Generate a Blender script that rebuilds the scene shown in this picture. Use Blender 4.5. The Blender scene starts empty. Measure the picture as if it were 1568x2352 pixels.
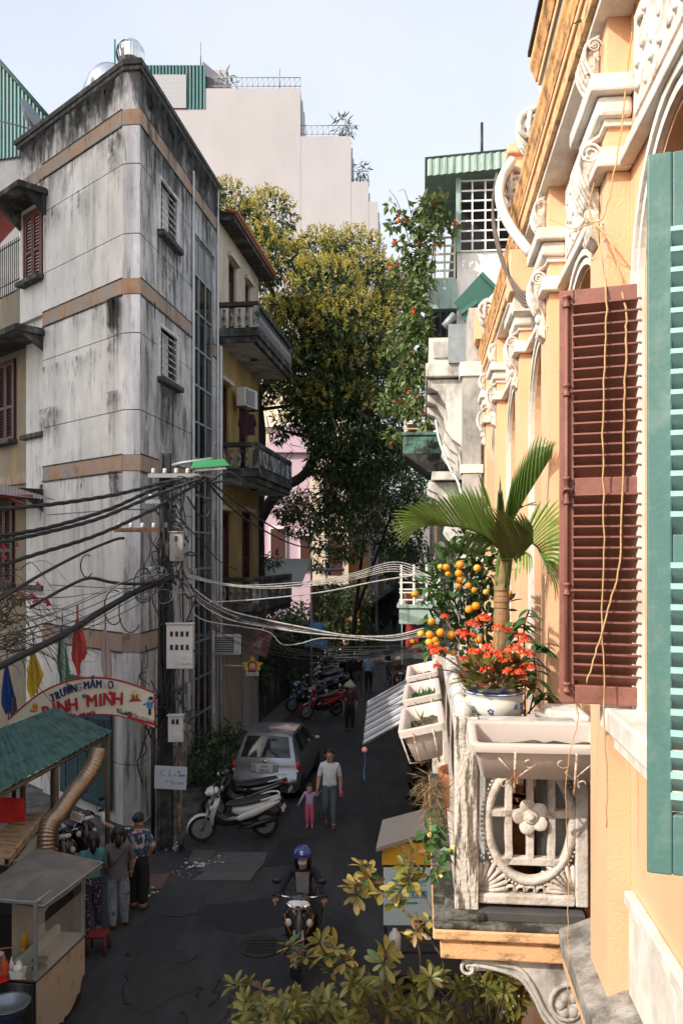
import bpy, bmesh, math, random
from mathutils import Vector as V, Matrix, Euler
S = bpy.context.scene
COL = S.collection
H, F, CU, CV = 5.7, 1900.0, 784.0, 1277.0      # eye height, focal length and principal point of the photograph
pi = math.pi
def P(u, v, Y): return V(((u-CU)/F*Y, Y, H-(v-CV)/F*Y))
def G(u, v):
    Y = H*F/(v-CV); return V(((u-CU)/F*Y, Y, 0))

# ---------------------------------------------------------------- camera, sky, sun, exposure
cd = bpy.data.cameras.new('camera'); cam = bpy.data.objects.new('camera', cd); COL.objects.link(cam)
cam.location = (0, 0, H); cam.rotation_euler = (pi/2, 0, 0)
cd.sensor_fit = 'VERTICAL'; cd.sensor_height = 36; cd.lens = F/2352*36; cd.shift_y = (CV-1176)/2352
cd.clip_end = 4000; cd.clip_start = .05
S.camera = cam
SUN = V((-1.0, -.66, .80)).normalized()           # towards the sun
sl = bpy.data.lights.new('sun', 'SUN'); so = bpy.data.objects.new('sun', sl); COL.objects.link(so)
sl.energy = 2.2; sl.angle = math.radians(.6); sl.color = (1, .92, .8)
so.location = (-30, -20, 40); so.rotation_euler = SUN.to_track_quat('Z', 'Y').to_euler()
w = bpy.data.worlds.new('World'); S.world = w; w.use_nodes = True
wn, wl = w.node_tree.nodes, w.node_tree.links
sky = wn.new('ShaderNodeTexSky'); sky.sky_type = 'NISHITA'; sky.sun_disc = False
sky.sun_elevation = math.asin(SUN.z); sky.sun_rotation = math.atan2(SUN.x, SUN.y)
sky.air_density = 1.0; sky.dust_density = 4.0; sky.ozone_density = 1.0
# a thin veil of high cloud whitens the sky a little everywhere
tc = wn.new('ShaderNodeTexCoord'); cn = wn.new('ShaderNodeTexNoise'); cn.inputs['Scale'].default_value = 1.3; cn.inputs['Detail'].default_value = 5
cr = wn.new('ShaderNodeMapRange'); cr.inputs[1].default_value = .3; cr.inputs[2].default_value = .75; cr.inputs[3].default_value = .25; cr.inputs[4].default_value = .6
mx = wn.new('ShaderNodeMix'); mx.data_type = 'RGBA'; mx.inputs[7].default_value = (4.5, 4.45, 4.4, 1)
wl.new(tc.outputs['Generated'], cn.inputs['Vector']); wl.new(cn.outputs['Fac'], cr.inputs[0]); wl.new(cr.outputs[0], mx.inputs[0])
wl.new(sky.outputs[0], mx.inputs[6]); wl.new(mx.outputs[2], wn['Background'].inputs[0])
wn['Background'].inputs[1].default_value = .15
S.view_settings.view_transform = 'Standard'; S.view_settings.look = 'None'
S.view_settings.exposure = .98; S.view_settings.gamma = 1; S.view_settings.use_curve_mapping = False
S.cycles.use_denoising = True; S.cycles.max_bounces = 6; S.cycles.diffuse_bounces = 3; S.cycles.transparent_max_bounces = 8

# ---------------------------------------------------------------- helpers
class MB:
    def __init__(s): s.v = []; s.f = []; s.sm = []; s.mi = []; s.m = 0
    def add(s, vs, fs, smooth=False, M=None):
        o = len(s.v)
        s.v += [tuple(M @ V(p)) for p in vs] if M is not None else [tuple(p) for p in vs]
        for f in fs: s.f.append([i+o for i in f]); s.sm.append(smooth); s.mi.append(s.m)
        return s
    def bb(s, x0, x1, y0, y1, z0, z1, M=None):
        vs = [(x0,y0,z0),(x1,y0,z0),(x1,y1,z0),(x0,y1,z0),(x0,y0,z1),(x1,y0,z1),(x1,y1,z1),(x0,y1,z1)]
        return s.add(vs, [(3,2,1,0),(4,5,6,7),(0,1,5,4),(1,2,6,5),(2,3,7,6),(3,0,4,7)], False, M)
    def box(s, c, d, rz=0, M=None):
        a, b, h = d[0]/2, d[1]/2, d[2]/2
        T = Matrix.Translation(V(c)) @ Matrix.Rotation(rz, 4, 'Z')
        return s.bb(-a, a, -b, b, -h, h, T if M is None else M @ T)
    def tube(s, pts, r, n=6, M=None, cap=True, flat=None):
        pts = [V(p) for p in pts]; N = len(pts); vs = []; fs = []
        rr = r if isinstance(r, (list, tuple)) else [r]*N
        t0 = (pts[1]-pts[0]).normalized()
        up = V((0,0,1)) if abs(t0.z) < .9 else V((1,0,0))
        a = t0.cross(up).normalized()
        for i, p in enumerate(pts):
            t = (pts[min(i+1, N-1)]-pts[max(i-1, 0)])
            t = t.normalized() if t.length > 1e-9 else t0
            a = (a - t*a.dot(t)); a = a.normalized() if a.length > 1e-6 else t.orthogonal().normalized()
            b = t.cross(a)
            for k in range(n):
                q = 2*pi*k/n
                vs.append(p + (a*math.cos(q) + b*math.sin(q)*(flat or 1))*rr[i])
        for i in range(N-1):
            for k in range(n):
                k2 = (k+1) % n
                fs.append((i*n+k, i*n+k2, (i+1)*n+k2, (i+1)*n+k))
        if cap: fs += [tuple(range(n-1, -1, -1)), tuple(range((N-1)*n, N*n))]
        return s.add(vs, fs, True, M)
    def lathe(s, prof, n=12, c=(0,0,0), M=None, sq=False):
        vs = []; fs = []; c = V(c)
        for r, z in prof:
            for k in range(n):
                q = 2*pi*(k+.5*sq)/n; vs.append(c+V((r*math.cos(q), r*math.sin(q), z)))
        m = len(prof)
        for i in range(m-1):
            for k in range(n):
                k2 = (k+1) % n; fs.append((i*n+k, i*n+k2, (i+1)*n+k2, (i+1)*n+k))
        fs += [tuple(range(n-1, -1, -1)), tuple(range((m-1)*n, m*n))]
        return s.add(vs, fs, not sq, M)
    def prism(s, poly, d, M=None, d0=0):          # polygon in local XY, extruded along local Z
        n = len(poly)
        vs = [(x, y, d0) for x, y in poly]+[(x, y, d) for x, y in poly]
        fs = [tuple(range(n-1, -1, -1)), tuple(range(n, 2*n))]+[(i, (i+1) % n, n+(i+1) % n, n+i) for i in range(n)]
        return s.add(vs, fs, False, M)
    def sph(s, c, r, n=8, M=None):
        if not isinstance(r, (tuple, list, V)): r = (r, r, r)
        c = V(c); h = max(3, n//2); vs = [c+V((0,0,-r[2]))]; fs = []
        for i in range(1, h):
            a = -pi/2+pi*i/h
            for k in range(n):
                q = 2*pi*k/n; vs.append(c+V((r[0]*math.cos(a)*math.cos(q), r[1]*math.cos(a)*math.sin(q), r[2]*math.sin(a))))
        vs.append(c+V((0,0,r[2]))); L = len(vs)-1
        for k in range(n):
            fs.append((0, 1+(k+1) % n, 1+k)); fs.append((L, L-n+k, L-n+(k+1) % n))
        for i in range(h-2):
            for k in range(n):
                a = 1+i*n; fs.append((a+k, a+(k+1) % n, a+n+(k+1) % n, a+n+k))
        return s.add(vs, fs, True, M)
    def grid(s, rows, smooth=True, M=None, closed=False):
        n = len(rows[0]); vs = [p for r in rows for p in r]; fs = []
        for i in range(len(rows)-1):
            for k in range(n if closed else n-1):
                k2 = (k+1) % n; fs.append((i*n+k, i*n+k2, (i+1)*n+k2, (i+1)*n+k))
        return s.add(vs, fs, smooth, M)
    def hull(s, st, n=10, M=None, e=1.0):         # rings in XZ strung along Y: (y, zc, halfw, halfh)
        rows = []
        for y, zc, hw, hh in st:
            row = []
            for k in range(n):
                q = 2*pi*k/n; cx, sx = math.cos(q), math.sin(q)
                row.append((hw*math.copysign(abs(cx)**e, cx), y, zc+hh*math.copysign(abs(sx)**e, sx)))
            rows.append(row)
        o = len(s.v); s.grid(rows, True, M, True); L = len(rows)
        s.f += [[o+i for i in range(n)], [o+(L-1)*n+i for i in range(n-1, -1, -1)]]; s.sm += [True]*2; s.mi += [s.m]*2
        return s
    def quad(s, *p, smooth=False): return s.add(p, [tuple(range(len(p)))], smooth)
    def mesh(s, name, mats, shift=None):
        m = bpy.data.meshes.new(name)
        vs = s.v if shift is None else [(a-shift.x, b-shift.y, c-shift.z) for a, b, c in s.v]
        m.from_pydata(vs, [], s.f)
        m.polygons.foreach_set('use_smooth', s.sm)
        if not isinstance(mats, (list, tuple)): mats = [mats]
        for x in mats: m.materials.append(x)
        if len(mats) > 1: m.polygons.foreach_set('material_index', s.mi)
        m.update()
        return m
    def build(s, name, mat, parent=None, world=False, kind=None, bevel=0, label=None, cat=None, group=None, sub=0):
        m = s.mesh(name, mat, wpos(parent) if (world and parent) else None)
        o = put(name, m, parent, kind=kind, label=label, cat=cat, group=group)
        if bevel:
            b = o.modifiers.new('bevel', 'BEVEL'); b.width = bevel; b.segments = 2; b.limit_method = 'ANGLE'; b.angle_limit = .7
        if sub:
            b = o.modifiers.new('sub', 'SUBSURF'); b.levels = sub; b.render_levels = sub
        return o
def wpos(o):
    p = V((0,0,0))
    while o is not None: p += o.location; o = o.parent
    return p
def put(name, data, parent=None, M=None, loc=None, rot=None, kind=None, label=None, cat=None, group=None):
    o = bpy.data.objects.new(name, data); COL.objects.link(o)
    if parent: o.parent = parent
    if M is not None:
        l, q, sc = M.decompose(); o.location = l; o.rotation_euler = q.to_euler(); o.scale = sc
    if loc is not None: o.location = loc
    if rot is not None: o.rotation_euler = rot
    tag(o, label, cat, group, kind)
    return o
def tag(o, label=None, cat=None, group=None, kind=None):
    for k, x in (('label', label), ('category', cat), ('group', group), ('kind', kind)):
        if x: o[k] = x
    return o
def thing(name, label, cat, loc=(0,0,0), rz=0, group=None):
    o = bpy.data.objects.new(name, None); COL.objects.link(o); o.empty_display_size = .1
    o.location = loc; o.rotation_euler = (0, 0, rz)
    return tag(o, label, cat, group)
KIDS = {}
def dup(root, loc, rz=0, label=None, scale=None):
    if not KIDS:
        pass
    kids = {}
    for o in S.objects:
        if o.parent: kids.setdefault(o.parent.name, []).append(o)
    def rec(o, par):
        c = o.copy(); COL.objects.link(c)
        if par: c.parent = par
        for ch in kids.get(o.name, []): rec(ch, c)
        return c
    c = rec(root, None); c.location = loc; c.rotation_euler = (0, 0, rz)
    if scale: c.scale = (scale,)*3
    if label: c['label'] = label
    return c
def recolour(root, table):
    """give a copied thing its own paint: table maps material name to material"""
    st = [root]
    while st:
        o = st.pop(); st += list(o.children)
        if o.type == 'MESH' and any(x and x.name in table for x in o.data.materials):
            o.data = o.data.copy()
            for i, x in enumerate(o.data.materials):
                if x and x.name in table: o.data.materials[i] = table[x.name]
def frame(o, x, y):                                # matrix from origin and two axes
    x = V(x).normalized(); z = x.cross(V(y)).normalized(); y = z.cross(x)
    return Matrix(((x.x, y.x, z.x, o[0]), (x.y, y.y, z.y, o[1]), (x.z, y.z, z.z, o[2]), (0, 0, 0, 1)))
def sag(a, b, d, n=14):
    a, b = V(a), V(b); return [a.lerp(b, i/n)-V((0,0,4*d*(i/n)*(1-i/n))) for i in range(n+1)]
def spline(pts, n=6):
    pts = [V(p) for p in pts]; out = []
    q = [pts[0]*2-pts[1]]+pts+[pts[-1]*2-pts[-2]]
    for i in range(1, len(q)-2):
        a, b, c, d = q[i-1:i+3]
        for k in range(n):
            t = k/n; out.append(.5*((2*b)+(c-a)*t+(2*a-5*b+4*c-d)*t*t+(3*b-a-3*c+d)*t**3))
    return out+[pts[-1]]
def text_mesh(s, size, ex=.002, align='CENTER', shear=0, spacing=1):
    c = bpy.data.curves.new('t', 'FONT'); c.body = s; c.size = size; c.extrude = ex; c.align_x = align; c.align_y = 'CENTER'; c.shear = shear; c.space_character = spacing
    c.resolution_u = 3
    o = bpy.data.objects.new('t', c); m = bpy.data.meshes.new_from_object(o)
    bpy.data.objects.remove(o); bpy.data.curves.remove(c)
    return m
def lettering(s, size, mat, parent, M, ex=.002, name='lettering', shear=0, align='CENTER', bold=0, spacing=1):
    m = text_mesh(s, size, ex, align, shear, spacing); m.materials.clear(); m.materials.append(mat)
    return put(name, m, parent, M)

# ---------------------------------------------------------------- materials
def lin(c):
    if isinstance(c, (int, float)): c = (c, c, c)
    return (c[0], c[1], c[2], 1)
def mul(c, k): return tuple(min(1, x*k) for x in c)
def M_(name, c, rough=.75, var=.18, sc=5., bump=.12, bs=60., metal=0, c2=None, a2=.5, s2=None, st=(1,1,1), soft=.12, spec=.5, obj=True, transl=0, isl=0, alpha=1, coat=0, rand=0):
    """one Principled material: colour mottled by noise, an optional second colour (stain, rust, wear) through a stretched noise mask"""
    m = bpy.data.materials.new(name); m.use_nodes = True; n, l = m.node_tree.nodes, m.node_tree.links
    b = n['Principled BSDF']; b.inputs['Roughness'].default_value = rough; b.inputs['Metallic'].default_value = metal
    b.inputs['Specular IOR Level'].default_value = spec; b.inputs['Coat Weight'].default_value = coat
    if isinstance(c, (int, float)): c = (c, c, c)
    t = n.new('ShaderNodeTexCoord'); vec = t.outputs['Object']
    if rand:
        oi = n.new('ShaderNodeObjectInfo'); ad = n.new('ShaderNodeVectorMath'); ad.operation = 'ADD'; sca = n.new('ShaderNodeMath'); sca.operation = 'MULTIPLY'; sca.inputs[1].default_value = 37
        l.new(oi.outputs['Random'], sca.inputs[0]); l.new(vec, ad.inputs[0]); l.new(sca.outputs[0], ad.inputs[1]); vec = ad.outputs[0]
    nz = n.new('ShaderNodeTexNoise'); nz.inputs['Scale'].default_value = sc; nz.inputs['Detail'].default_value = 6; nz.inputs['Roughness'].default_value = .65
    l.new(vec, nz.inputs['Vector'])
    mr = n.new('ShaderNodeMapRange'); mr.inputs[1].default_value = .25; mr.inputs[2].default_value = .75; l.new(nz.outputs['Fac'], mr.inputs[0])
    mix = n.new('ShaderNodeMix'); mix.data_type = 'RGBA'; mix.inputs[6].default_value = lin(mul(c, 1-var)); mix.inputs[7].default_value = lin(mul(c, 1+var))
    l.new(mr.outputs[0], mix.inputs[0]); out = mix.outputs[2]
    if c2 is not None:
        mp = n.new('ShaderNodeMapping'); mp.inputs['Scale'].default_value = st; l.new(vec, mp.inputs['Vector'])
        n2 = n.new('ShaderNodeTexNoise'); n2.inputs['Scale'].default_value = s2 or sc*.6; n2.inputs['Detail'].default_value = 9; n2.inputs['Roughness'].default_value = .7
        l.new(mp.outputs[0], n2.inputs['Vector'])
        r2 = n.new('ShaderNodeMapRange'); th = 1-a2; lo = .3+.4*th
        r2.inputs[1].default_value = lo-soft/2; r2.inputs[2].default_value = lo+soft/2; l.new(n2.outputs['Fac'], r2.inputs[0])
        m2 = n.new('ShaderNodeMix'); m2.data_type = 'RGBA'; l.new(r2.outputs[0], m2.inputs[0]); l.new(out, m2.inputs[6])
        m2.inputs[7].default_value = lin(c2); out = m2.outputs[2]
    if isl or rand:
        src = n.new('ShaderNodeNewGeometry').outputs['Random Per Island'] if isl else n.new('ShaderNodeObjectInfo').outputs['Random']
        k = isl or rand
        hs = n.new('ShaderNodeHueSaturation'); r3 = n.new('ShaderNodeMapRange'); r3.inputs[3].default_value = 1-k; r3.inputs[4].default_value = 1+k
        l.new(src, r3.inputs[0]); l.new(r3.outputs[0], hs.inputs['Value'])
        if isl:
            r4 = n.new('ShaderNodeMapRange'); r4.inputs[3].default_value = .5+.03; r4.inputs[4].default_value = .5-.03; ml = n.new('ShaderNodeMath'); ml.operation = 'FRACT'; m7 = n.new('ShaderNodeMath'); m7.operation = 'MULTIPLY'; m7.inputs[1].default_value = 7.3
            l.new(src, m7.inputs[0]); l.new(m7.outputs[0], ml.inputs[0]); l.new(ml.outputs[0], r4.inputs[0]); l.new(r4.outputs[0], hs.inputs['Hue'])
        l.new(out, hs.inputs['Color']); out = hs.outputs[0]
    l.new(out, b.inputs['Base Color'])
    if bump:
        n3 = n.new('ShaderNodeTexNoise'); n3.inputs['Scale'].default_value = bs; n3.inputs['Detail'].default_value = 4; l.new(vec, n3.inputs['Vector'])
        bp = n.new('ShaderNodeBump'); bp.inputs['Strength'].default_value = bump; bp.inputs['Distance'].default_value = .02; l.new(n3.outputs['Fac'], bp.inputs['Height']); l.new(bp.outputs[0], b.inputs['Normal'])
    if transl:
        tr = n.new('ShaderNodeBsdfTranslucent'); ms = n.new('ShaderNodeMixShader'); ms.inputs[0].default_value = transl
        l.new(out, tr.inputs['Color']); l.new(b.outputs[0], ms.inputs[1]); l.new(tr.outputs[0], ms.inputs[2]); l.new(ms.outputs[0], n['Material Output'].inputs[0])
    if alpha < 1: b.inputs['Alpha'].default_value = alpha
    return m
def add_stain(m, col, sc=2., st=(1,1,1), lo=.5, hi=.6, amt=1., zlo=None, zhi=None):
    """one more stain layer; zlo..zhi: heights (metres, object space) between which the stain grows in"""
    n, l = m.node_tree.nodes, m.node_tree.links; b = n['Principled BSDF']
    src = b.inputs['Base Color'].links[0].from_socket
    t = n.new('ShaderNodeTexCoord'); mp = n.new('ShaderNodeMapping'); mp.inputs['Scale'].default_value = st; mp.inputs['Location'].default_value = (sc*3.1, sc*1.7, sc)
    l.new(t.outputs['Object'], mp.inputs['Vector'])
    n2 = n.new('ShaderNodeTexNoise'); n2.inputs['Scale'].default_value = sc; n2.inputs['Detail'].default_value = 10; n2.inputs['Roughness'].default_value = .72; l.new(mp.outputs[0], n2.inputs['Vector'])
    fac = n2.outputs['Fac']
    if zlo is not None:
        sx = n.new('ShaderNodeSeparateXYZ'); l.new(t.outputs['Object'], sx.inputs[0])
        rz = n.new('ShaderNodeMapRange'); rz.inputs[1].default_value = zlo; rz.inputs[2].default_value = zhi; rz.inputs[3].default_value = -.25; rz.inputs[4].default_value = .12
        l.new(sx.outputs['Z'], rz.inputs[0]); ad = n.new('ShaderNodeMath'); l.new(fac, ad.inputs[0]); l.new(rz.outputs[0], ad.inputs[1]); fac = ad.outputs[0]
    r = n.new('ShaderNodeMapRange'); r.inputs[1].default_value = lo; r.inputs[2].default_value = hi; r.inputs[4].default_value = amt; l.new(fac, r.inputs[0])
    m2 = n.new('ShaderNodeMix'); m2.data_type = 'RGBA'; l.new(r.outputs[0], m2.inputs[0]); l.new(src, m2.inputs[6]); m2.inputs[7].default_value = lin(col)
    l.new(m2.outputs[2], b.inputs['Base Color'])
    return m
def leaf_(name, c, tr=.25, isl=.35, rough=.45): return M_(name, c, rough, .2, 3, 0, isl=isl, transl=tr)
# ---------------------------------------------------------------- palette
asphalt = M_('asphalt', (.021,.0225,.026), .85, .4, 2, .5, 220, c2=(.043,.043,.046), a2=.42, s2=.9, st=(1.6,.5,1), soft=.2)
add_stain(asphalt, (.12,.12,.115), 26, (1,1,1), .72, .76, .6)
dust = M_('dusty_concrete', (.13,.125,.115), .9, .3, 4, .4, 90, c2=(.05,.05,.05), a2=.45, s2=2.5, soft=.15)
slabm = M_('concrete_slab', (.085,.088,.088), .9, .3, 3, .4, 80, c2=(.07,.07,.07), a2=.4, s2=3, rand=.15)
conc = M_('weathered_white_render', (.82,.80,.765), .9, .12, 1.6, .25, 40, c2=(.56,.545,.52), a2=.48, s2=.9, st=(1.2,1.2,.6), soft=.35)
add_stain(conc, (.27,.26,.25), 2.2, (1.7,1.7,.16), .52, .70, .75)
add_stain(conc, (.10,.10,.095), 2.8, (1.5,1.5,.35), .60, .68, .8)
add_stain(conc, (.04,.04,.038), 1.6, (1,1,.3), .46, .62, .92, 12.6, 16.2)
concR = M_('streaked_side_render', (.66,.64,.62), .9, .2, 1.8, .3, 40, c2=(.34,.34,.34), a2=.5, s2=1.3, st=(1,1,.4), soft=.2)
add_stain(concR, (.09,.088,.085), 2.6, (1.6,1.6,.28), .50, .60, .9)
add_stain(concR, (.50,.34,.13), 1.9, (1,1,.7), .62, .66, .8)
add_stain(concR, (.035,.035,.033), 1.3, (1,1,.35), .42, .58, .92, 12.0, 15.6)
conccol = M_('corner_render', (.70,.70,.72), .9, .16, 1.6, .25, 40, c2=(.4,.4,.41), a2=.45, s2=1.4, st=(2,2,.25), soft=.2)
add_stain(conccol, (.12,.12,.115), 2.4, (2.2,2.2,.22), .55, .64, .85)
add_stain(conccol, (.04,.04,.038), 1.6, (1.2,1.2,.3), .46, .60, .92, 12.5, 16.0)
orange = M_('faded_orange_band', (.42,.245,.14), .9, .3, 3, .2, 40, c2=(.34,.29,.25), a2=.55, s2=2.4, st=(1,1,.5), soft=.2)
add_stain(orange, (.09,.075,.06), 3, (1,1,.4), .56, .68, .85)
coping = M_('black_mould_coping', (.055,.055,.053), .95, .5, 5, .6, 50, c2=(.16,.16,.155), a2=.3, s2=6, soft=.1)
mould = M_('mouldy_concrete', (.15,.15,.14), .95, .35, 4, .5, 40, c2=(.03,.03,.029), a2=.68, s2=2.2, st=(1,1,.6), soft=.18)
balm = M_('mouldy_white_baluster', (.46,.46,.45), .9, .25, 4, .3, 40, c2=(.04,.04,.038), a2=.6, s2=3, st=(1,1,.7), soft=.16)
ochre = M_('ochre_wall', (.42,.27,.085), .9, .25, 1.5, .2, 40, c2=(.27,.2,.1), a2=.4, s2=1.5, st=(1,1,.5), soft=.25)
ochred = M_('dirty_ochre_wall', (.33,.24,.12), .9, .3, 1.5, .25, 40, c2=(.2,.19,.17), a2=.55, s2=1.2, st=(1,1,.5), soft=.3)
add_stain(ochred, (.06,.055,.05), 2, (1,1,.4), .58, .7, .8)
cream = M_('cream_wall', (.6,.5,.36), .9, .15, 1.5, .15, 40, c2=(.36,.33,.28), a2=.35, s2=1.5, st=(1,1,.4), soft=.3)
redwood = M_('dark_red_shutter', (.062,.015,.013), .6, .25, 8, .1, 60)
redbright = M_('red_shutter', (.11,.02,.018), .6, .2, 8, .1, 60)
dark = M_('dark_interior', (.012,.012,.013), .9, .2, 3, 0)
glassd = M_('dark_window_glass', (.012,.014,.016), .08, .2, 3, 0, spec=.6)
glassl = M_('pale_window_glass', (.25,.28,.3), .1, .2, 3, 0, spec=.6)
steel = M_('galvanised_steel', (.5,.52,.53), .35, .15, 6, .05, 30, metal=.85)
stain_less = M_('stainless_steel', (.75,.76,.77), .22, .08, 4, .03, 20, metal=1)
greym = M_('grey_metal', (.27,.3,.31), .5, .2, 8, .1, 40, metal=.3)
ironk = M_('black_iron', (.02,.02,.02), .5, .3, 10, .1, 40, metal=.2)
rust = M_('rusty_iron', (.13,.06,.035), .85, .4, 8, .3, 40, c2=(.04,.03,.025), a2=.4)
tealmet = M_('teal_corrugated_metal', (.06,.17,.17), .55, .18, 2, .05, 30, c2=(.1,.15,.14), a2=.3, s2=2, st=(3,3,.4))
tealroof = M_('green_fibre_roof', (.06,.145,.135), .8, .2, 4, .25, 30, c2=(.03,.065,.06), a2=.42, s2=5, soft=.2)
tealrail = M_('pale_green_paint', (.33,.46,.41), .7, .12, 3, .1, 40, c2=(.2,.22,.19), a2=.3, s2=3, st=(3,3,.3))
greenmoss = M_('green_panel_mossy', (.14,.3,.26), .8, .2, 3, .2, 40, c2=(.03,.04,.03), a2=.5, s2=3, soft=.15)
pinkw = M_('pinkish_render', (.47,.445,.46), .9, .06, .25, .05, 8, c2=(.41,.385,.395), a2=.4, s2=.4, st=(1,1,.4), soft=.4)
white = M_('white_paint', (.74,.73,.7), .7, .08, 4, .1, 40)
whited = M_('dirty_white_paint', (.6,.58,.54), .85, .12, 3, .2, 40, c2=(.2,.18,.16), a2=.36, s2=3, st=(1,1,.5), soft=.2)
whitegrey = M_('white_grey_render', (.5,.49,.47), .85, .16, 2, .25, 40, c2=(.2,.195,.18), a2=.5, s2=2, st=(1,1,.5), soft=.25)
yel = M_('apricot_limewash', (.78,.46,.265), .85, .06, 1.2, .22, 55, c2=(.78,.5,.32), a2=.42, s2=1.6, st=(1,1,.6), soft=.3)
add_stain(yel, (.62,.38,.2), 5, (1,1,.5), .68, .76, .5)
yeldirty = M_('apricot_cornice_edge', (.74,.4,.16), .85, .12, 3, .25, 50, c2=(.16,.09,.045), a2=.40, s2=7, st=(1,1,1.6), soft=.2)
yelslab = M_('apricot_slab_edge', (.77,.46,.235), .85, .1, 3, .25, 50, c2=(.16,.1,.05), a2=.28, s2=6, st=(1,1,2.2), soft=.16)
trim = M_('white_trim', (.76,.73,.68), .8, .08, 3, .15, 50, c2=(.5,.44,.37), a2=.3, s2=4, st=(1,1,.6), soft=.25)
carve = M_('carved_white_plaster', (.74,.71,.66), .85, .1, 6, .4, 45, c2=(.4,.34,.28), a2=.35, s2=9, soft=.2)
brownsh = M_('brown_shutter_paint', (.27,.108,.078), .55, .1, 5, .08, 60, c2=(.17,.07,.05), a2=.34, s2=9, soft=.2)
greensh = M_('green_shutter_paint', (.085,.195,.178), .55, .1, 4, .08, 60, c2=(.15,.25,.23), a2=.34, s2=7, soft=.15)
aqua = M_('aqua_slat_paint', (.37,.62,.6), .55, .06, 4, .06, 60)
peel = M_('peeling_painted_wood', (.66,.61,.53), .85, .14, 6, .6, 40, c2=(.16,.13,.1), a2=.47, s2=9, st=(2.6,2.6,.3), soft=.05)
panelm = M_('weathered_plaster_panel', (.66,.60,.54), .85, .12, 8, .3, 60, c2=(.38,.3,.23), a2=.35, s2=9, soft=.18)
moss = M_('mossy_slab', (.2,.19,.165), .95, .4, 5, .5, 40, c2=(.03,.03,.022), a2=.58, s2=5, soft=.12)
ledgem = M_('lichen_ledge', (.36,.34,.31), .95, .3, 5, .5, 50, c2=(.12,.11,.1), a2=.5, s2=6, soft=.2)
plast = M_('pale_plastic_planter', (.6,.53,.49), .5, .05, 3, .03, 60, c2=(.5,.44,.38), a2=.25, s2=6, soft=.25)
soil = M_('dry_soil', (.06,.045,.03), .95, .5, 14, .9, 50, c2=(.13,.1,.07), a2=.4, s2=20)
rustw = M_('rusty_white_wire', (.6,.55,.48), .7, .15, 20, .1, 60, c2=(.32,.13,.04), a2=.45, s2=22, soft=.1)
terra = M_('terracotta', (.35,.12,.05), .8, .2, 6, .2, 50)
glaze = M_('white_glaze', (.74,.71,.63), .25, .05, 4, .03, 30, coat=.3)
glazeb = M_('blue_glaze', (.05,.1,.32), .3, .2, 30, 0)
palmg = M_('palm_leaf', (.10,.19,.035), .4, .3, 6, .1, 30, transl=.22, rand=.12)
palmg2 = M_('palm_leaf_fresh', (.2,.32,.06), .4, .3, 6, .1, 30, transl=.25, rand=.12)
palmst = M_('palm_stem', (.33,.19,.085), .7, .25, 8, .3, 40, c2=(.14,.13,.05), a2=.4, s2=4)
leafk = leaf_('kumquat_leaf', (.05,.105,.025), .2, .4, .35)
fruitm = M_('kumquat_fruit', (.8,.30,.02), .4, .12, 8, .1, 120)
fruit2 = M_('ripening_fruit', (.75,.42,.05), .4, .12, 8, .1, 120)
kalf = M_('orange_flower', (.78,.09,.02), .6, .25, 20, 0, isl=.2, transl=.15)
kall = leaf_('succulent_leaf', (.12,.135,.03), .15, .4, .4)
kall2 = leaf_('reddish_succulent_leaf', (.22,.075,.03), .15, .4, .4)
leafb = leaf_('broad_green_leaf', (.07,.17,.05), .25, .35)
leafy = leaf_('olive_leaf', (.19,.19,.045), .25, .4, .38)
leafy2 = leaf_('bronze_leaf', (.2,.115,.03), .25, .35, .38)
longan = leaf_('longan_leaf', (.055,.09,.025), .18, .5, .4)
panic = leaf_('yellow_panicle', (.46,.40,.085), .3, .3, .7)
vine = leaf_('vine_leaf', (.135,.185,.06), .3, .45)
shrubm = leaf_('shrub_leaf', (.05,.09,.03), .2, .45)
bark = M_('dark_bark', (.028,.024,.02), .95, .4, 6, .8, 25)
twig = M_('grey_twig', (.12,.1,.085), .9, .3, 10, .3, 40)
pinkf = leaf_('pink_flower', (.65,.03,.13), .2, .3)
orf = leaf_('trumpet_flower', (.75,.16,.03), .2, .3)
cable = M_('black_cable', (.022,.024,.027), .55, .2, 10, 0)
cabwh = M_('pale_cable', (.36,.35,.33), .6, .25, 14, 0, c2=(.16,.15,.14), a2=.35, s2=9)
lampg = M_('green_lamp_enamel', (.02,.30,.10), .35, .1, 6, 0)
plasw = M_('white_plastic', (.62,.62,.6), .5, .08, 4, .05, 30, c2=(.4,.39,.36), a2=.2, s2=5)
black = M_('black_plastic', (.012,.012,.013), .4, .2, 6, 0)
rubber = M_('tyre_rubber', (.018,.018,.018), .85, .2, 20, .1, 60)
silver = M_('silver_car_paint', (.27,.29,.31), .3, .05, 4, 0, metal=.6, coat=.5)
bikewh = M_('white_scooter_paint', (.62,.63,.6), .3, .05, 4, 0, coat=.4)
bikebk = M_('black_scooter_paint', (.014,.014,.016), .2, .2, 4, 0, coat=.6)
bikered = M_('red_scooter_paint', (.35,.02,.02), .3, .1, 4, 0, coat=.5)
bikeblue = M_('blue_scooter_paint', (.03,.05,.14), .3, .1, 4, 0, coat=.5)
chrome = M_('chrome', (.8,.8,.82), .12, .03, 4, 0, metal=1)
tailred = M_('red_tail_lens', (.5,.012,.012), .2, .1, 10, 0, coat=.5)
lampclear = M_('clear_lamp_lens', (.7,.7,.72), .1, .1, 10, 0, coat=.5)
vinyl = M_('black_vinyl', (.016,.016,.017), .55, .2, 6, .1, 40)
platew = M_('plate_white', (.6,.6,.58), .5, .04, 4, 0)
ink = M_('dark_ink', (.02,.02,.025), .7, .1, 4, 0)
skin = M_('skin', (.42,.23,.15), .55, .1, 6, 0)
hairm = M_('black_hair', (.012,.01,.01), .5, .3, 30, .3, 90)
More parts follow.
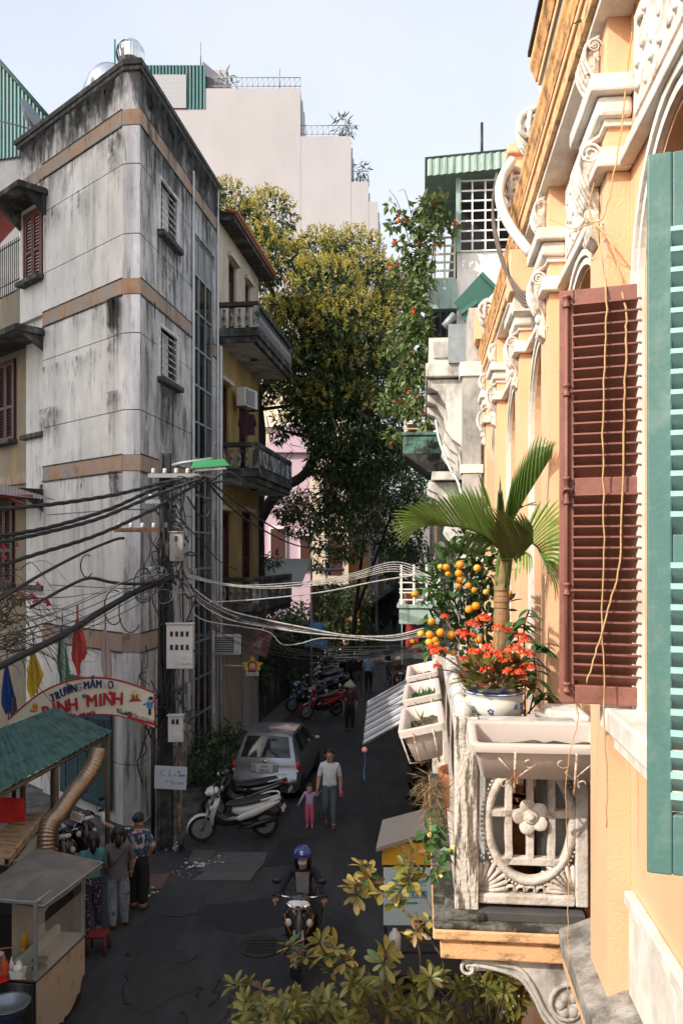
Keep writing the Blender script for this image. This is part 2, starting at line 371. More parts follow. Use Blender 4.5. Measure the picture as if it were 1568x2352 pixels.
def cloth(n, c, **k): return M_(n, c, .9, .22, 8, .9, 13, **k)
# ---------------------------------------------------------------- ground
mb = MB(); mb.bb(-300, 300, -100, 900, -.6, -.02); mb.build('ground', dust, kind='structure')
mb = MB(); mb.v = []; 
mb.add([(-7.5,-8,0),(2.2,-8,0),(4.2,22,0),(10,90,0),(4.2,90,0),(-1.5,32,0),(-3.2,22,0),(-3.2,16.5,0),(-9,14,0)], [tuple(range(9))])
mb.build('road', asphalt, kind='structure')

def rects(t0, t1, z0, z1, holes):
    ts = sorted({t0, t1, *[min(max(h[i], t0), t1) for h in holes for i in (0, 1)]}); zs = sorted({z0, z1, *[min(max(h[i], z0), z1) for h in holes for i in (2, 3)]})
    out = []
    for a, b in zip(ts, ts[1:]):
        for c, d in zip(zs, zs[1:]):
            m, n = (a+b)/2, (c+d)/2
            if b-a > 1e-4 and d-c > 1e-4 and not any(h[0] < m < h[1] and h[2] < n < h[3] for h in holes):
                if out and out[-1][0] == a and out[-1][1] == b and abs(out[-1][3]-c) < 1e-5: out[-1] = (a, b, out[-1][2], d)
                else: out.append((a, b, c, d))
    return out
def wallM(ox, oy, dx, dy): return frame((ox, oy, 0), (dx, dy, 0), (-dy, dx, 0))

def shutter_leaf(parent, name, M, w, h, mats, z0=0, pitch=.05, mid=True, th=.04, slatmat=None, count=None):
    """louvred leaf: frame part plus one part per slat; local x = width, y = thickness, z = height"""
    f = MB(); s = min(.07, w*.16)
    f.bb(0, s, 0, th, 0, h, M); f.bb(w-s, w, 0, th, 0, h, M)
    rails = [0, h*.42-.03, h-.08] if mid else [0, h-.08]
    for z in rails: f.bb(s, w-s, .002, th-.002, z, z+.08, M)
    fo = f.build(name, mats, parent)
    zs = []
    segs = [(rails[i]+.08, rails[i+1]) for i in range(len(rails)-1)]
    for a, b in segs:
        n = max(1, int((b-a)/pitch))
        zs += [a+(i+.5)*(b-a)/n for i in range(n)]
    sm = MB(); sm.box((0,0,0), (w-2*s-.004, th*1.15, .008), 0, Matrix.Rotation(.65, 4, 'X'))
    me = sm.mesh('slat', slatmat or mats)
    for z in zs: put('slat', me, fo, M @ Matrix.Translation((w/2, th/2, z)))
    bk = MB(); bk.bb(s, w-s, th*.9, th*.98, .08, h-.08, M)
    return fo

# ---------------------------------------------------------------- flatiron house of grey render
C0 = V((-4.61, 17.45)); C1 = V((-4.23, 17.40)); dl = V((-.7205, .6935)); dr = V((.1294, .9916))
flat = thing('render_house', 'tall mouldy grey rendered corner house with orange bands and a rounded edge', 'building', (-4.4, 18.5, 0))
fw = -wpos(flat); TF = Matrix.Translation(fw)
ML = TF @ wallM(C0.x, C0.y, dl.x, dl.y)             # y = outwards
MR = TF @ wallM(C1.x, C1.y, dr.x, dr.y)             # y = inwards
ends = [C0, C1, C1+dr*5.85, C1+dr*5.85+V((-5.5, 1.2)), C0+dl*4.83+V((.3, 2.2)), C0+dl*4.83]
core = MB(); cc = (C0+C1)/2
ins = [p+((V((-6.2, 21.2))-p).normalized()*.16) for p in ends]
core.prism([(p.x+fw.x, p.y+fw.y) for p in ins][::-1], 15.7); core.build('wall_core', conc, flat)
BANDS = [(14.78, 15.1), (11.22, 11.54), (7.5, 7.83), (3.68, 4.06)]
def courses():
    e = [0, 1.5, 2.6, 3.68]; out = [(0.0, 1.3), (1.3, 2.55), (2.55, 3.68)]
    tops = [(4.06, 7.5), (7.83, 11.22), (11.54, 14.78)]
    for a, b in tops: out += [(a, a+.95), (a+.95, b-.82), (b-.82, b)]
    out.append((15.1, 16.0)); return out
holesR = [(1.12, 2.3, 13.0, 14.15), (1.12, 2.3, 9.72, 10.85), (1.12, 2.3, 5.9, 6.9), (3.72, 5.5, .6, 13.95)]
J = .02
for a, b in courses():
    for t0, t1, z0, z1 in rects(0, 3.55, a+J/2, b-J/2, []):
        m = MB(); m.bb(t0, t1, -.15, 0, z0, z1, ML); m.build('render_panel', conc, flat)
    for t0, t1, z0, z1 in rects(0, 5.85, a+J/2, b-J/2, holesR):
        m = MB(); m.bb(t0, t1, 0, .15, z0, z1, MR); m.build('render_panel', concR, flat)
    m = MB()
    n = 6; c = V((-4.40, 17.60)); poly = [C1+V((.0,.02))]+[C1.lerp(C0, i/n)+V((-.02,-.13))*math.sin(pi*i/n)*.16 for i in range(n+1)]+[C0+V((-.02,.02)), V((-4.42,17.66))]
    m.prism([(p.x+fw.x, p.y+fw.y) for p in poly][::-1], b-J/2, None, a+J/2); m.build('corner_panel', conccol, flat)
# orange string bands stand 2 cm proud, one piece per face
for a, b in BANDS:
    for Mx, t1, s in ((ML, 3.55, 1), (MR, 5.85, -1)):
        hs = [h for h in holesR if s < 0]
        for t0, t2, z0, z1 in rects(0, t1, a, b, [h for h in hs if h[3] > a and h[2] < b]):
            m = MB(); m.bb(t0, t2, -.15 if s > 0 else -.02, .02 if s > 0 else .15, z0, z1, Mx); m.build('orange_band', orange, flat)
            for ze in (b, a-.03):  # dark strips: dirt line on top, shadow line beneath put in as colour
                m = MB(); m.bb(t0, t2, -.1 if s > 0 else -.028, .028 if s > 0 else .1, ze+.001, ze+.029, Mx); m.build('band_dirt_shade_line', mould, flat)
    m = MB(); poly = [C1+V((.02,0))]+[C1.lerp(C0, i/6)+V((-.02,-.13))*math.sin(pi*i/6)*.16+V((-.003,-.02)) for i in range(7)]+[V((-4.42,17.66))]
    m.prism([(p.x+fw.x, p.y+fw.y) for p in poly][::-1], b, None, a); m.build('orange_band', orange, flat)
# parapet coping
cp = MB(); o = [p for p in ends]
def offs(p, k): return p+((p-V((-6.2, 21.2))).normalized()*k)
A = [offs(p, .14) for p in o]; B = [offs(p, -.3) for p in o]
for i in (0, 1, 4):
    j = i-1 if i == 4 else i
    q = [A[5], A[0], B[0], B[5]] if i == 4 else [A[i], A[i+1], B[i+1], B[i]]
    cp.prism([(p.x+fw.x, p.y+fw.y) for p in q], 16.13, None, 16.0)
    cp.prism([(offs(p, -.05).x+fw.x, offs(p, -.05).y+fw.y) for p in q], 16.0, None, 15.9)
cp.build('parapet_coping', coping, flat, bevel=.02)
# upper storey beyond the corner face: continues to t 4.83
m = MB(); m.bb(3.56, 4.83, -.2, -.02, 11.54, 15.95, ML); m.build('upper_wall', conc, flat)
m = MB(); m.bb(3.57, 4.8, -.03, 0, 14.78, 15.1, ML); m.build('orange_band', orange, flat)
# recessed ochre wing
for (t0, t1, z0, z1) in rects(3.56, 7.6, 0, 12.55, [(3.6, 4.83, 11.54, 12.6)]):
    m = MB(); m.bb(t0, t1, -.45, -.24, z0, z1, ML); m.build('wing_wall', ochred, flat)
m = MB(); m.bb(3.57, 7.6, -.5, -.2, 11.2, 11.54, ML); m.build('orange_band', orange, flat)
m = MB(); m.bb(3.57, 7.6, -.23, -.18, 7.55, 7.8, ML); m.build('orange_band', orange, flat)
def red_window(t0, t1, z0, z1, mat, y=-.22):
    f = MB()
    f.bb(t0-.08, t0, y-.02, y+.05, z0, z1+.08, ML); f.bb(t1, t1+.08, y-.02, y+.05, z0, z1+.08, ML); f.bb(t0, t1, y-.02, y+.05, z1, z1+.08, ML)
    fo = f.build('window', mat, flat)
    b = MB(); b.bb(t0, t1, y-.015, y-.005, z0, z1, ML); b.build('dark_pane', dark, fo)
    w2 = (t1-t0)/2
    for k in (0, 1):
        shutter_leaf(flat, 'shutter', ML @ Matrix.Translation((t0+k*w2+.01, y-.002, z0)), w2-.02, z1-z0, mat, pitch=.075)
    s = MB(); s.bb(t0-.15, t1+.15, y-.05, y+.22, z0-.14, z0-.02, ML); s.build('window_sill', coping, flat, bevel=.02)
red_window(3.66, 4.5, 12.5, 14.1, redbright, -.02)
red_window(3.72, 4.72, 8.75, 10.75, redwood)
red_window(5.6, 6.5, 8.75, 10.75, redwood)
red_window(3.78, 4.78, 5.0, 7.0, redwood)
red_window(5.7, 6.6, 5.0, 7.0, redwood)
for t0, t1, z, y0, y1 in ((3.3, 4.95, 14.32, -.01, .75), (3.45, 7.4, 11.0, -.2, .75), (3.6, 7.4, 7.15, -.2, .6)):
    m = MB(); m.bb(t0, t1, y0, y1, z, z+.12, ML); m.bb(t0+.06, t1-.06, y0, y1-.06, z+.12, z+.17, ML)
    for tt in (t0+.1, t1-.2):
        m.add([(tt,y0,z-.45),(tt+.1,y0,z-.45),(tt+.1,y0,z),(tt,y0,z),(tt,y1-.2,z),(tt+.1,y1-.2,z)], [(0,1,2,3),(0,3,4),(1,5,2),(3,2,5,4),(0,4,5,1)], False, ML)
    m.build('window_canopy', mould, flat)
# terrace rail at the top left
t = MB()
t.bb(4.83, 7.6, -.4, -.25, 12.5, 12.62, ML); t.build('terrace_sill', mould, flat)
for i in range(22):
    b = MB(); b.tube([(4.9+i*.12, -.3, 12.6), (4.9+i*.12, -.3, 14.0)], .012, 5, ML); b.build('grille_bar', ironk, flat)
for z in (12.9, 13.9):
    b = MB(); b.tube([(4.85, -.3, z), (7.5, -.3, z)], .015, 5, ML); b.build('grille_bar', ironk, flat)
m = MB(); m.add([(4.75,-.6,14.9),(7.6,-.6,14.3),(7.6,.5,13.85),(4.75,.5,14.45)], [(0,1,2,3)], False, ML); m.add([(4.75,-.6,14.93),(7.6,-.6,14.33),(7.6,.5,13.88),(4.75,.5,14.48)], [(3,2,1,0)], False, ML)
m.build('red_awning', M_('faded_red_canvas', (.42,.1,.09), .9, .15, 3, .1), flat)
# small grilled windows of the side wall
for (t0, t1, z0, z1) in holesR[:3]:
    f = MB()
    for q in ((t0-.07, t0, z0-.0, z1+.07), (t1, t1+.07, z0, z1+.07), (t0, t1, z1, z1+.07)): f.bb(q[0], q[1], -.05, .1, q[2], q[3], MR)
    fo = f.build('window', conc, flat)
    g = MB(); g.bb(t0, t1, .1, .12, z0, z1, MR); g.build('pane', glassd, fo)
    for i in range(7):
        z = z0+(i+.7)*(z1-z0)/7.4; b = MB(); b.bb(t0, t1, .0, .02, z-.014, z+.014, MR); b.build('grille_bar', whited, fo)
    for i in range(3):
        x = t0+(i+.5+.25*(i % 2))*(t1-t0)/3; b = MB(); b.bb(x-.012, x+.012, -.005, .015, z0, z1, MR); b.build('grille_bar', mould, fo)
    s = MB(); s.bb(t0-.1, t1+.1, -.18, .1, z0-.14, z0-.005, MR); s.build('window_sill', coping, flat, bevel=.03)
# glazed stair strip
t0, t1, z0, z1 = holesR[3]; rows = 14; cw = (t1-t0)/3
gm = MB(); gm.bb(0, cw-.05, .0, .012, 0, (z1-z0)/rows-.05)
gme = gm.mesh('pane', glassd); gme2 = gm.mesh('pane', glassl)
fr = MB()
for i in range(4): fr.bb(t0+i*cw-.025, t0+i*cw+.025, .05, .11, z0, z1, MR)
for i in range(rows+1): fr.bb(t0, t1, .052, .105, z0+i*(z1-z0)/rows-.025, z0+i*(z1-z0)/rows+.025, MR)
fo = fr.build('stair_window', greym, flat)
rr = random.Random(3)
for i in range(rows):
    for k in range(3):
        put('pane', gme2 if (i == rows-1 and k < 3) else gme, fo, MR @ Matrix.Translation((t0+k*cw+.025, .08, z0+i*(z1-z0)/rows+.025)) @ Matrix.Rotation(rr.uniform(-.02, .02), 4, 'Z'))
# drain pipes and thin lines on the side wall
for t, r, za, zb, mt in ((3.5, .035, .3, 15.4, plasw), (5.72, .03, .3, 15.9, plasw), (3.62, .012, 1, 15, cable)):
    b = MB(); b.tube([(t, -.05, za), (t, -.05, (za+zb)/2), (t, -.05, zb)], r, 6, MR); b.build('drain_pipe', mt, flat)
# old posters and stencilled lettering low on the walls
rr = random.Random(11)
pm = [M_('poster_%s' % k, c, .9, .3, 10, .1, 40, c2=(.2,.2,.2), a2=.4, s2=14) for k, c in (('grey', (.28,.28,.28)), ('blue', (.07,.12,.25)), ('tan', (.3,.24,.15)))]
for i in range(16):
    t, z = rr.uniform(2.2, 5.6) if i % 2 else rr.uniform(.5, 3.5), rr.uniform(1.0, 3.2); a, h = rr.uniform(.14, .3), rr.uniform(.18, .36)
    if 3.6 < t+a and t < 5.55: t = rr.uniform(2.4, 3.3)
    b = MB(); b.bb(t, t+a, -.006, -.002, z, z+h, MR); b.build('old_poster', pm[i % 3], flat)
tm = text_mesh('ĐƯỜNG', .16, .002); tm.materials.append(M_('blue_stencil', (.04,.16,.3), .9, .3, 10, 0))
put('stencil_lettering', tm, flat, ML @ Matrix.Translation((.45, .008, 2.75)) @ Matrix.Rotation(pi, 4, 'Z') @ Matrix.Rotation(pi/2, 4, 'X') @ Matrix.Rotation(-pi/2, 4, 'Z'))
# mould streaks running down from coping, bands and sills: thin stain films
film = M_('mould_film', (.05,.05,.047), .95, .3, 6, 0, alpha=.5)
n_ = film.node_tree.nodes; t_ = n_.new('ShaderNodeTexCoord'); z_ = n_.new('ShaderNodeTexNoise'); z_.inputs['Scale'].default_value = 5; z_.inputs['Detail'].default_value = 8; r_ = n_.new('ShaderNodeMapRange'); r_.inputs[1].default_value = .36; r_.inputs[2].default_value = .8; r_.inputs[4].default_value = .62
film.node_tree.links.new(t_.outputs['Object'], z_.inputs['Vector']); film.node_tree.links.new(z_.outputs['Fac'], r_.inputs[0]); film.node_tree.links.new(r_.outputs[0], n_['Principled BSDF'].inputs['Alpha'])
rr = random.Random(19)
def streaks(nm, Mx, y, spans):
    m = MB(); k = 0
    for t0, t1, z, n, l0, l1, w0, w1 in spans:
        for i in range(n):
            t = rr.uniform(t0, t1); L = rr.uniform(l0, l1)*(.4+rr.random()); w_ = rr.uniform(w0, w1); k += 1; yy = y+(.0004*k if y > 0 else -.0004*k)
            pts = [(t-w_, yy, z), (t+w_, yy, z), (t+w_*rr.uniform(.5,1), yy, z-L*.5), (t+rr.uniform(-.2,.2)*w_, yy, z-L), (t-w_*rr.uniform(.5,1), yy, z-L*.5)]
            m.add(pts if y < 0 else pts[::-1], [(0,1,2,3,4)], False, Mx)
    m.build(nm, film, flat, kind='stuff')
streaks('mould_streaks', ML, .003, [(0,4.8,15.9,150,.3,1.1,.03,.15),(0,.5,14.7,14,.4,1.6,.03,.1),(0,3.5,11.2,16,.2,.7,.02,.07),(0,.45,11.2,26,.5,1.8,.04,.13),(1,3.5,13.9,20,.3,1.2,.03,.09),(0,3.5,10.2,20,.2,.9,.03,.08),(2.6,3.5,9.2,14,.4,1.3,.04,.12),(0,.4,9.2,8,.4,1.2,.03,.1),(0,.35,7.5,14,.4,1.5,.04,.11),(0,3.5,7.5,14,.2,.6,.02,.06),(0,3.5,3.68,14,.2,.7,.02,.07),(3.1,3.5,14.7,10,.5,1.6,.03,.1),(3.2,3.55,7.4,8,.5,1.6,.03,.1),(.1,3.4,2.2,14,.5,1.5,.05,.18)])
streaks('mould_streaks', MR, -.003, [(0,5.8,15.9,190,.4,1.5,.04,.17),(0,3.4,14.7,40,.3,1.2,.03,.1),(1.0,2.4,12.85,30,.5,1.8,.03,.1),(0,3.5,11.2,24,.2,.8,.02,.07),(1.0,2.4,9.56,34,.5,1.9,.03,.1),(0,3.4,7.5,24,.3,1.1,.03,.09),(1.0,2.4,5.75,20,.4,1.2,.03,.1),(0,5.8,3.68,30,.3,1.3,.03,.1)])
# painted gate leaf leaning on the foot of the corner wall
gp = thing('painted_gate_leaf', 'teal painted gate leaf with blue border and ochre patch beside the grey corner', 'gate', (C0.x+dl.x*.9, C0.y+dl.y*.9-.12, 0))
Mg = Matrix.Translation(-wpos(gp)) @ wallM(C0.x, C0.y, dl.x, dl.y)
tealg = M_('teal_gate_paint', (.02,.085,.075), .7, .35, 5, .2, 40, c2=(.1,.1,.08), a2=.25, s2=6); blueg = M_('blue_gate_paint', (.03,.09,.2), .7, .3, 6, .2, 40)
b = MB(); b.bb(.35, 2.6, .03, .08, .25, 3.0, Mg); b.build('gate_panel', tealg, gp, bevel=.01)
b = MB()
for q in ((.42, .5, .35, 2.2), (1.35, 1.43, .35, 2.2), (.5, 1.35, .35, .43), (.5, 1.35, 2.12, 2.2), (1.75, 1.83, .4, 2.4), (2.3, 2.38, .4, 2.4)): b.bb(q[0], q[1], .08, .095, q[2], q[3], Mg)
b.build('border', blueg, gp)
b = MB(); b.bb(.72, 1.12, .08, .09, 1.1, 1.75, Mg); b.build('ochre_patch', ochred, gp)

# things on the roof of the corner house
vt = thing('turbine_ventilator', 'shiny round turbine ventilator on the roof corner of the grey house', 'ventilator', (-4.72, 18.55, 16.0))
b = MB(); b.lathe([(.2,0),(.2,.55),(.24,.58),(.24,.66)], 20); b.build('neck', stain_less, vt)
vm = MB(); prof = [(.2,.68),(.28,.78),(.31,.92),(.29,1.06),(.2,1.18)]
for i in range(len(prof)-1):
    (r0, z0), (r1, z1) = prof[i], prof[i+1]
    vm.add([(r0, -.032, z0), (r0*.97+.02, .03, z0), (r1*.97+.02, .03, z1), (r1, -.032, z1)], [(0,1,2,3)], True)
vme = vm.mesh('vane', stain_less)
for i in range(26): put('vane', vme, vt, Matrix.Rotation(2*pi*i/26, 4, 'Z'))
b = MB(); b.lathe([(.215,1.17),(.2,1.2),(.1,1.23),(.02,1.24)], 20); b.sph((0,0,.92), (.255,.255,.25), 12); b.build('cap', stain_less, vt)
tk = thing('water_tank', 'fat stainless steel water tank lying on the roof of the grey house', 'water tank', (-5.8, 20.6, 16.0))
b = MB(); b.hull([(-.75,1.15,.1,.1),(-.7,1.15,.36,.36),(-.55,1.15,.55,.55),(-.3,1.15,.6,.6),(0,1.15,.61,.61),(.4,1.15,.6,.6),(.65,1.15,.5,.5),(.78,1.15,.1,.1)], 24, Matrix.Rotation(.5, 4, 'Z'))
b.build('drum', stain_less, tk)
b = MB()
for x in (-.35, .35):
    for y in (-.3, .3): b.tube([(x*1.2, y, 0), (x, y, .75)], .03, 5)
b.tube([(-.6,0,.2),(-.1,0,.65)], .02, 5); b.build('stand', greym, tk)
b = MB(); b.lathe([(.16,1.72),(.16,1.8),(.03,1.83)], 12); b.build('lid', stain_less, tk)
b = MB(); b.tube([(-5.06, 18.5, 15.9), (-5.06, 18.5, 17.25)], .02, 6)
b.build('roof_pole', M_('green_pole', (.05,.3,.25), .5), label='thin teal pole standing beside the turbine ventilator', cat='pole')
ds = thing('satellite_dish', 'grey satellite dish on the parapet at the left end of the grey house', 'satellite dish', (-7.9, 20.9, 16.1))
b = MB(); b.lathe([(.02,0),(.2,.03),(.36,.1),(.5,.2),(.49,.215),(.35,.12),(.02,.02)], 20, (0,0,0), Matrix.Translation((0,0,.55)) @ Matrix.Rotation(1.1, 4, 'Y') @ Matrix.Rotation(.2, 4, 'X')); b.build('dish', greym, ds)
b = MB(); b.tube([(0,0,-.1),(0,0,.55)], .03); b.build('post', greym, ds)
b = MB(); b.tube([(0,0,.4),(-.7,-.1,.55),(-.8,-.1,.7)], .018); b.sph((-.8,-.1,.75), .06, 6); b.build('feed_arm', greym, ds)

# ---------------------------------------------------------------- teal corrugated house at the far left
def corrugate(mb, a, b, h, n, amp, M=None, thick=False):
    """vertical ribbed sheet from a to b (bottom corners, world), height vectors at each end"""
    a, b = V(a), V(b); d = (b-a); nrm = d.cross(V((0,0,1))).normalized()
    rows = [[], []]
    for i in range(n*4+1):
        s = i/(n*4); off = nrm*amp*(1 if (i % 4) in (1, 2) else 0)
        p = a+d*s+off; rows[0].append(p); rows[1].append(p+V((0,0,h[0]+(h[1]-h[0])*s)))
    mb.grid(rows, False, M); return mb
tb = thing('teal_sheet_house', 'teal corrugated sheet house rising behind the grey house at far left', 'building', (-11, 27, 0))
b = MB(); Tb = Matrix.Translation(-wpos(tb))
a0, a1 = P(-120, 330, 27), P(118, 330, 26)
for k in range(4):
    b = MB(); u0, u1 = -120+k*60, -120+(k+1)*60
    p0, p1 = P(u0, 0, 27-(u0+120)/240), P(u1, 0, 27-(u1+120)/240); p0.z = p1.z = 18.4
    top = lambda u: 21.55-(u-0)*.0185
    corrugate(b, p0, p1, (top(u0)-18.4, top(u1)-18.4), 7, .05, Tb); b.build('cladding_sheet', tealmet, tb)
b = MB(); p0, p1 = P(-120, 0, 26.95), P(118, 0, 25.95)
b.tube([(p0.x, p0.y, 21.55+120*.0185), (p1.x, p1.y, 21.55-118*.0185)], .07, 6, Tb); b.build('ridge_flashing', tealroof, tb)
b = MB(); b.add([(p0.x, p0.y+.1, 0), (p1.x, p1.y+.1, 0), (p1.x, p1.y+.1, 18.9), (p0.x, p0.y+.1, 18.9)], [(0,1,2,3)], False, Tb)
b.bb(p0.x, p1.x, p0.y+.12, p0.y+6, 0, 18.8, Tb); b.build('wall', M_('grey_blockwork', (.2,.21,.22), .9, .2, 2), tb)
# ---------------------------------------------------------------- ochre house with balconies
OY = 23.4
yh = thing('ochre_house', 'ochre house with three mouldy balustrade balconies and dark red doors', 'building', (-4.5, 25.5, 0))
Ty = Matrix.Translation(-wpos(yh)); MY = Ty @ wallM(-3.45, OY, dr.x, dr.y)      # x along the street, y inwards
LEN = 4.85
doors = [(1.0, 1.9, 12.0, 14.5, 0), (3.0, 3.7, 12.9, 14.5, 0), (.2, 1.1, 8.1, 10.7, 1), (2.2, 3.4, 8.1, 10.4, 2), (.3, 1.3, 4.2, 7.0, 1), (2.6, 3.9, 4.6, 7.1, 2), (.7, 3.6, 0, 3.5, 3)]
for z0, z1, mt in ((11.8, 15.2, cream), (4.0, 11.8, ochre), (0, 4.0, pinkw)):
    for t0, t1, a, b in rects(0, LEN, z0, z1, doors):
        m = MB(); m.bb(t0, t1, 0, .25, a, b, MY); m.build('wall', mt, yh)
m = MB(); m.bb(-.02, LEN, .27, 6, 0, 15.15, MY); m.build('house_body', cream, yh)
for t0, t1, a, b, k in doors:
    if k == 3: continue
    f = MB()
    for q in ((t0, t0+.07, a, b), (t1-.07, t1, a, b), (t0+.07, t1-.07, b-.07, b)): f.bb(q[0], q[1], .08, .2, q[2], q[3], MY)
    fo = f.build('door_frame', redwood, yh)
    if k == 2:
        for j in range(2):
            w2 = (t1-t0-.14)/2; shutter_leaf(yh, 'shutter', MY @ Matrix.Translation((t0+.07+j*w2+.005, .12, a)), w2-.01, b-a-.07, redwood, pitch=.09)
    else:
        p = MB(); p.bb(t0+.07, t1-.07, .15, .18, a, b-.5, MY); p.build('door_panel', redwood, yh)
        p = MB(); p.bb(t0+.07, t1-.07, .15, .17, b-.46, b-.07, MY); p.build('fanlight', glassd, yh)
        for j in range(3):
            p = MB(); x = t0+.07+(j+1)*(t1-t0-.14)/4; p.bb(x-.015, x+.015, .12, .14, b-.46, b-.07, MY); p.build('fanlight_bar', redwood, yh)
    h = MB(); h.bb(t0-.12, t1+.12, -.12, .0, b+.02, b+.14, MY); h.build('lintel', cream, yh)
# eave and brown tiled roof edge
m = MB(); m.bb(-.1, LEN+.35, -.45, .5, 15.16, 15.28, MY); m.build('eave', mould, yh)
tl = MB(); tl.tube([(0,-.16,0),(0,.16,.012)], .06, 6, None, True); tle = tl.mesh('roof_tile', terra)
tl2 = M_('brown_roof_edge', (.22,.085,.05), .8, .3, 5, .3)
m = MB(); m.add([(-.1,-.5,15.28),(LEN+.35,-.5,15.28),(LEN+.35,1.5,16.0),(-.1,1.5,16.0)], [(0,1,2,3)], False, MY); m.add([(-.1,-.5,15.28),(LEN+.35,-.5,15.28),(LEN+.35,-.5,15.4),(-.1,-.5,15.4)], [(0,1,2,3)], False, MY); m.build('roof', tl2, yh)
for i in range(24): put('roof_tile', tle, yh, MY @ Matrix.Translation((i*.22, -.4, 15.42)) @ Matrix.Rotation(.2, 4, 'X'))
BAL = [(.052,0),(.052,.05),(.03,.07),(.062,.16),(.066,.22),(.045,.34),(.03,.42),(.045,.46),(.045,.5)]
bl = MB(); bl.lathe(BAL, 8); ble = bl.mesh('baluster', balm)
sb = MB(); sb.bb(-.05, .05, -.04, .04, 0, .5); sbe = sb.mesh('baluster', balm)
def balcony(z, solid):
    d = -1.1
    s = MB(); s.bb(-.05, LEN, d, -.001, z-.30, z-.12, MY); s.bb(-.1, LEN+.05, d-.06, -.001, z-.12, z, MY); s.build('balcony_slab', mould, yh, bevel=.015)
    s = MB(); s.bb(0, LEN-.1, d+.12, -.004, z-.315, z-.303, MY); s.build('balcony_soffit', whitegrey, yh)
    r = MB(); r.bb(-.1, LEN+.05, d-.05, d+.14, z+.72, z+.85, MY); r.bb(-.1, .08, d+.14, 0, z+.72, z+.85, MY); r.build('handrail', mould, yh, bevel=.02)
    r = MB(); r.bb(-.05, LEN, d-.03, d+.1, z+.005, z+.12, MY); r.bb(-.08, .06, d+.1, 0, z+.005, z+.12, MY); r.build('bottom_rail', mould, yh)
    r = MB(); r.bb(-.09, .07, d-.04, d+.12, z+.12, z+.72, MY); r.build('corner_post', balm, yh); r = MB(); r.bb(LEN-.1, LEN+.04, d-.04, d+.12, z+.12, z+.72, MY); r.build('corner_post', balm, yh)
    for i in range(4): put('baluster', ble, yh, MY @ Matrix.Translation((-.01, d+.3+i*.22, z+.16)))
    if solid:
        p = MB(); p.bb(.08, LEN-.11, d-.02, d+.09, z+.121, z+.719, MY); p.build('parapet_panel', mould, yh)
        for i in range(4):
            p = MB(); a = .2+i*1.13; p.bb(a, a+1.0, d-.05, d-.02, z+.2, z+.64, MY); p.build('raised_panel', balm, yh)
    else:
        n = 19
        for i in range(n): put('baluster', ble, yh, MY @ Matrix.Translation((.25+i*(LEN-.45)/(n-1), d+.04, z+.16)))
for z, s in ((12.0, False), (8.05, True), (4.25, True)): balcony(z, s)
for z, x in ((11.69, 1.9), (7.74, 1.9)):
    l = thing('soffit_lamp', 'small round lamp under the %s balcony of the ochre house' % ('top' if z > 10 else 'middle'), 'lamp', Ty.inverted() @ MY @ V((x, -.55, z)))
    b = MB(); b.lathe([(.12,0),(.13,-.03),(.05,-.05)], 10); b.build('lamp_cover', mould, l)
m = MB(); m.tube([(-.12,-.08,.2),(-.12,-.08,11.6)], .045, 8, MY); m.build('drain_pipe', plasw, yh)
def aircon(name_label, loc, rz, group=None):
    t = thing('air_conditioner', name_label, 'air conditioner', loc, rz, 'air conditioner outdoor units')
    b = MB(); b.bb(-.4, .4, -.15, .15, 0, .56); b.build('casing', plasw, t, bevel=.02)
    b = MB(); b.bb(-.34, .2, -.165, -.152, .05, .51); b.build('fan_recess', black, t)
    for i in range(9):
        s = MB(); s.bb(-.35, .21, -.19, -.166, .07+i*.05, .085+i*.05); s.build('grille_slat', plasw, t)
    b = MB(); b.bb(-.4, -.36, -.2, .2, -.06, -.002); b.bb(.36, .4, -.2, .2, -.06, -.002); b.build('bracket', rust, t)
    return t
aircon('white air conditioner hung on the ochre wall above a drying shirt', P(556, 937, 25.0)+V((.15,0,0)), 1.2)
aircon('white air conditioner over the pink shop doorway', P(521, 1503, 23.15)+V((0,0,0)), .12)
# clothes drying on the balcony
sh = thing('drying_shirt', 'dark plum shirt drying on a balcony below the air conditioner', 'shirt', P(568, 945, 24.9))
plum = cloth('plum_cloth', (.05,.018,.03))
b = MB(); rows = []
for i in range(7):
    z = -i*.12; rows.append([((-.18+.03*k*2)*(1+.05*i)-.0, .04*math.sin(k*1.9+i*.4), z-(.06*abs(k-3) if i == 0 else 0)) for k in range(7)])
b.grid(rows); b.grid([[(x, y+.03, z) for x, y, z in r][::-1] for r in rows]); b.build('shirt_body', plum, sh)
for s in (-1, 1):
    b = MB(); b.tube([(s*.15,0,-.08),(s*.22,.02,-.3),(s*.22,.02,-.45)], [.06,.06,.07], 6); b.build('sleeve', plum, sh)
# pink shop front
b = MB()
for x0, x1, z0, z1 in ((-.08, .25, 0, 3.45), (.55, .72, 0, 3.45), (3.6, 3.8, 0, 3.5)): b.bb(x0, x1, -.06, .02, z0, z1, MY)
pk = M_('pink_tiles', (.45,.3,.31), .5, .1, 5, .05); b.build('pink_pillar', pk, yh)
for i in range(6):
    b = MB(); b.bb(.26, .54, -.03, .01, .12+i*.55, .65+i*.55, MY); b.build('wall_tile', M_('pale_tile', (.5,.42,.42), .4, .06) if i == 0 else bpy.data.materials['pale_tile'], yh)
b = MB(); b.bb(.7, 3.6, .3, .32, 0, 3.5, MY); b.build('shop_opening', dark, yh)
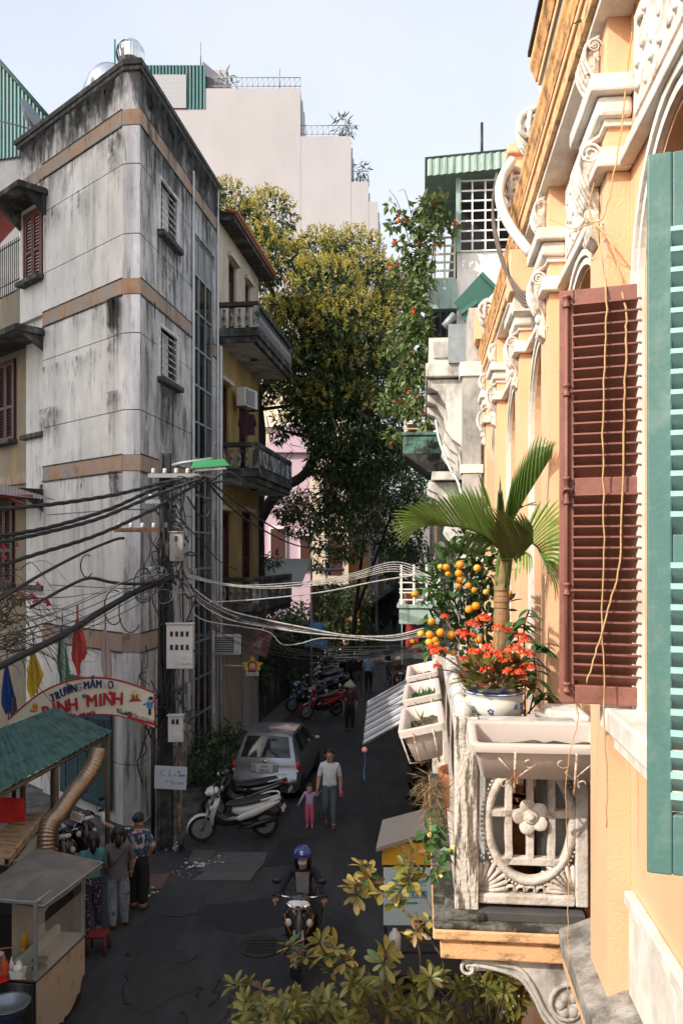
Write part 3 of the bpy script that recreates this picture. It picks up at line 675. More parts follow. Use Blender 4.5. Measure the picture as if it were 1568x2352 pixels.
# far buildings --------------------------------------------------
bk_ = []
big = thing('apartment_block', 'huge pale pinkish apartment block with stepped roof terraces far behind the tree', 'building', (-6, 60, 0))
Tg = Matrix.Translation(-wpos(big))
YB = 57
def bx(u0, u1, v, dy, name='wall', mat=pinkw):
    a, c = P(u0, v, YB), P(u1, v, YB); b = MB(); b.bb(a.x, c.x, YB, YB+dy, 0, a.z, Tg); return b.build(name, mat, big)
bx(250, 690, 203, 14); bx(690.5, 806, 313, 16); bx(806.5, 846, 418, 20); bx(846.5, 868, 463, 24)
whb = M_('white_block_side', (.6,.6,.6), .8, .08, 1)
for u, v0, v1, dy in ((690, 203, 560, 12), (806, 313, 560, 12), (846, 418, 560, 12), (868, 463, 800, 24)):
    a = P(u, v0, YB); c = P(u, v1, YB); b = MB(); b.bb(a.x+.02, a.x+.12, YB+.6, YB+dy, c.z, a.z-.5, Tg); b.build('side_wall', whb, big)
    n = max(1, int((a.z-c.z)/3.2))
    for i in range(n):
        for k in range(3):
            y = YB+1.5+k*3; z = a.z-2.6-i*3.2
            b = MB(); b.bb(a.x+.12, a.x+.2, y, y+1.6, z, z+1.8, Tg); wo = b.build('window', whb, big)
            b = MB(); b.bb(a.x+.2, a.x+.22, y+.1, y+1.5, z+.1, z+1.7, Tg); b.build('pane', glassd, wo)
for u0, u1, v in ((470, 690, 203), (690, 806, 313), (806, 846, 418)):     # roof rails
    a, c = P(u0, v, YB+.3), P(u1, v, YB+.3); b = MB()
    for z in (.15, .75): b.tube([(a.x, a.y, a.z+z), (c.x, c.y, a.z+z)], .03, 4, Tg)
    n = int((c.x-a.x)/.35)
    for i in range(n+1):
        x = a.x+(c.x-a.x)*i/n; b.tube([(x, a.y, a.z), (x, a.y, a.z+.75)], .018, 4, Tg)
        if i < n: b.tube([(x, a.y, a.z+.2), (x+.35, a.y, a.z+.7)], .012, 3, Tg)
    b.build('terrace_rail', greym, big)
for lb, u, v, R_ in (('feathery palm on the second terrace of the pale apartment block', 788, 303, 1.0), ('leafy plant on the lowest terrace of the pale apartment block', 826, 408, .8), ('shrubs on the top terrace beside the stair tower', 522, 200, .7)):
    bk_.append((lb, u, v, R_))
rs = thing('roof_shed', 'teal corrugated shed with grey roller shutter on top of the apartment block', 'shed', P(410, 250, YB-.1))
Ts = Matrix.Translation(-wpos(rs))
for u0, u1, v0, v1, mt, k in ((330, 430, 150, 172, tealmet, 0), (430, 471, 150, 250, tealmet, 0)):
    a, c = P(u0, v1, YB-.05), P(u1, v1, YB-.05); b = MB(); h = P(0, v0, YB).z-a.z
    corrugate(b, a, c, (h, h), max(3, int((c.x-a.x)/.22)), -.05, Ts); b.build('cladding_sheet', mt, rs)
a, c = P(330, 250, YB-.02), P(471, 150, YB); b = MB(); b.bb(a.x, c.x, YB, YB+5, a.z, c.z-.02, Ts); b.build('shed_body', tealmet, rs)
for i in range(26):
    a, c = P(345, 248-i*2.95, YB-.08), P(428, 248-(i+1)*2.95+.4, YB-.08)
    b = MB(); b.bb(a.x, c.x, YB-.1, YB-.05, a.z, c.z, Ts); b.build('shutter_slat', M_('roller_shutter', (.42,.42,.44), .5, .06) if i == 0 else bpy.data.materials['roller_shutter'], rs)
b = MB(); a, c = P(471, 190, YB+1), P(520, 160, YB+1); b.add([(a.x,YB,a.z),(c.x-.4,YB+1,a.z),(c.x-.6,YB+1,c.z-.3),(a.x,YB,c.z)], [(0,1,2,3)], False, Ts); b.bb(a.x+.1, c.x, YB+1.02, YB+4, a.z-2, c.z, Ts); b.build('stair_tower', pinkw, rs)
for u, v0, v1, lb in ((461, 150, 96, 'tall antenna rod on the teal roof shed'), (642, 203, 158, 'antenna rod near the right end of the top terrace')):
    a, c = P(u, v0, YB+.2), P(u, v1, YB+.2); b = MB(); b.tube([a, c], [.05, .03], 5); b.build('antenna_rod', greym, label=lb, cat='antenna')
# ---------------------------------------------------------------- leaves and trees
def rdir(r):
    z = r.uniform(-1, 1); a = r.uniform(0, 2*pi); s = math.sqrt(1-z*z); return V((s*math.cos(a), s*math.sin(a), z))
def leaf(mb, p, d, n, L, W):
    """one rhombic leaf folded along its midrib"""
    d = d.normalized(); s = d.cross(n)
    s = s.normalized() if s.length > 1e-4 else d.orthogonal().normalized(); nn = s.cross(d)
    q = p+d*L*.45
    o = len(mb.v); mb.v += [tuple(p), tuple(q+s*W*.5+nn*W*.12), tuple(p+d*L-nn*L*.08), tuple(q-s*W*.5+nn*W*.12)]
    mb.f.append([o, o+1, o+2, o+3]); mb.sm.append(False); mb.mi.append(mb.m)
def leaf6(mb, p, d, n, L, W, droop=.15):
    """a fuller pointed leaf of six faces, with a midrib fold and a drooping tip"""
    d = d.normalized(); s = d.cross(n); s = s.normalized() if s.length > 1e-4 else d.orthogonal().normalized(); nn = s.cross(d)
    o = len(mb.v); pts = [p]
    for t, w in ((.28, .38), (.6, .5), (.85, .3)):
        c = p+d*L*t-nn*L*droop*t*t; pts += [c+s*W*w+nn*W*.14, c, c-s*W*w+nn*W*.14]
    pts.append(p+d*L-nn*L*droop)
    mb.v += [tuple(x) for x in pts]
    for f in ((0,2,1),(0,3,2),(1,2,5,4),(2,3,6,5),(4,5,8,7),(5,6,9,8),(7,8,10),(8,9,10)): mb.f.append([o+i for i in f]); mb.sm.append(True); mb.mi.append(mb.m)
def cloud(mb, r, c, R, n, L, W, lo=.55, hi=1.05, droop=.4):
    for i in range(n):
        d = rdir(r); q = lo+(hi-lo)*r.random()**.6
        p = V((c[0]+d.x*R[0]*q, c[1]+d.y*R[1]*q, c[2]+d.z*R[2]*q))
        dd = (d*.7+rdir(r)*.9-V((0,0,droop)))
        leaf(mb, p, dd, (V((0,0,1))+rdir(r)*.8), L*r.uniform(.7, 1.25), W*r.uniform(.7, 1.2))
def limb(mb, pts, r0, r1, n=8, k=5):
    q = spline(pts, k); N = len(q); mb.tube(q, [r0+(r1-r0)*(i/(N-1)) for i in range(N)], n)

rt = random.Random(5)
lt = thing('longan_tree', 'big dark tree covered with yellow flower panicles rising over the street', 'tree', (-2.95, 30.2, 0))
BL = [(530,470,42,31),(560,520,50,31),(620,505,55,32),(610,590,62,30),(660,650,75,30.5),(735,600,60,31),(745,690,85,29.5),(815,600,62,31.5),(835,670,80,31),(720,790,95,30),(660,760,70,30),(800,780,95,29.5),(870,760,75,31),
      (905,655,45,33),(905,715,55,33),(740,870,90,30),(670,870,55,31),(830,870,95,30),(780,960,95,30),(860,960,70,31.5),(715,930,60,30),(820,1040,80,31),(760,1060,50,30),(870,1040,55,32),(905,860,45,33),
      (655,975,26,30.5),(690,1195,44,30),(660,1165,34,29.5),(730,1170,48,31.5),(735,1240,28,30),(625,1285,18,27),(600,900,34,30),(850,1105,52,33),(790,1120,55,31.5),(760,1180,40,31),(830,1180,44,32.5),(800,1250,36,32),(745,1290,26,31),(755,1360,26,31),(730,1400,24,31.5),(775,1410,22,32),(905,1040,40,33),(640,1000,18,30.5)]
cr = MB(); pn = MB()
for u, v, r, Y in BL:
    c = P(u, v, Y); R = r*Y/F; n = int(150*R*R/.16*.72)
    dense = 1 if v < 850 else 1.35 if v < 1080 else 1.0
    cloud(cr, rt, c, (R, R*1.15, R), int(n*dense), .26, .085)
    # knots of leaves inside the clump give its light and dark lobes
    for k in range(int(9*dense)):
        d = rdir(rt); cloud(cr, rt, c+V((d.x*R, d.y*R*.9, d.z*R))*.85, (R*.3,)*3, int(n*.05), .25, .08)
    # panicles on the sun side: upper and outer surfaces
    m = int(n*.085*(1.5 if v < 860 else 1.0 if v < 1000 else .15))
    for k in range(m):
        d = rdir(rt)
        if d.z < -.15 and v < 860 or d.z < .0 and v >= 860: d.z = abs(d.z)
        if d.y > .3: d.y = -d.y
        p = c+V((d.x*R, d.y*R*1.1, d.z*R))*rt.uniform(.95, 1.12)
        ax = (d+V((0,0,.9))).normalized()
        for j in range(14):
            q = p+ax*rt.uniform(0, .26); leaf(pn, q, ax*.6+rdir(rt), rdir(rt), rt.uniform(.07, .14), .045)
cr.build('crown', longan, lt, True, kind='stuff'); pn.build('blossom', panic, lt, True, kind='stuff')
tr = MB()
limb(tr, [(-2.95,30.2,-.1),(-3.0,30.2,3),P(592,1200,30.2),P(598,1000,30.2),P(592,915,30.3),P(622,860,30.6),P(640,740,30.8),P(590,560,31)], .3, .07)
limb(tr, [P(592,1200,30),P(640,1128,30),P(700,1088,30.2),P(738,1010,30.2),P(775,940,30.2),P(800,830,30.5),P(800,680,31)], .22, .07)
limb(tr, [P(738,1010,30.3),P(690,1000,30.2),P(640,985,30.2)], .11, .03)
limb(tr, [P(700,1088,30.2),P(770,1075,30.2),P(830,1020,31)], .12, .05)
limb(tr, [P(775,940,30.2),P(850,860,31),P(890,720,32.4)], .15, .04)
limb(tr, [P(600,940,30.3),P(690,935,30.2),P(720,990,30.1)], .07, .02)
for i in range(26):
    u, v = rt.uniform(610, 730), rt.uniform(930, 1180); a = P(u, v, 30.2); p = [a]
    for k in range(3): p.append(p[-1]+V((rt.uniform(-.35,.35), rt.uniform(-.2,.2), rt.uniform(-.1,.4))))
    limb(tr, p, .022, .006, 4, 2)
tr.build('trunk', bark, lt, True)

def bushy(name, label, cat, blobs, mat, L, W, dens, seed, stems=(), flowers=None, group=None, fl_mat=None, smat=twig):
    r = random.Random(seed); c0 = V((0,0,0))
    for c, R in blobs: c0 += V(c)
    c0 /= len(blobs); t = thing(name, label, cat, (c0.x, c0.y, 0 if not stems else min(V(p).z for q in stems for p in q[0])), 0, group)
    m = MB()
    for c, R in blobs:
        RR = R if isinstance(R, tuple) else (R, R, R)
        cloud(m, r, c, RR, int(dens*RR[0]*RR[2]), L, W, .25, 1.1)
    m.build('foliage', mat, t, True, kind='stuff')
    if stems:
        s = MB()
        for p, ra in stems: limb(s, p, ra, ra*.4, 5, 4)
        s.build('stem', smat, t, True)
    if flowers:
        f = MB()
        for i in range(flowers):
            c, R = r.choice(blobs); RR = R if isinstance(R, tuple) else (R, R, R); d = rdir(r); d.y = -abs(d.y)
            p = V(c)+V((d.x*RR[0], d.y*RR[1], d.z*RR[2]))
            for k in range(5): leaf(f, p, rdir(r)-V((0,.4,0)), rdir(r), L*.5, W*.7)
        f.build('flower', fl_mat, t, True, kind='stuff')
    return t
def bl_(u, v, r, Y): return (P(u, v, Y), r*Y/F)
bushy('street_tree', 'green street tree with a few red flowers behind the street lamp', 'tree', [bl_(800,1130,45,38), bl_(850,1160,60,38), bl_(905,1120,60,37), bl_(930,1170,40,37), bl_(880,1230,50,38), bl_(780,1200,36,37), bl_(800,1265,30,37), bl_(940,1100,36,36), bl_(930,1250,46,37)],
      shrubm, .2, .1, 900, 21, [([(.3,37.5,0),(.6,37.5,3),P(840,1200,37.5)], .16), ([(.6,37.5,3),P(910,1150,37)], .1)], 22, fl_mat=orf, smat=bark)
bushy('street_tree', 'small tree with sparse leaves at the far end of the street', 'tree', [bl_(900,1290,34,60), bl_(940,1280,40,62), bl_(870,1290,26,61), bl_(920,1330,30,60)], shrubm, .3, .16, 300, 22, [([(4.6,60,0),(4.5,60,4)], .15)], smat=bark)
# pink house with a half-round gable
ph = thing('pink_house', 'pink and cream house with a round gable seen through the tree', 'building', (-3, 46, 0))
Tp = Matrix.Translation(-wpos(ph)); Yp = 46
pinkh = M_('rose_wall', (.55,.40,.47), .9, .06, 1, .05); crm = M_('pale_cream_wall', (.68,.56,.42), .9, .06, 1, .05); brk = M_('far_cream_wall', (.7,.62,.45), .9, .06, 1, .05)
def pb(u0, u1, v0, v1, y0, y1, name, mat, par=None):
    a, c = P(u0, v1, Yp), P(u1, v0, Yp); b = MB(); b.bb(a.x, c.x, Yp+y0, Yp+y1, max(a.z, 0), c.z, Tp); return b.build(name, mat, par or ph)
pb(560, 715, 1040, 1520, 0, 8, 'wall', pinkh); pb(715, 800, 1020, 1345, -.1, 8, 'wall', crm); pb(540, 600, 1020, 1520, -.1, 6, 'wall', crm)
b = MB(); c = P(672, 1040, Yp); b.prism([(c.x+1.5*math.cos(pi*i/16), c.z+1.5*math.sin(pi*i/16)) for i in range(17)], .3, Tp @ Matrix.Translation((0, Yp, 0)) @ Matrix.Rotation(pi/2, 4, 'X')); b.build('round_gable', pinkh, ph)
pb(560, 800, 960, 1020, .6, 8, 'wall', crm); pb(560, 800, 970, 978, .3, .6, 'cornice', white); pb(600, 740, 880, 960, 2, 8, 'wall', brk)
for k in range(8): pb(570, 600, 1050+k*30, 1078+k*30, -.14, -.102, 'quoin_block', crm)
for u0, u1, v0, v1 in ((622, 655, 1215, 1300), (690, 712, 1230, 1310), (620, 650, 1080, 1150), (742, 775, 1080, 1180), (752, 785, 1230, 1320)):
    f = pb(u0-3, u1+3, v0-6, v1, -.12, -.001, 'window', white); pb(u0, u1, v0, v1, -.16, -.121, 'shutter', redwood, f)
# canvas canopy between the houses, garden wall with plants
cn = thing('white_canopy', 'pale sloping canvas canopy beside the ochre house balcony', 'canopy', P(640, 1330, 31))
a, b_, c, d = P(575, 1283, 31.2), P(715, 1283, 30), P(690, 1345, 29.2), P(575, 1345, 30)
b = MB(); b.add([a, b_, c, d], [(0,1,2,3)]); b.add([p+V((0,0,-.04)) for p in (a, b_, c, d)], [(3,2,1,0)]); b.build('canvas', M_('pale_canvas', (.42,.43,.42), .9, .1, 2, .1), cn, True)
b = MB(); b.tube([b_, b_+V((0,0,-6))], .04, 5); b.tube([c, b_+V((0,0,-.8))], .03, 4); b.tube([P(715,1308,30), P(790,1309,30.2)], .06, 6); b.build('frame', greym, cn, True)
gw = MB(); gw.add([(-2.85,28.3,0),(-1.2,41,0),(-1.2,41,2.6),(-2.85,28.3,2.6),(-3.1,28.3,0),(-1.45,41,0),(-1.45,41,2.6),(-3.1,28.3,2.6)], [(0,1,2,3),(5,4,7,6),(3,2,6,7),(0,3,7,4),(1,5,6,2)])
gw.build('garden_wall', mould, label='dark garden wall overgrown with plants past the pink doorway', cat='wall')
rr = random.Random(9)
bushy('hedge', 'dark overgrown hedge on the garden wall behind the parked motorbikes', 'hedge', [((-3.2+i*.2+rr.uniform(-.1,.1), 28.6+i*1.55, rr.uniform(.8, 3.4)), (.75, .9, .9)) for i in range(9)]+[((-3.1+i*.25, 29+i*1.9, 2.6), (.6, .9, 1.0)) for i in range(6)]+[((-.9+i*.35, 41.5+i*.4, 1.3+(i % 3)*1.1), (.9, .7, .9)) for i in range(7)], shrubm, .2, .1, 900, 31)
# row of shops further along the left
rr = random.Random(13)
fm = [M_('shop_front_%s' % k, c, .85, .15, 1.5, .1, 30) for k, c in (('tan', (.3,.2,.12)), ('grey', (.25,.25,.24)), ('olive', (.22,.2,.14)), ('orange', (.4,.2,.07)), ('white', (.4,.39,.37)))]
def shop(i, x, y, ln, h, mat, side, label):
    t = thing('shop_house', label, 'building', (x, y, 0), -.10 if side > 0 else -.13)
    sx = side
    b = MB(); b.bb(min(0, sx*6), max(0, sx*6), 0, ln, 0, h); b.build('wall', mat, t)
    b = MB(); b.bb(min(0, -sx*.03), max(0, -sx*.03), .4, ln-.4, .05, 2.7); dr_ = b.build('shop_door', dark, t)
    b = MB(); b.bb(min(0, -sx*.6), max(0, -sx*.6), .2, ln-.2, 2.85, 2.95); b.build('shop_canopy', mould, t)
    for f in range(1, int(h/3.3)):
        z = f*3.3+.9
        for k in range(2):
            y0 = .5+k*(ln-1)/2; b = MB(); b.bb(min(0, -sx*.05), max(0, -sx*.05), y0, y0+1.1, z, z+1.5); wo = b.build('window', whited, t)
            b = MB(); b.bb(min(-sx*.05, -sx*.07), max(-sx*.05, -sx*.07), y0+.08, y0+1.02, z+.08, z+1.42); b.build('pane', glassd, wo)
    return t
words = ['tan', 'grey', 'olive', 'orange', 'white']
for i in range(7):
    y = 47+i*6.2
    shop(i, .9+.1*(y-46)+i*.16, y, 6.1, rr.uniform(5.5, 8.5), fm[[3, 1, 0, 4, 2, 1, 0][i]], -1, ['orange fronted shop house standing just past the pink house', 'grey shop house next beyond the orange one', 'tan shop house in the shaded row along the left of the street', 'pale shop house far down the left of the street', 'olive shop house near the far end of the street', 'grey shop house second from the far left end of the street', 'tan shop house at the far left end of the street'][i])
e = thing('end_house', 'dim house closing the far end of the street', 'building', (9, 95, 0))
b = MB(); b.bb(-5, 8, 0, 5, 0, 13); b.build('wall', fm[1], e); b = MB(); b.bb(-3, 3, -.05, -.002, .1, 3); b.build('shop_door', dark, e)
for i in range(4):
    b = MB(); b.bb(-4+i*2.4, -2.8+i*2.4, -.06, -.002, 5, 6.8); b.build('window', glassd, e)

for i, (lb, u, v, R_) in enumerate(bk_):
    c = P(u, v, YB+1); bushy('terrace_plant', lb, 'plant', [(c+V((0,0,.5)), (R_*.75, R_*.5, R_*.6)), (c+V((R_*.4,0,.2)), (R_*.5, R_*.4, R_*.4))], shrubm, .7, .12, 90, 90+i, [([c-V((0,0,1)), c+V((0,0,.5))], .06)])
# ---------------------------------------------------------------- facade frame of the right-hand row: local y runs along the street, local -x points to the street
X0 = 1.0; FA = -math.atan(.098); OFF = V((X0, 0, 0))
FM = Matrix.Translation(OFF) @ Matrix.Rotation(FA, 4, 'Z')
def FL(x, y, z): return FM @ V((x, y, z))
def fthing(name, label, cat, x=0, y=0, z=0, group=None): return thing(name, label, cat, FL(x, y, z), FA, group)
# white neighbour with consoled balcony
wh = fthing('white_house', 'white rendered house with heavy scroll consoles next beyond the apricot villa', 'building', 0, 12, 0)
def wb(x0, x1, y0, y1, z0, z1, name, mat, par=None, bevel=0):
    b = MB(); b.bb(x0, x1, y0, y1, z0, z1); return b.build(name, mat, par or wh, bevel=bevel)
wb(-.33, 5, .03, 5, 0, 9.3, 'wall', whitegrey)
wb(-.42, -.16, -.03, .25, 0, 8.3, 'corner_pier', whitegrey); wb(-.46, -.12, -.06, .3, 8.3, 8.5, 'pier_cap', trim)
for z in (4.3, 5.6, 6.9): wb(-.45, -.13, -.05, .28, z, z+.12, 'pier_band', trim)
for z0, y0, d in ((8.5, .9, .62),):
    wb(-.33-d, -.334, y0, 4.8, z0, z0+.22, 'balcony_slab', whited, bevel=.02)
    wb(-.33-d+.05, -.334, y0+.05, y0+.2, z0+.22, z0+.62, 'parapet', whited); wb(-.33-d+.05, -.33-d+.2, y0+.2, 4.75, z0+.22, z0+.62, 'parapet', whited)
    wb(-.33-d+.12, -.42, y0+.02, y0+.05, z0+.3, z0+.55, 'parapet_panel', whitegrey)
prof = [(0,0),(-.58,0),(-.58,-.12),(-.42,-.2),(-.3,-.4),(-.26,-.62),(-.3,-.8),(-.2,-.95),(-.06,-1.05),(0,-1.3)]
for i, (y, z) in enumerate(((1.0, 8.48), (2.2, 8.48), (3.4, 8.48), (4.4, 8.48), (1.4, 6.9), (2.8, 6.9))):
    b = MB(); b.prism([(-.334+x, z+q) for x, q in prof], .24, Matrix.Translation((0, y+.24, 0)) @ Matrix.Rotation(pi/2, 4, 'X')); b.build('console', whited, wh, bevel=.02)
wb(-.85, -.334, 1.2, 4.2, 6.92, 7.05, 'balcony_slab', whited)
for z in (1.2, 5.2):
    f = wb(-.36, -.331, 1.2, 2.4, z, z+1.9, 'window', whited); wb(-.37, -.361, 1.3, 2.3, z+.1, z+1.8, 'pane', glassd, f)
# green sheets and gutter scraps on the neighbour's roof
sr = fthing('green_sheet_scrap', 'bent dark green metal sheets leaning above the white balcony', 'metal sheet', -.3, 12.6, 9.3)
for k, (M, w_, h_) in enumerate(((Matrix.Translation((.12,.2,.42)) @ Matrix.Rotation(.75, 4, 'Y') @ Matrix.Rotation(.2, 4, 'Z'), .34, .62), (Matrix.Translation((.1,.1,.05)) @ Matrix.Rotation(-.6, 4, 'Y'), .3, .42))):
    b = MB(); b.bb(-w_/2, w_/2, -.01, .01, -h_/2, h_/2, M); b.bb(-w_/2, w_/2, -.05, -.011, h_/2-.06, h_/2, M); b.build('sheet', M_('dark_green_sheet', (.045,.15,.125), .5, .1) if k == 0 else bpy.data.materials['dark_green_sheet'], sr)
b = MB(); b.tube([(-.36,.3,-.02),(-.2,.3,.16)], .06, 8); b.tube([(-.2,.3,-.5),(.0,.3,.0)], .04, 8); b.bb(-.3,.0,.25,.35,-.6,.0); b.build('gutter_scrap', greym, sr)
# green-balcony house with the caged roof garden
gh = fthing('cage_house', 'narrow house with green balconies and a white caged roof garden', 'building', 0, 17, 0)
gb = lambda x0, x1, y0, y1, z0, z1, name, mat, par=None: wb(x0, x1, y0, y1, z0, z1, name, mat, par or gh)
gb(-.3, 5, 0, 6, 0, 10.9, 'wall', whitegrey); gb(-.3, 2.6, -.02, 0, 10.9, 11.9, 'parapet', conc)
gb(-.95, -.304, -.1, 5, 10.75, 11.35, 'green_balcony_panel', tealrail); gb(-.31, .0, -.06, -.021, 7.2, 10.7, 'pilaster', whited)
def rail(y, x0, x1, z0, z1, nv, nh, r, mat, nm='rail_bar'):
    for i in range(nv+1):
        x = x0+(x1-x0)*i/nv; b = MB(); b.bb(x-r, x+r, y-r, y+r, z0, z1); b.build(nm, mat, gh)
    for i in range(nh+1):
        z = z0+(z1-z0)*i/nh; b = MB(); b.bb(x0, x1, y-r*.8, y+r*.8, z-r, z+r); b.build(nm, mat, gh)
yrail = M_('pale_yellow_bar', (.62,.6,.45), .6, .1, 5, .05)
rail(-.08, -.95, -.35, 11.36, 12.2, 3, 5, .018, yrail)
rail(-.05, -.25, 2.1, 11.92, 13.35, 9, 7, .016, white, 'cage_bar')
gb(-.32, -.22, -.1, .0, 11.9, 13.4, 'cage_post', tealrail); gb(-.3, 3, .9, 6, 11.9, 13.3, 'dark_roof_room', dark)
for k in range(4):
    b = MB(); corrugate(b, (-.9+k*.9, -.35, 13.35+k*.05), (.0+k*.9, -.35, 13.4+k*.05), (.33, .33), 6, .03); b.build('roof_sheet', tealrail, gh)
    b = MB(); b.add([(-.95+k*.9,-.38,13.72+k*.05),(-.05+k*.9,-.38,13.77+k*.05),(-.05+k*.9,4,14.2+k*.05),(-.95+k*.9,4,14.15+k*.05)], [(0,1,2,3)]); b.build('roof_sheet', tealrail, gh)
b = MB(); b.tube([(.2,-.1,13.7),(.2,-.1,14.5)], .03, 5); b.build('roof_rod', ironk, gh)
f = gb(-.95, -.35, -.02, .1, 8.3, 10.7, 'window_cage', dark)
for i in range(5):
    b = MB(); x = -.9+i*.13; b.bb(x-.012, x+.012, -.07, -.05, 8.3, 10.7); b.build('bar', ironk, f)
gb(-.93, -.36, .0, .02, 9.2, 9.7, 'pale_board', whited)
# lower green balconies
def green_box(u0, u1, v0, v1, Y, ttl, dep, slope, rails, mat):
    a, c = P(u0, v1, Y), P(u1, v0, Y); t = thing('green_balcony', ttl, 'balcony', (a.x, Y, a.z), FA); w_ = c.x-a.x; h = c.z-a.z
    b = MB(); b.bb(0, w_, 0, dep, 0, h); b.build('green_panel', mat, t, bevel=.02)
    b = MB(); b.bb(-.04, w_, -.04, dep, h+.002, h+.06); b.build('ledge', mat, t)
    if slope:
        b = MB(); b.prism([(.02,-.004),(w_,-.004),(w_,-slope),(.5*w_,-slope)], dep, Matrix.Rotation(pi/2, 4, 'X') @ Matrix.Scale(-1, 4, (0,0,1))); b.build('sloping_underside', mould, t)
    n, hh, mt = rails
    for i in range(n+1):
        b = MB(); x = .04+(w_-.08)*i/n; b.bb(x-.02, x+.02, .03, .07, h+.06, h+.06+hh); b.build('rail_bar', mt, t)
    for z in (.12, .3, .38, .55, .75):
        b = MB(); b.bb(0, w_, .035, .065, h+.06+hh*z-.012, h+.06+hh*z+.012); b.build('rail_bar', mt, t)
    for k in range(3):
        p = MB(); p.lathe([(.09,0),(.13,.2),(.14,.22),(.12,.22)], 10, (.2+k*.28*w_/.9, .25, h+.06)); p.build('flower_pot', terra if k != 1 else glaze, t)
    return t
green_box(925, 1042, 1000, 1043, 19, 'mossy green balcony box with sloping black underside', 2, .42, (3, .82, yrail), greenmoss)
green_box(916, 1012, 1396, 1434, 15.5, 'pale green balcony box with white rail above the striped awning', 2, 0, (3, .75, white), tealrail)
gb(-1.2, -.35, 1.5, 1.7, 3.4, 3.5, 'ground_canopy', mould)
f = gb(-.33, -.305, .8, 2.6, 4.6, 7.6, 'window', whited); gb(-.345, -.331, .9, 2.5, 4.7, 7.5, 'pane', glassd, f)
b = MB(); b.tube(spline([P(1000,965,14),P(1008,1010,13.8),P(1030,1070,13.4),P(1052,1110,13),P(1064,1160,12.8)]), .022, 6); b.build('white_hose', plasw, label='white hose hanging down beside the scroll consoles', cat='hose')
# creepers hanging down the cage house
vb = [bl_(980,480,28,16.5), bl_(1012,505,22,16.6), bl_(1040,520,12,16.6), bl_(985,550,26,16.5), bl_(955,520,22,16.3), bl_(950,590,28,16.4), bl_(965,650,30,16.3), bl_(955,720,32,16.2), bl_(970,760,24,16.2), bl_(955,790,36,16.3), bl_(950,850,38,16.4), bl_(970,900,34,16.4), bl_(915,880,28,17.5), bl_(925,940,20,17.5), bl_(925,500,12,16.2), bl_(920,560,14,16.2), bl_(1035,790,12,16.3), bl_(900,1000,16,17.5)]
bushy('creeper', 'flowering creeper cascading from the caged roof past the green balconies', 'climbing plant', vb+[bl_(965,610,22,16.4), bl_(962,690,18,16.3), bl_(940,680,24,16.4), bl_(930,760,26,16.6), bl_(985,850,24,16.3), bl_(940,930,26,16.8), bl_(975,960,20,16.5), bl_(1010,460,16,16.5), bl_(905,520,12,16.3), bl_(895,470,8,16.3), bl_(900,640,14,17), bl_(905,800,22,17.5), bl_(890,930,22,18), bl_(1035,800,10,16.3), bl_(990,850,14,16.2)], vine, .17, .1, 2100, 41, [([P(975,470,16.6),P(960,640,16.4),P(965,800,16.3),P(960,980,16.4)], .02), ([P(1000,500,16.6),P(985,700,16.4),P(975,900,16.3)], .015), ([P(940,560,16.5),P(915,470,16.3),P(893,435,16.2)], .01), ([P(950,520,16.5),P(930,440,16.3),P(915,440,16.2)], .008)], 26, fl_mat=orf)
bushy('creeper', 'pink flowering creeper behind the longan crown on the right', 'climbing plant', [bl_(945,700,18,18), bl_(940,745,18,18), bl_(935,640,20,18), bl_(910,620,20,18.5)], vine, .13, .08, 900, 42, [([P(950,600,18),P(945,780,18)], .015)], 14, fl_mat=pinkf)
for i, (u, Y) in enumerate(((985, 15.8), (1045, 16.2))):
    pass
# the right-hand row beyond
for i in range(8):
    y = 23.2+i*8.2; p = FL(-.3, y, 0)
    shop(i, p.x, p.y, 8.0, [10, 9, 11, 8, 9, 10, 8, 9][i], fm[[4, 1, 0, 2, 4, 1, 0, 2][i]], 1, ['pale shop house just past the cage house on the right', 'grey shop house hidden by creepers on the right', 'tan shop house behind the kumquat tree on the right of the street', 'olive shop house halfway down the right side', 'pale shop house further down the right side', 'grey shop house far down the right side', 'tan shop house near the far end on the right', 'olive shop house at the far right end of the street'][i])
rr = random.Random(17)
bushy('street_tree', 'leafy tree arching over the far right side of the street', 'tree', [bl_(930,1050,34,45), bl_(960,1100,40,44), bl_(900,1080,26,46), bl_(950,1180,40,44), bl_(985,1160,40,43), bl_(960,1010,30,45)], shrubm, .22, .11, 700, 43, [([(4.9,44,0),(4.6,44,4),(4.0,44.5,7)], .15)], 16, fl_mat=orf, smat=bark)
# ---------------------------------------------------------------- unseen buildings behind and left of the camera, placed and sized to shade the street
def shade_house(label, x0, x1, y0, y1, h, mat):
    t = thing('shade_house', label, 'building', ((x0+x1)/2, (y0+y1)/2, 0)); T = Matrix.Translation(-wpos(t))
    b = MB(); b.bb(x0, x1, y0, y1, 0, h, T); b.build('wall', mat, t)
    b = MB(); b.bb(x0-.15, x1+.15, y0-.15, y1+.15, h+.002, h+.25, T); b.build('roof', mould, t)
    for f in range(int(h/3.5)):
        for k in range(int((y1-y0)/3)):
            b = MB(); b.bb(x1+.002, x1+.06, y0+.8+k*3, y0+2.2+k*3, f*3.5+1, f*3.5+2.6, T); w_ = b.build('window', redwood, t)
shade_house('low school building opposite the villa, out of the picture on the left', -15, -6.6, -14, 13.5, 8.3, cream)
shade_house('tall unseen block added beyond the school to shade the grey house, out of the picture on the left', -19, -15.5, 8.8, 17.2, 25.6, white)  # added block; place, size and white paint chosen for shade and bounce
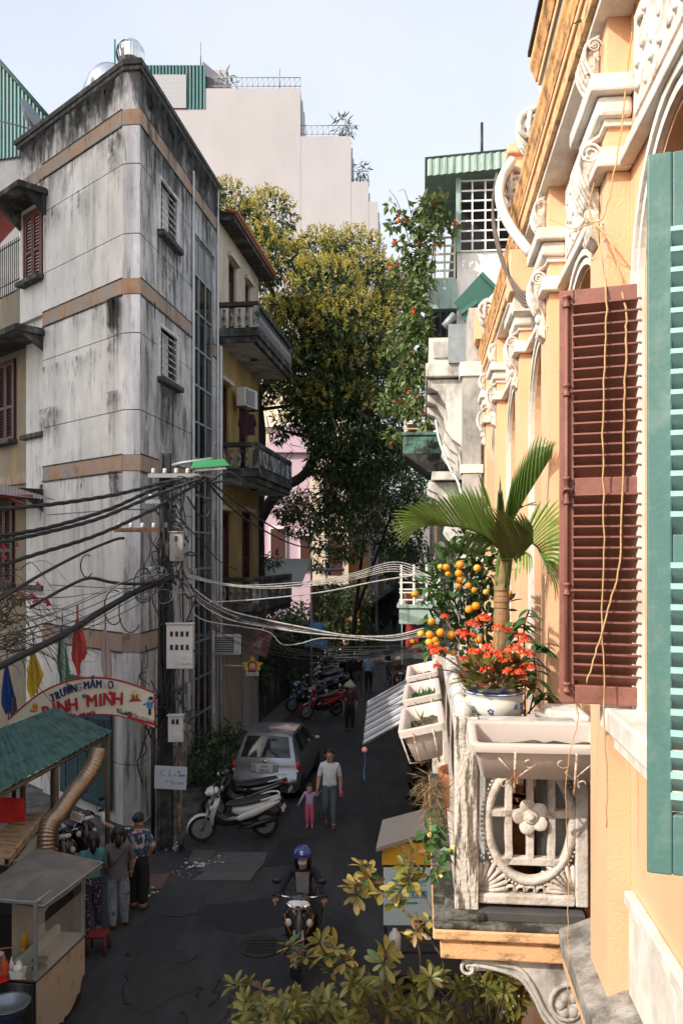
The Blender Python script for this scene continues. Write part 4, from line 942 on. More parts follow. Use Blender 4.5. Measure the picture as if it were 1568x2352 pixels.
# ---------------------------------------------------------------- apricot villa on the right
vl = fthing('apricot_villa', 'sunlit apricot colonial villa with white mouldings and louvred shutters', 'building')
FI = FM.inverted()
def vb_(x0, x1, y0, y1, z0, z1, name, mat, par=None, bevel=0):
    b = MB(); b.bb(x0, x1, y0, y1, z0, z1); return b.build(name, mat, par or vl, bevel=bevel)
BAYS = [(-.6, .45, 5.0), (.95, 2.06, 4.95), (2.62, 3.72, 5.0), (4.56, 5.64, 3.53), (6.34, 7.42, 3.53), (8.3, 9.4, 4.9), (10.55, 11.6, 4.9)]
SPR, TOP, WT = 6.9, 8.3, 9.0
edges = [-1.5]+[q for a, b, _ in BAYS for q in (a, b)]+[12.05]
for i in range(0, len(edges), 2): vb_(0, .35, edges[i], edges[i+1], 0, WT, 'wall', yel)
for a, b, s in BAYS:
    c, r = (a+b)/2, (b-a)/2
    m = MB(); poly = [(a, SPR)]+[(c-r*math.cos(pi*i/16), SPR+r*math.sin(pi*i/16)) for i in range(1, 16)]+[(b, SPR), (b, WT), (a, WT)]
    MX = Matrix(((0,0,1,0),(1,0,0,0),(0,1,0,0),(0,0,0,1)))
    m.prism(poly, .35, MX); m.build('arch_wall', yel, vl)
    if s > 3.6: vb_(0, .35, a, b, 2.95, s, 'apron_wall', yel)
    # ground floor opening below, with a dark inside
    vb_(0, .35, a, b, 0, .3, 'apron_wall', yel)
    # white moulded surround: three nested strips and an archivolt
    for k, (o, pz) in enumerate(((.02, .03), (.07, .045), (.12, .03))):
        for y0 in (a-o-.038, b+o): vb_(-pz, -.002, y0, y0+.038, s-.02, SPR, 'surround_strip', trim)
        m = MB(); R0, R1 = r+o, r+o+.038
        rows = [[(x, c+q*math.cos(pi*i/20), SPR+q*math.sin(pi*i/20)) for x, q in ((-.002, R0), (-pz, R0), (-pz, R1), (-.002, R1))] for i in range(21)]
        m.grid(rows, False); m.build('archivolt', trim, vl)
    if s > 3.6:
        vb_(-.16, .3, a-.22, b+.22, s-.11, s, 'window_sill', trim, bevel=.012); vb_(-.1, -.002, a-.18, b+.18, s-.2, s-.112, 'sill_mould', trim)
    # frame, glass and closed inner leaves
    f = MB(); f.bb(.22, .27, a, a+.06, s, SPR+.3); f.bb(.22, .27, b-.06, b, s, SPR+.3); f.bb(.22, .27, c-.03, c+.03, s, SPR+r); f.bb(.215, .275, a, b, SPR-.04, SPR+.02); f.bb(.22, .27, a, b, s, s+.08)
    fo = f.build('window_frame', brownsh, vl)
    for k in (0, 1): vb_(.24, .25, a+.06+k*(r-.03), a+r-.03+k*(r-.03)+.03, s+.08, SPR-.04, 'pane', glassd, fo)
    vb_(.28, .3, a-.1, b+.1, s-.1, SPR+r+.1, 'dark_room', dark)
vb_(.35, 6, -1.5, 12, 0, 9.9, 'house_body', yel)
# pilasters with bases, string, capitals, frieze blocks and carved consoles
MX = Matrix(((0,0,1,0),(1,0,0,0),(0,1,0,0),(0,0,0,1)))           # polygon (y,z) extruded along x
MZ = Matrix(((1,0,0,0),(0,0,-1,0),(0,1,0,0),(0,0,0,1)))          # polygon (x,z) extruded along -y
PIL = [-1.1, .55+.0, 2.18, 4.0, 5.84, 7.6, 9.9, 11.6]; PWD = .40
PROF1 = [(0,0),(-.05,-.01),(-.1,-.05),(-.14,-.12),(-.15,-.2),(-.13,-.27),(-.09,-.31),(-.06,-.36),(-.05,-.43),(-.07,-.47),(-.06,-.52),(-.02,-.55),(0,-.56)]
def volute(mb, c, r, d, y0, M=None, turns=2.1, w=.35):
    pts = []
    for i in range(26):
        q = i/25; a = turns*2*pi*q; rr = r*(1-.86*q); pts.append((c[0]+rr*math.cos(a), y0, c[1]+rr*math.sin(a)))
    mb.tube(pts, [r*w*(1-.62*i/25)*.5 for i in range(26)], 6, M)
for y in PIL:
    w_ = PWD if y > 0 else .5
    vb_(-.11, -.001, y, y+w_, 3.5, 7.55, 'pilaster', yel)
    vb_(-.11, -.001, y, y+w_, 7.67, TOP, 'pilaster_block', yel)
    vb_(-.17, -.001, y-.055, y+w_+.055, 7.555, 7.61, 'string_mould', trim, bevel=.012); vb_(-.145, -.001, y-.03, y+w_+.03, 7.612, 7.665, 'string_mould', trim, bevel=.01)
    vb_(-.205, -.001, y-.09, y+w_+.09, 7.90, 7.985, 'capital', trim, bevel=.012); vb_(-.165, -.001, y-.05, y+w_+.05, 7.80, 7.897, 'capital_mould', trim, bevel=.02); vb_(-.13, -.001, y-.02, y+w_+.02, 7.765, 7.797, 'capital_mould', trim)
    # consoles: one hangs from the capital, one carries the cornice
    for z, sc in ((7.80, .95), (8.29, .62)):
        kx = .55 if sc < .7 else .72; b = MB(); b.prism([(-.112+px*kx, z+pz*sc) for px, pz in PROF1], w_-.16, MZ, .08); 
        b.v = [(a, c_+2*(y)+w_-0 if False else c_+y+w_, e) for a, c_, e in b.v]
        co = b.build('console', carve, vl, bevel=.012)
        v = MB()
        for yy in (y+.07, y+w_-.07):
            volute(v, (-.175 if sc > .7 else -.155, z-.13*sc), .055*sc, .03, yy, None, 2.1, .3); volute(v, (-.14, z-.5*sc), .026, .02, yy)
        v.build('volute', carve, co)
        for k in range(4):
            l = MB(); l.sph((-.112-.095*kx+.012*k*kx, y+w_/2, z-(.1+.1*k)*sc), (.03, .055-.006*k, .045*sc), 8); l.build('acanthus_leaf', carve, co)
        for k in range(5):
            l = MB(); yy = y+.10+k*(w_-.2)/4; l.tube(spline([(-.12,yy,z-.02),(-.112-.14*kx,yy,z-.1*sc),(-.112-.15*kx,yy,z-.22*sc),(-.112-.07*kx,yy,z-.36*sc)], 4), [.011]*12+[.007], 6); l.build('flute', carve, co)
# strings between the pilasters and the rough carved friezes
yy = sorted(PIL)
for a, b in zip(yy, yy[1:]):
    a2 = a+(PWD if a > 0 else .5)+.06; b2 = b-.06
    if b2 > a2:
        vb_(-.07, -.001, a2, b2, 7.555, 7.61, 'string_mould', trim, bevel=.01); vb_(-.045, -.001, a2, b2, 7.612, 7.66, 'string_mould', trim)
        vb_(-.03, -.001, a2+.12, b2-.12, 7.72, 8.18, 'frieze_field', carve)
        rr = random.Random(int(a*10)); n = int((b2-a2-.3)/.11)
        for k in range(n):
            for j in range(3):
                q_ = rr.uniform(.6, 1.3); l = MB(); l.sph((-.03, a2+.2+k*.11+rr.uniform(-.03,.03), 7.8+j*.14+rr.uniform(-.03,.03)), (.02*q_, rr.uniform(.02,.05), rr.uniform(.02,.06)), 6, None); l.build('frieze_leaf', carve, vl)
# cornice: fascia, drip and stained crown moulding in two runs
def cornice(y0, y1, x, name='cornice'):
    vb_(-x+.03, -.001, y0, y1, TOP, TOP+.04, 'soffit', trim)
    vb_(-x, -.001, y0-.0, y1+.0, TOP+.042, TOP+.15, 'cornice_fascia', yelslab, bevel=.008)
    vb_(-x-.015, -.001, y0, y1+.04, TOP+.152, TOP+.20, 'cornice_fillet', yel, bevel=.008)
    b = MB(); pr = [(0,0),(-x-.02,0),(-x-.022,.03),(-x-.03,.05),(-x-.036,.1),(-x-.05,.13),(-x-.05,.17),(0,.2)]
    b.prism([(px, TOP+.202+pz) for px, pz in pr], y1-y0+.08, MZ); b.v = [(p, q+y1+.08, z) for p, q, z in b.v]; b.build('cornice_crown', yeldirty, vl)
    vb_(-x-.03, .3, y0, y1+.05, TOP+.404, TOP+.43, 'cornice_flashing', coping)
cornice(-1.5, 7.25, .195); cornice(7.34, 12.0, .15)
vb_(-.26, -.001, 7.02, 7.34, TOP-.36, TOP+.0, 'end_block', yel, bevel=.01); vb_(-.22, -.02, 7.1, 7.26, TOP-.5, TOP-.362, 'end_block_mould', trim)
vb_(-.2, 0, 7.35, 7.8, TOP+.44, TOP+.95, 'attic_pier', yel); vb_(-.25, .02, 7.3, 7.85, TOP+.952, TOP+1.05, 'attic_cap', yel, bevel=.015)
vb_(-.26, 0, 11.6, 12.0, TOP+.44, TOP+.8, 'attic_pier', yel)
# attic pediment over the nearer bays
AZ = TOP+.43
vb_(-.05, .3, -1.5, 6.0, AZ, AZ+.36, 'attic_wall', whitegrey)
vb_(-.13, .3, -1.5, 6.08, AZ+.362, AZ+.44, 'attic_soffit', whitegrey); vb_(-.15, .3, -1.5, 6.12, AZ+.442, AZ+.5, 'attic_fillet', yel)
b = MB(); b.prism([(0,AZ+.502),(-.16,AZ+.502),(-.175,AZ+.55),(-.2,AZ+.6),(-.2,AZ+.66),(0,AZ+.7)], 7.68, MZ); b.v = [(p, q+6.18, z) for p, q, z in b.v]; b.build('attic_crown', yeldirty, vl)
vb_(-.215, .3, -1.5, 6.2, AZ+.702, AZ+.74, 'roof_edge', coping)
for k in range(3):
    b = MB(); b.sph((-.10, 5.97, AZ+.08+k*.115), (.065, .065, .058), 10); b.build('bead', trim, vl)
# shell and volute ornaments standing on the cornice
for y, z, r, x in ((6.2, TOP+.55, .17, -.17), (7.2, TOP+.56, .18, -.2), (10.7, TOP+.52, .17, -.16)):
    o = MB(); o.sph((x, y, z), (r*.75, r*.9, r), 12)
    oo = o.build('volute_ornament', carve, vl)
    for k in range(6):
        a = MB(); q = (k-2.5)*.4; pts = [(x-.02+math.cos(t)*r*.82*math.cos(q), y-.01+r*.98*math.sin(q)*math.cos(t)-r*.1, z+math.sin(t)*r*1.05) for t in [(-1.2+i*.3) for i in range(9)]]
        pts = [(px*1.0-(.0), py, pz) for px, py, pz in pts]; pts = [(2*x-px if px > x else px, py, pz) for px, py, pz in pts]
        a.tube(pts, .022, 5); a.build('rib', carve, oo)
    a = MB(); volute(a, (x-.02, z-.0), r*.8, .04, y-r*.85, None, 2.0, .4); a.build('volute', carve, oo)
    a = MB(); a.tube(spline([(x, y, z-r*.6), (x+.02, y+.1, z-r*1.1), (x+.08, y+.35, z-r*1.4)], 4), [.08]*8+[.04], 8); a.build('scroll_foot', carve, oo)
b = MB(); b.tube(spline([FL(-.24,7.0,9.05),FL(-.34,6.95,8.85),FL(-.36,6.8,8.6),FL(-.3,6.55,8.3),FL(-.18,6.3,8.0)], 6), .04, 10); b.build('curved_pipe', plasw, label='thick white pipe bending over the cornice edge of the villa', cat='pipe')
b = MB()
for k in range(4): b.tube(spline([FL(-.34,7.35+k*.03,9.1),FL(-.38,7.3,8.75-k*.04),FL(-.3,7.1+k*.02,8.2),FL(-.2,6.6,7.7+k*.03),FL(-.13,6.3,7.65)], 5), .012, 5)
b.build('cable_bundle', twig, label='bundle of brown wires hanging over the villa cornice', cat='cable')
# ledge at floor level, white painted wall below the near windows
b = MB(); b.prism([(0,3.40),(-.2,3.40),(-.21,3.5),(-.21,3.53),(0,3.62)], 6.32, MZ); b.v = [(p, q+4.82, z) for p, q, z in b.v]; b.build('floor_ledge', ledgem, vl, bevel=.01)
b = MB(); b.prism([(0,3.25),(-.14,3.25),(-.185,3.32),(-.185,3.398),(0,3.398)], 6.3, MZ); b.v = [(p, q+4.81, z) for p, q, z in b.v]; b.build('ledge_mould', yelslab, vl)
vb_(-.025, -.001, -1.5, 3.93, 3.63, 4.05, 'white_dado', trim); vb_(-.05, -.001, -1.5, 3.93, 4.055, 4.12, 'dado_mould', trim, bevel=.01)
# ---------------------------------------------------------------- shutters
def leafM(ax, ay, bx_, by, z): # hinge a -> free b, local x from free edge to hinge
    return FI @ frame((bx_, by, z), (ax-bx_, ay-by, 0), (-(ay-by), ax-bx_, 0))
def big_shutter(name, label, a, b, z0, h, mat, smat, segs, pitch, stile, tilt, sd, hk=.005):
    M = leafM(a[0], a[1], b[0], b[1], z0); w_ = math.hypot(a[0]-b[0], a[1]-b[1]); th = .042
    f = MB(); f.bb(0, stile[0], 0, th, 0, h); f.bb(w_-stile[1], w_, 0, th, 0, h)
    rails = [(0, segs[0][0])]+[(segs[i][1], segs[i+1][0]) for i in range(len(segs)-1)]+[(segs[-1][1], h)]
    for q0, q1 in rails: f.bb(stile[0], w_-stile[1], .003, th-.003, q0, q1)
    m = f.mesh(name, mat); fo = put(name, m, vl, M, label=label)
    bv = fo.modifiers.new('bevel', 'BEVEL'); bv.width = .005; bv.segments = 2
    s = MB(); L = w_-stile[0]-stile[1]+.01; pr = [(-sd/2,-hk),(-sd/2-hk*.8,0),(-sd/2,hk),(sd/2,.004),(sd/2,-.004)]
    MYZ = Matrix(((0,0,1,-L/2),(1,0,0,0),(0,1,0,0),(0,0,0,1)))
    s.prism(pr, L, Matrix.Rotation(tilt, 4, 'X') @ MYZ); me = s.mesh('slat', smat)
    for q0, q1 in segs:
        n = round((q1-q0)/pitch)
        for i in range(n): put('slat', me, fo, Matrix.Translation((stile[0]+L/2-.005, th/2-.004, q0+(i+.5)*(q1-q0)/n)))
    return fo, M, w_
br, Mb, wbr = big_shutter('louvred_shutter', 'dark brown shutter', (1.366, 3.73), (1.0127, 3.856), 5.017, 1.918, brownsh, brownsh, [(.085, .965), (1.045, 1.845)], .0495, (.068, .02), -.72, .078, .006)
rod = MB(); rod.tube([(.035,-.014,.06),(.035,-.014,1.86)], .0095, 8); ro = rod.build('lock_rod', brownsh, br)
for z, hh in ((.05,.05),(.5,.06),(.92,.13),(1.42,.06),(1.83,.06)):
    c = MB(); c.lathe([(.012,0),(.019,.004),(.019,.012),(.013,.016),(.013,hh-.016),(.019,hh-.012),(.019,hh-.004),(.012,hh)], 10, (.035,-.014,z)); c.bb(.012,.06,-.01,.0,z+hh*.3,z+hh*.6); c.build('rod_guide', brownsh, br)
c = MB(); c.tube(spline([(.06,-.02,.97),(.05,-.04,.99),(.03,-.04,.99),(.02,-.02,.97),(.02,-.02,.93)], 4), .006, 6); c.build('latch_handle', brownsh, br)
gr, Mg_, wgr = big_shutter('louvred_shutter', 'green shutter with pale aqua slats', (1.164, 2.074), (.811, 2.2), 4.857, 1.911, greensh, aqua, [(.16, .82), (.9, 1.70)], .054, (.063, .02), -.72, .08, .010)
hz = MB(); hz.bb(.36,.375,-.01,.03,.3,.42); hz.bb(.36,.375,-.01,.03,1.5,1.62); hz.build('hinge', greensh, gr)
def vine_strand(label, pts, r, mat):
    b = MB(); q = spline([Mb_w(p) for p in pts], 7); rr = random.Random(len(label)); q = [p+V((rr.uniform(-.003,.003), 0, rr.uniform(-.003,.003))) for p in q]
    b.tube(q, [r*(1-.45*i/len(q)) for i in range(len(q))], 5); return b.build('dry_vine', mat, label=label, cat='vine', group='dry vine strands on the brown shutter')
def Mb_w(p): return FM @ Mb @ V(p)
vinem = M_('straw_coloured_vine', (.52,.33,.16), .8, .25, 18, .1)
def up_(u, v, off=-.03, Y=3.8): return P(u, v, Y-.05)
def strand(label, pts, r):
    b = MB(); q = spline([P(u, v, Y) for u, v, Y in pts], 6); rr = random.Random(len(label)); q = [p+V((rr.uniform(-.004,.004), 0, rr.uniform(-.003,.003))) for p in q]
    b.tube(q, [r*(1-.4*i/len(q)) for i in range(len(q))], 5); return b.build('dry_vine', vinem, label=label, cat='vine')
strand('straight dry vine strand hanging down the brown shutter to the planter', [(1350,480,4.0),(1375,560,3.9),(1392,690,3.76),(1387,820,3.75),(1383,1000,3.75),(1386,1200,3.75),(1382,1400,3.75),(1386,1600,3.72),(1392,1780,3.72),(1392,1900,3.72)], .0055)
strand('kinked dry vine strand crossing the lower half of the brown shutter', [(1345,500,4.0),(1405,560,3.85),(1432,690,3.76),(1438,780,3.74),(1434,900,3.74),(1428,1100,3.74),(1422,1290,3.74),(1395,1400,3.74),(1370,1490,3.74),(1346,1570,3.73)], .0065)
strand('thin dry vine hanging from the roof edge in front of the pilasters', [(1355,0,4.2),(1362,250,4.15),(1364,400,4.1),(1330,520,4.1),(1262,505,4.5)], .004)
strand('twiggy dry vine arching above the brown shutter', [(1458,0,3.9),(1430,260,3.9),(1404,420,3.85),(1384,500,3.85),(1362,510,3.85),(1310,535,4.0)], .0045)
strand('long dry vine hanging past the balcony panel', [(1320,1590,4.1),(1325,1660,4.12),(1300,1780,4.12),(1304,1990,4.3),(1303,2120,4.3),(1305,2352,4.2)], .003)
sp = bushy('vine_sprig', 'green leafy vine sprig hanging from the roof edge', 'vine', [(P(1362,60,4.2), .05), (P(1370,120,4.15), .04), (P(1372,170,4.15), .035)], vine, .06, .03, 3500, 51, [([P(1352,0,4.2),P(1365,90,4.17),P(1372,210,4.15)], .006)])
# ---------------------------------------------------------------- balcony of the villa (parts of the villa)
BX0, BY0, BY1, BZ = -.93, 4.83, 8.35, 3.52
vb_(BX0, -.001, BY0, BY1, BZ-.03, BZ, 'balcony_slab', moss, bevel=.01)
vb_(BX0-.005, -.001, BY0-.005, BY1, BZ-.09, BZ-.031, 'slab_fascia', yelslab, bevel=.01)
vb_(BX0+.035, -.001, BY0+.03, BY1, BZ-.115, BZ-.091, 'slab_mould', yeldirty); vb_(BX0+.04, -.001, BY0+.035, BY1, BZ-.22, BZ-.116, 'slab_fascia', yelslab, bevel=.01)
vb_(-.66, -.04, 4.90, 4.99, BZ+.001, BZ+.055, 'floor_step', M_('dark_tile', (.08,.075,.075), .6, .3, 6), bevel=.005)
vb_(-.86, -.62, 4.88, 5.1, BZ+.001, BZ+.05, 'post_plinth', moss, bevel=.015)
pp = vb_(-.803, -.662, 4.925, 5.07, BZ+.052, 4.73, 'corner_post', peel, bevel=.008)
vb_(-.085, -.012, 4.955, 5.045, 3.6, 4.70, 'wall_post', panelm, bevel=.008)
vb_(-.66, -.087, 4.955, 5.045, 3.60, 3.66, 'bottom_rail', panelm, bevel=.012)
vb_(-.66, -.087, 4.95, 5.05, 4.62, 4.72, 'top_rail', whited, bevel=.012); vb_(-.09, -.001, 4.93, 5.07, 4.66, 4.75, 'rail_end', trim, bevel=.02)
vb_(-.22, -.001, 5.12, 5.4, 4.68, 4.74, 'rail_bracket', trim, bevel=.015)
# pierced panel with oval, bars, flower and corner shells
cx, cz, A_, B_ = -.35, 4.09, .275, .378
pn_ = MB(); pn_.bb(-.66, -.087, 5.0, 5.012, 4.55, 4.615); pno = pn_.build('pierced_panel', panelm, vl)
rows = []
for i in range(49):
    t = 2*pi*i/48; row = []
    for k, (o, y) in enumerate(((-.048,5.03),(-.048,4.985),(-.04,4.968),(-.02,4.962),(0,4.972),(.002,4.99),(.002,5.03))): row.append((cx+(A_+o)*math.cos(t), y, cz+(B_+o)*math.sin(t)))
    rows.append(row)
r_ = MB(); r_.grid(rows); r_.build('oval_ring', panelm, pno)
bd = MB(); bd.sph((0,0,0), .0105, 6); bdm = bd.mesh('bead', panelm)
for i in range(84):
    t = 2*pi*i/84; put('bead', bdm, pno, Matrix.Translation((cx+(A_+.013)*math.cos(t), 4.985, cz+(B_+.013)*math.sin(t))))
def bar(pts, w_, nm='bar'):
    b = MB()
    q = spline([(x, 0, z) for x, z in pts], 5) if len(pts) > 2 else [V((x, 0, z)) for x, z in pts]
    L, Rr = [], []
    for i, p in enumerate(q):
        t = (q[min(i+1, len(q)-1)]-q[max(i-1, 0)]).normalized(); n = V((-t.z, 0, t.x))*w_/2; L.append(p+n); Rr.append(p-n)
    rows = [[(a.x,5.03,a.z),(a.x,4.978,a.z),(a.x*.9+c.x*.1,4.97,a.z*.9+c.z*.1),(c.x*.9+a.x*.1,4.97,c.z*.9+a.z*.1),(c.x,4.978,c.z),(c.x,5.03,c.z)] for a, c in zip(L, Rr)]
    b.grid(rows, False); b.quad(*rows[0]); b.quad(*rows[-1][::-1])
    return b.build(nm, panelm, pno)
for s in (-1, 1):
    bar([(cx+s*.125, cz+.33), (cx+s*.128, cz+.15), (cx+s*.128, cz-.1), (cx+s*.126, cz-.2), (cx+s*.15, cz-.245), (cx+s*.195, cz-.225)], .044)
    bar([(cx+s*.245, cz+.055), (cx+s*.08, cz+.055)], .046); bar([(cx+s*.125, cz+.31), (cx+s*.17, cz+.31), (cx+s*.19, cz+.27)], .04)
bar([(cx, cz+.34), (cx, cz+.1)], .042); bar([(cx, cz-.02), (cx, cz-.215)], .044); bar([(cx-.17, cz-.235), (cx+.17, cz-.235)], .045)
for k in range(5):
    a = pi/2+2*pi*k/5+.3; p = MB(); p.sph((0,0,0), (.05,.014,.052), 12, Matrix.Translation((cx+.062*math.cos(a), 4.958, cz+.045+.062*math.sin(a))) @ Matrix.Rotation(-(a-pi/2), 4, 'Y') @ Matrix.Rotation(.25, 4, 'X')); p.build('petal', panelm, pno)
p = MB(); p.sph((cx, 4.94, cz+.045), (.026,.018,.026), 10); p.lathe([(.045,0),(.045,.01),(.034,.014)], 12, (0,0,0), Matrix.Translation((cx,4.955,cz+.045)) @ Matrix.Rotation(pi/2, 4, 'X')); p.build('flower_centre', panelm, pno)
for sx, x0 in ((1, -.655), (-1, -.092)):
    for sz, z0 in ((1, 3.665), (-1, 4.54)):
        for k in range(7):
            a = .12+k*.235; L = .20-.012*abs(k-3)+(.03 if k in (2, 3, 4) else 0)
            if sz < 0: L *= .8
            e = (x0+sx*L*math.cos(a), z0+sz*L*math.sin(a)); s_ = (x0+sx*.02*math.cos(a), z0+sz*.02*math.sin(a))
            r_ = MB(); r_.tube([(s_[0],5.0,s_[1]),((s_[0]+e[0])/2,4.985,(s_[1]+e[1])/2),(e[0],4.99,e[1]),(e[0]+sx*.008*math.cos(a),5.005,e[1]+sz*.008*math.sin(a))], [.006,.013,.0165,.006], 7); r_.build('shell_rib', panelm, pno)
        b = MB(); b.prism([(x0, z0), (x0+sx*.13, z0), (x0+sx*.09, z0+sz*.09), (x0, z0+sz*.13)][::sx*sz], .02, MZ @ Matrix.Translation((0,0,-5.02))); b.build('shell_back', panelm, pno)
for k in range(5):
    x = cx-.12+k*.06; b = MB(); b.tube(spline([(x-.03,5.0,3.665),(x-.01,4.985,3.70),(x+.02,4.985,3.70),(x+.03,5.0,3.665)], 3), .011, 6); b.build('leaf_scroll', panelm, pno)
# street side of the balcony: rail, bars, round pipe handrail with wire wraps
vb_(-.80, -.70, 5.075, BY1, 3.6, 3.68, 'bottom_rail', panelm); vb_(-.80, -.70, 5.075, BY1, 4.60, 4.68, 'top_rail', whited)
for i in range(16): vb_(-.785, -.715, 5.2+i*.2, 5.27+i*.2, 3.681, 4.599, 'bar', panelm)
b = MB(); b.tube([(-.745,4.95,4.735),(-.745,6.5,4.735),(-.745,BY1,4.735)], .05, 12); b.build('handrail', whited, vl)
for i in range(9):
    b = MB(); q = [(-.745+.056*math.cos(t), 5.15+i*.33+.01*t, 4.735+.056*math.sin(t)) for t in [k*.5 for k in range(-2, 16)]]; b.tube(q, .006, 5); b.build('wire_wrap', plasw, vl)
vb_(-.9, -.1, 8.25, 8.33, 3.52, 4.7, 'far_parapet', panelm)
# scroll bracket under the slab
bk = MB(); bz = BZ-.222
prof = [(-.76,0),(-.76,-.05),(-.72,-.1),(-.6,-.09),(-.47,-.1),(-.38,-.17),(-.32,-.28),(-.24,-.4),(-.12,-.5),(0,-.56),(0,0)]
bk.prism([(x, bz+z) for x, z in prof], .16, MZ @ Matrix.Translation((0,0,-5.09))); bko = bk.build('scroll_bracket', whited, vl, bevel=.01)
v = MB(); volute(v, (-.72, bz-.075), .058, .05, 4.925, None, 1.6, .5); v.build('volute', whited, bko)
v = MB(); volute(v, (-.13, bz-.27), .15, .05, 4.925, None, 1.5, .26); v.build('volute', whited, bko)
for o, r in ((0, .016), (.05, .014)):
    v = MB(); v.tube(spline([(-.70,4.925,bz-.03-o*.4),(-.55,4.925,bz-.04-o*.7),(-.42,4.925,bz-.07-o),(-.34,4.925,bz-.17-o),(-.27,4.925,bz-.31-o),(-.17,4.925,bz-.42-o*.6),(-.03,4.925,bz-.47)], 5), r, 6); v.build('scroll_rib', whited, bko)
for k in range(6):
    a = k*pi/3; v = MB(); v.sph((-.13+.05*math.cos(a), 4.925, bz-.27+.05*math.sin(a)), (.033,.018,.033), 8); v.build('rosette_petal', whited, bko)

# ---------------------------------------------------------------- planters
def rrect(w_, d_, r, n=4):
    out = []
    for cx_, cy_, a0 in ((w_/2-r, d_/2-r, 0), (-w_/2+r, d_/2-r, pi/2), (-w_/2+r, -d_/2+r, pi), (w_/2-r, -d_/2+r, 3*pi/2)):
        for k in range(n+1): a = a0+k*pi/2/n; out.append((cx_+r*math.cos(a), cy_+r*math.sin(a)))
    return out
def planter(label, loc, rot, w_, d_, h, soil_z, seed):
    t = thing('planter_box', label, 'planter', loc, 0, 'plastic planter boxes on the balcony'); t.rotation_euler = rot
    b = MB(); rows = []
    for k, z in ((.80,0),(.82,.004),(.93,h-.045),(1.0,h-.045),(1.0,h-.004),(.985,h),(.90,h),(.875,h-.01),(.80,.02)):
        pts = rrect(w_*k if k > .94 or True else 0, d_-(w_*(1-k))*.8, min(.035, d_*.2)); rows.append([(x, y, z) for x, y in pts])
    b.grid(rows, True, None, True); b.quad(*rows[0][::-1]); b.quad(*rows[-1])
    o = b.build('planter_body', plast, t)
    o.modifiers.new('es', 'EDGE_SPLIT').split_angle = .9
    r = random.Random(seed); s = MB(); k = .84
    g = []
    for i in range(13):
        row = []
        for j in range(7): row.append(((i/12-.5)*w_*k, (j/6-.5)*(d_-w_*.12)*.93, soil_z+r.uniform(-.014, .02)+.012*math.sin(i*.8+seed)))
        g.append(row)
    s.grid(g); s.build('soil', soil, t)
    return t
bp = FL(-.345, 4.76, 4.46)
big_p = planter('long empty pale planter hung on the balcony panel facing us', bp, (math.radians(17), 0, FA), .78, .30, .245, .13, 3)
def spiral_bracket(t, x, s, y):
    b = MB(); b.tube([(x, y, .21), (x, y, -.03), (x, y+.01, -.05)], .007, 6); b.build('bracket_rod', rustw, t)
    b = MB(); q = []
    for i in range(20): a = i/19*4.4; rr = .012+.028*i/19; q.append((x+s*.075+rr*math.cos(a+pi*.5), y-.002, .15+rr*math.sin(a+pi*.5)))
    q += [(x+s*.055, y-.002, .09), (x+s*.012, y-.002, .05)]
    b.tube(q, .0045, 5); b.build('bracket_scroll', rustw, t)
    b = MB(); q = []
    for i in range(16): a = i/15*4.2; rr = .012+.02*i/15; q.append((x-s*.045+rr*math.cos(a), y-.002, .02+rr*math.sin(a)))
    q += [(x-s*.01, y-.002, .055)]; b.tube(q, .0045, 5); b.build('bracket_scroll', rustw, t)
spiral_bracket(big_p, -.14, 1, -.158); spiral_bracket(big_p, .19, -1, -.158)
b = MB(); b.tube([(-.23,-.155,.17),(-.145,-.158,.07)], .005, 5); b.build('bracket_rod', rustw, big_p); b = MB(); b.tube([(.29,-.155,.16),(.195,-.158,.06)], .005, 5); b.build('bracket_rod', rustw, big_p)
sps = [('white planter box on the street rail nearest the corner post, with dry stalks', 5.55, 4), ('white planter box in the middle of the street rail, with green seedlings', 6.68, 5), ('white planter box farthest along the street rail', 7.9, 6)]
for lb, y, sd in sps:
    t = planter(lb, FL(-.955, y, 4.40), (0, 0, 0), .82, .30, .225, .12, sd)
    t.rotation_euler = (Matrix.Rotation(FA, 3, 'Z') @ Matrix.Rotation(math.radians(-13), 3, 'Y') @ Matrix.Rotation(pi/2, 3, 'Z')).to_euler()
    for x in (-.25, .1): 
        b = MB(); b.tube([(x, .155, .2), (x, .13, -.02), (x, .0, -.03)], .006, 5); b.build('bracket_rod', rustw, t)
    for yy_ in (-.07, .06):
        b = MB(); b.tube([(-.418, yy_, .2), (-.37, yy_*.9, -.02), (-.3, yy_*.9, -.03)], .006, 5); b.build('bracket_rod', rustw, t)
    r = random.Random(sd)
    if sd == 5:
        m = MB()
        for i in range(150):
            p = V((r.uniform(-.33,.3), r.uniform(-.09,.09), .12)); leaf(m, p, V((r.uniform(-.5,.5), r.uniform(-.5,.5), 1)), rdir(r), r.uniform(.03,.1), .016)
        m.build('seedlings', leafb, t, kind='stuff')
    else:
        m = MB()
        for i in range(26 if sd == 4 else 10):
            p = V((r.uniform(-.33,.3), r.uniform(-.09,.09), .12)); leaf(m, p, V((r.uniform(-.8,.8), r.uniform(-.8,.8), 1)), rdir(r), r.uniform(.04,.14), .012)
        m.build('dry_stalks', twig if sd != 4 else vine, t, kind='stuff')
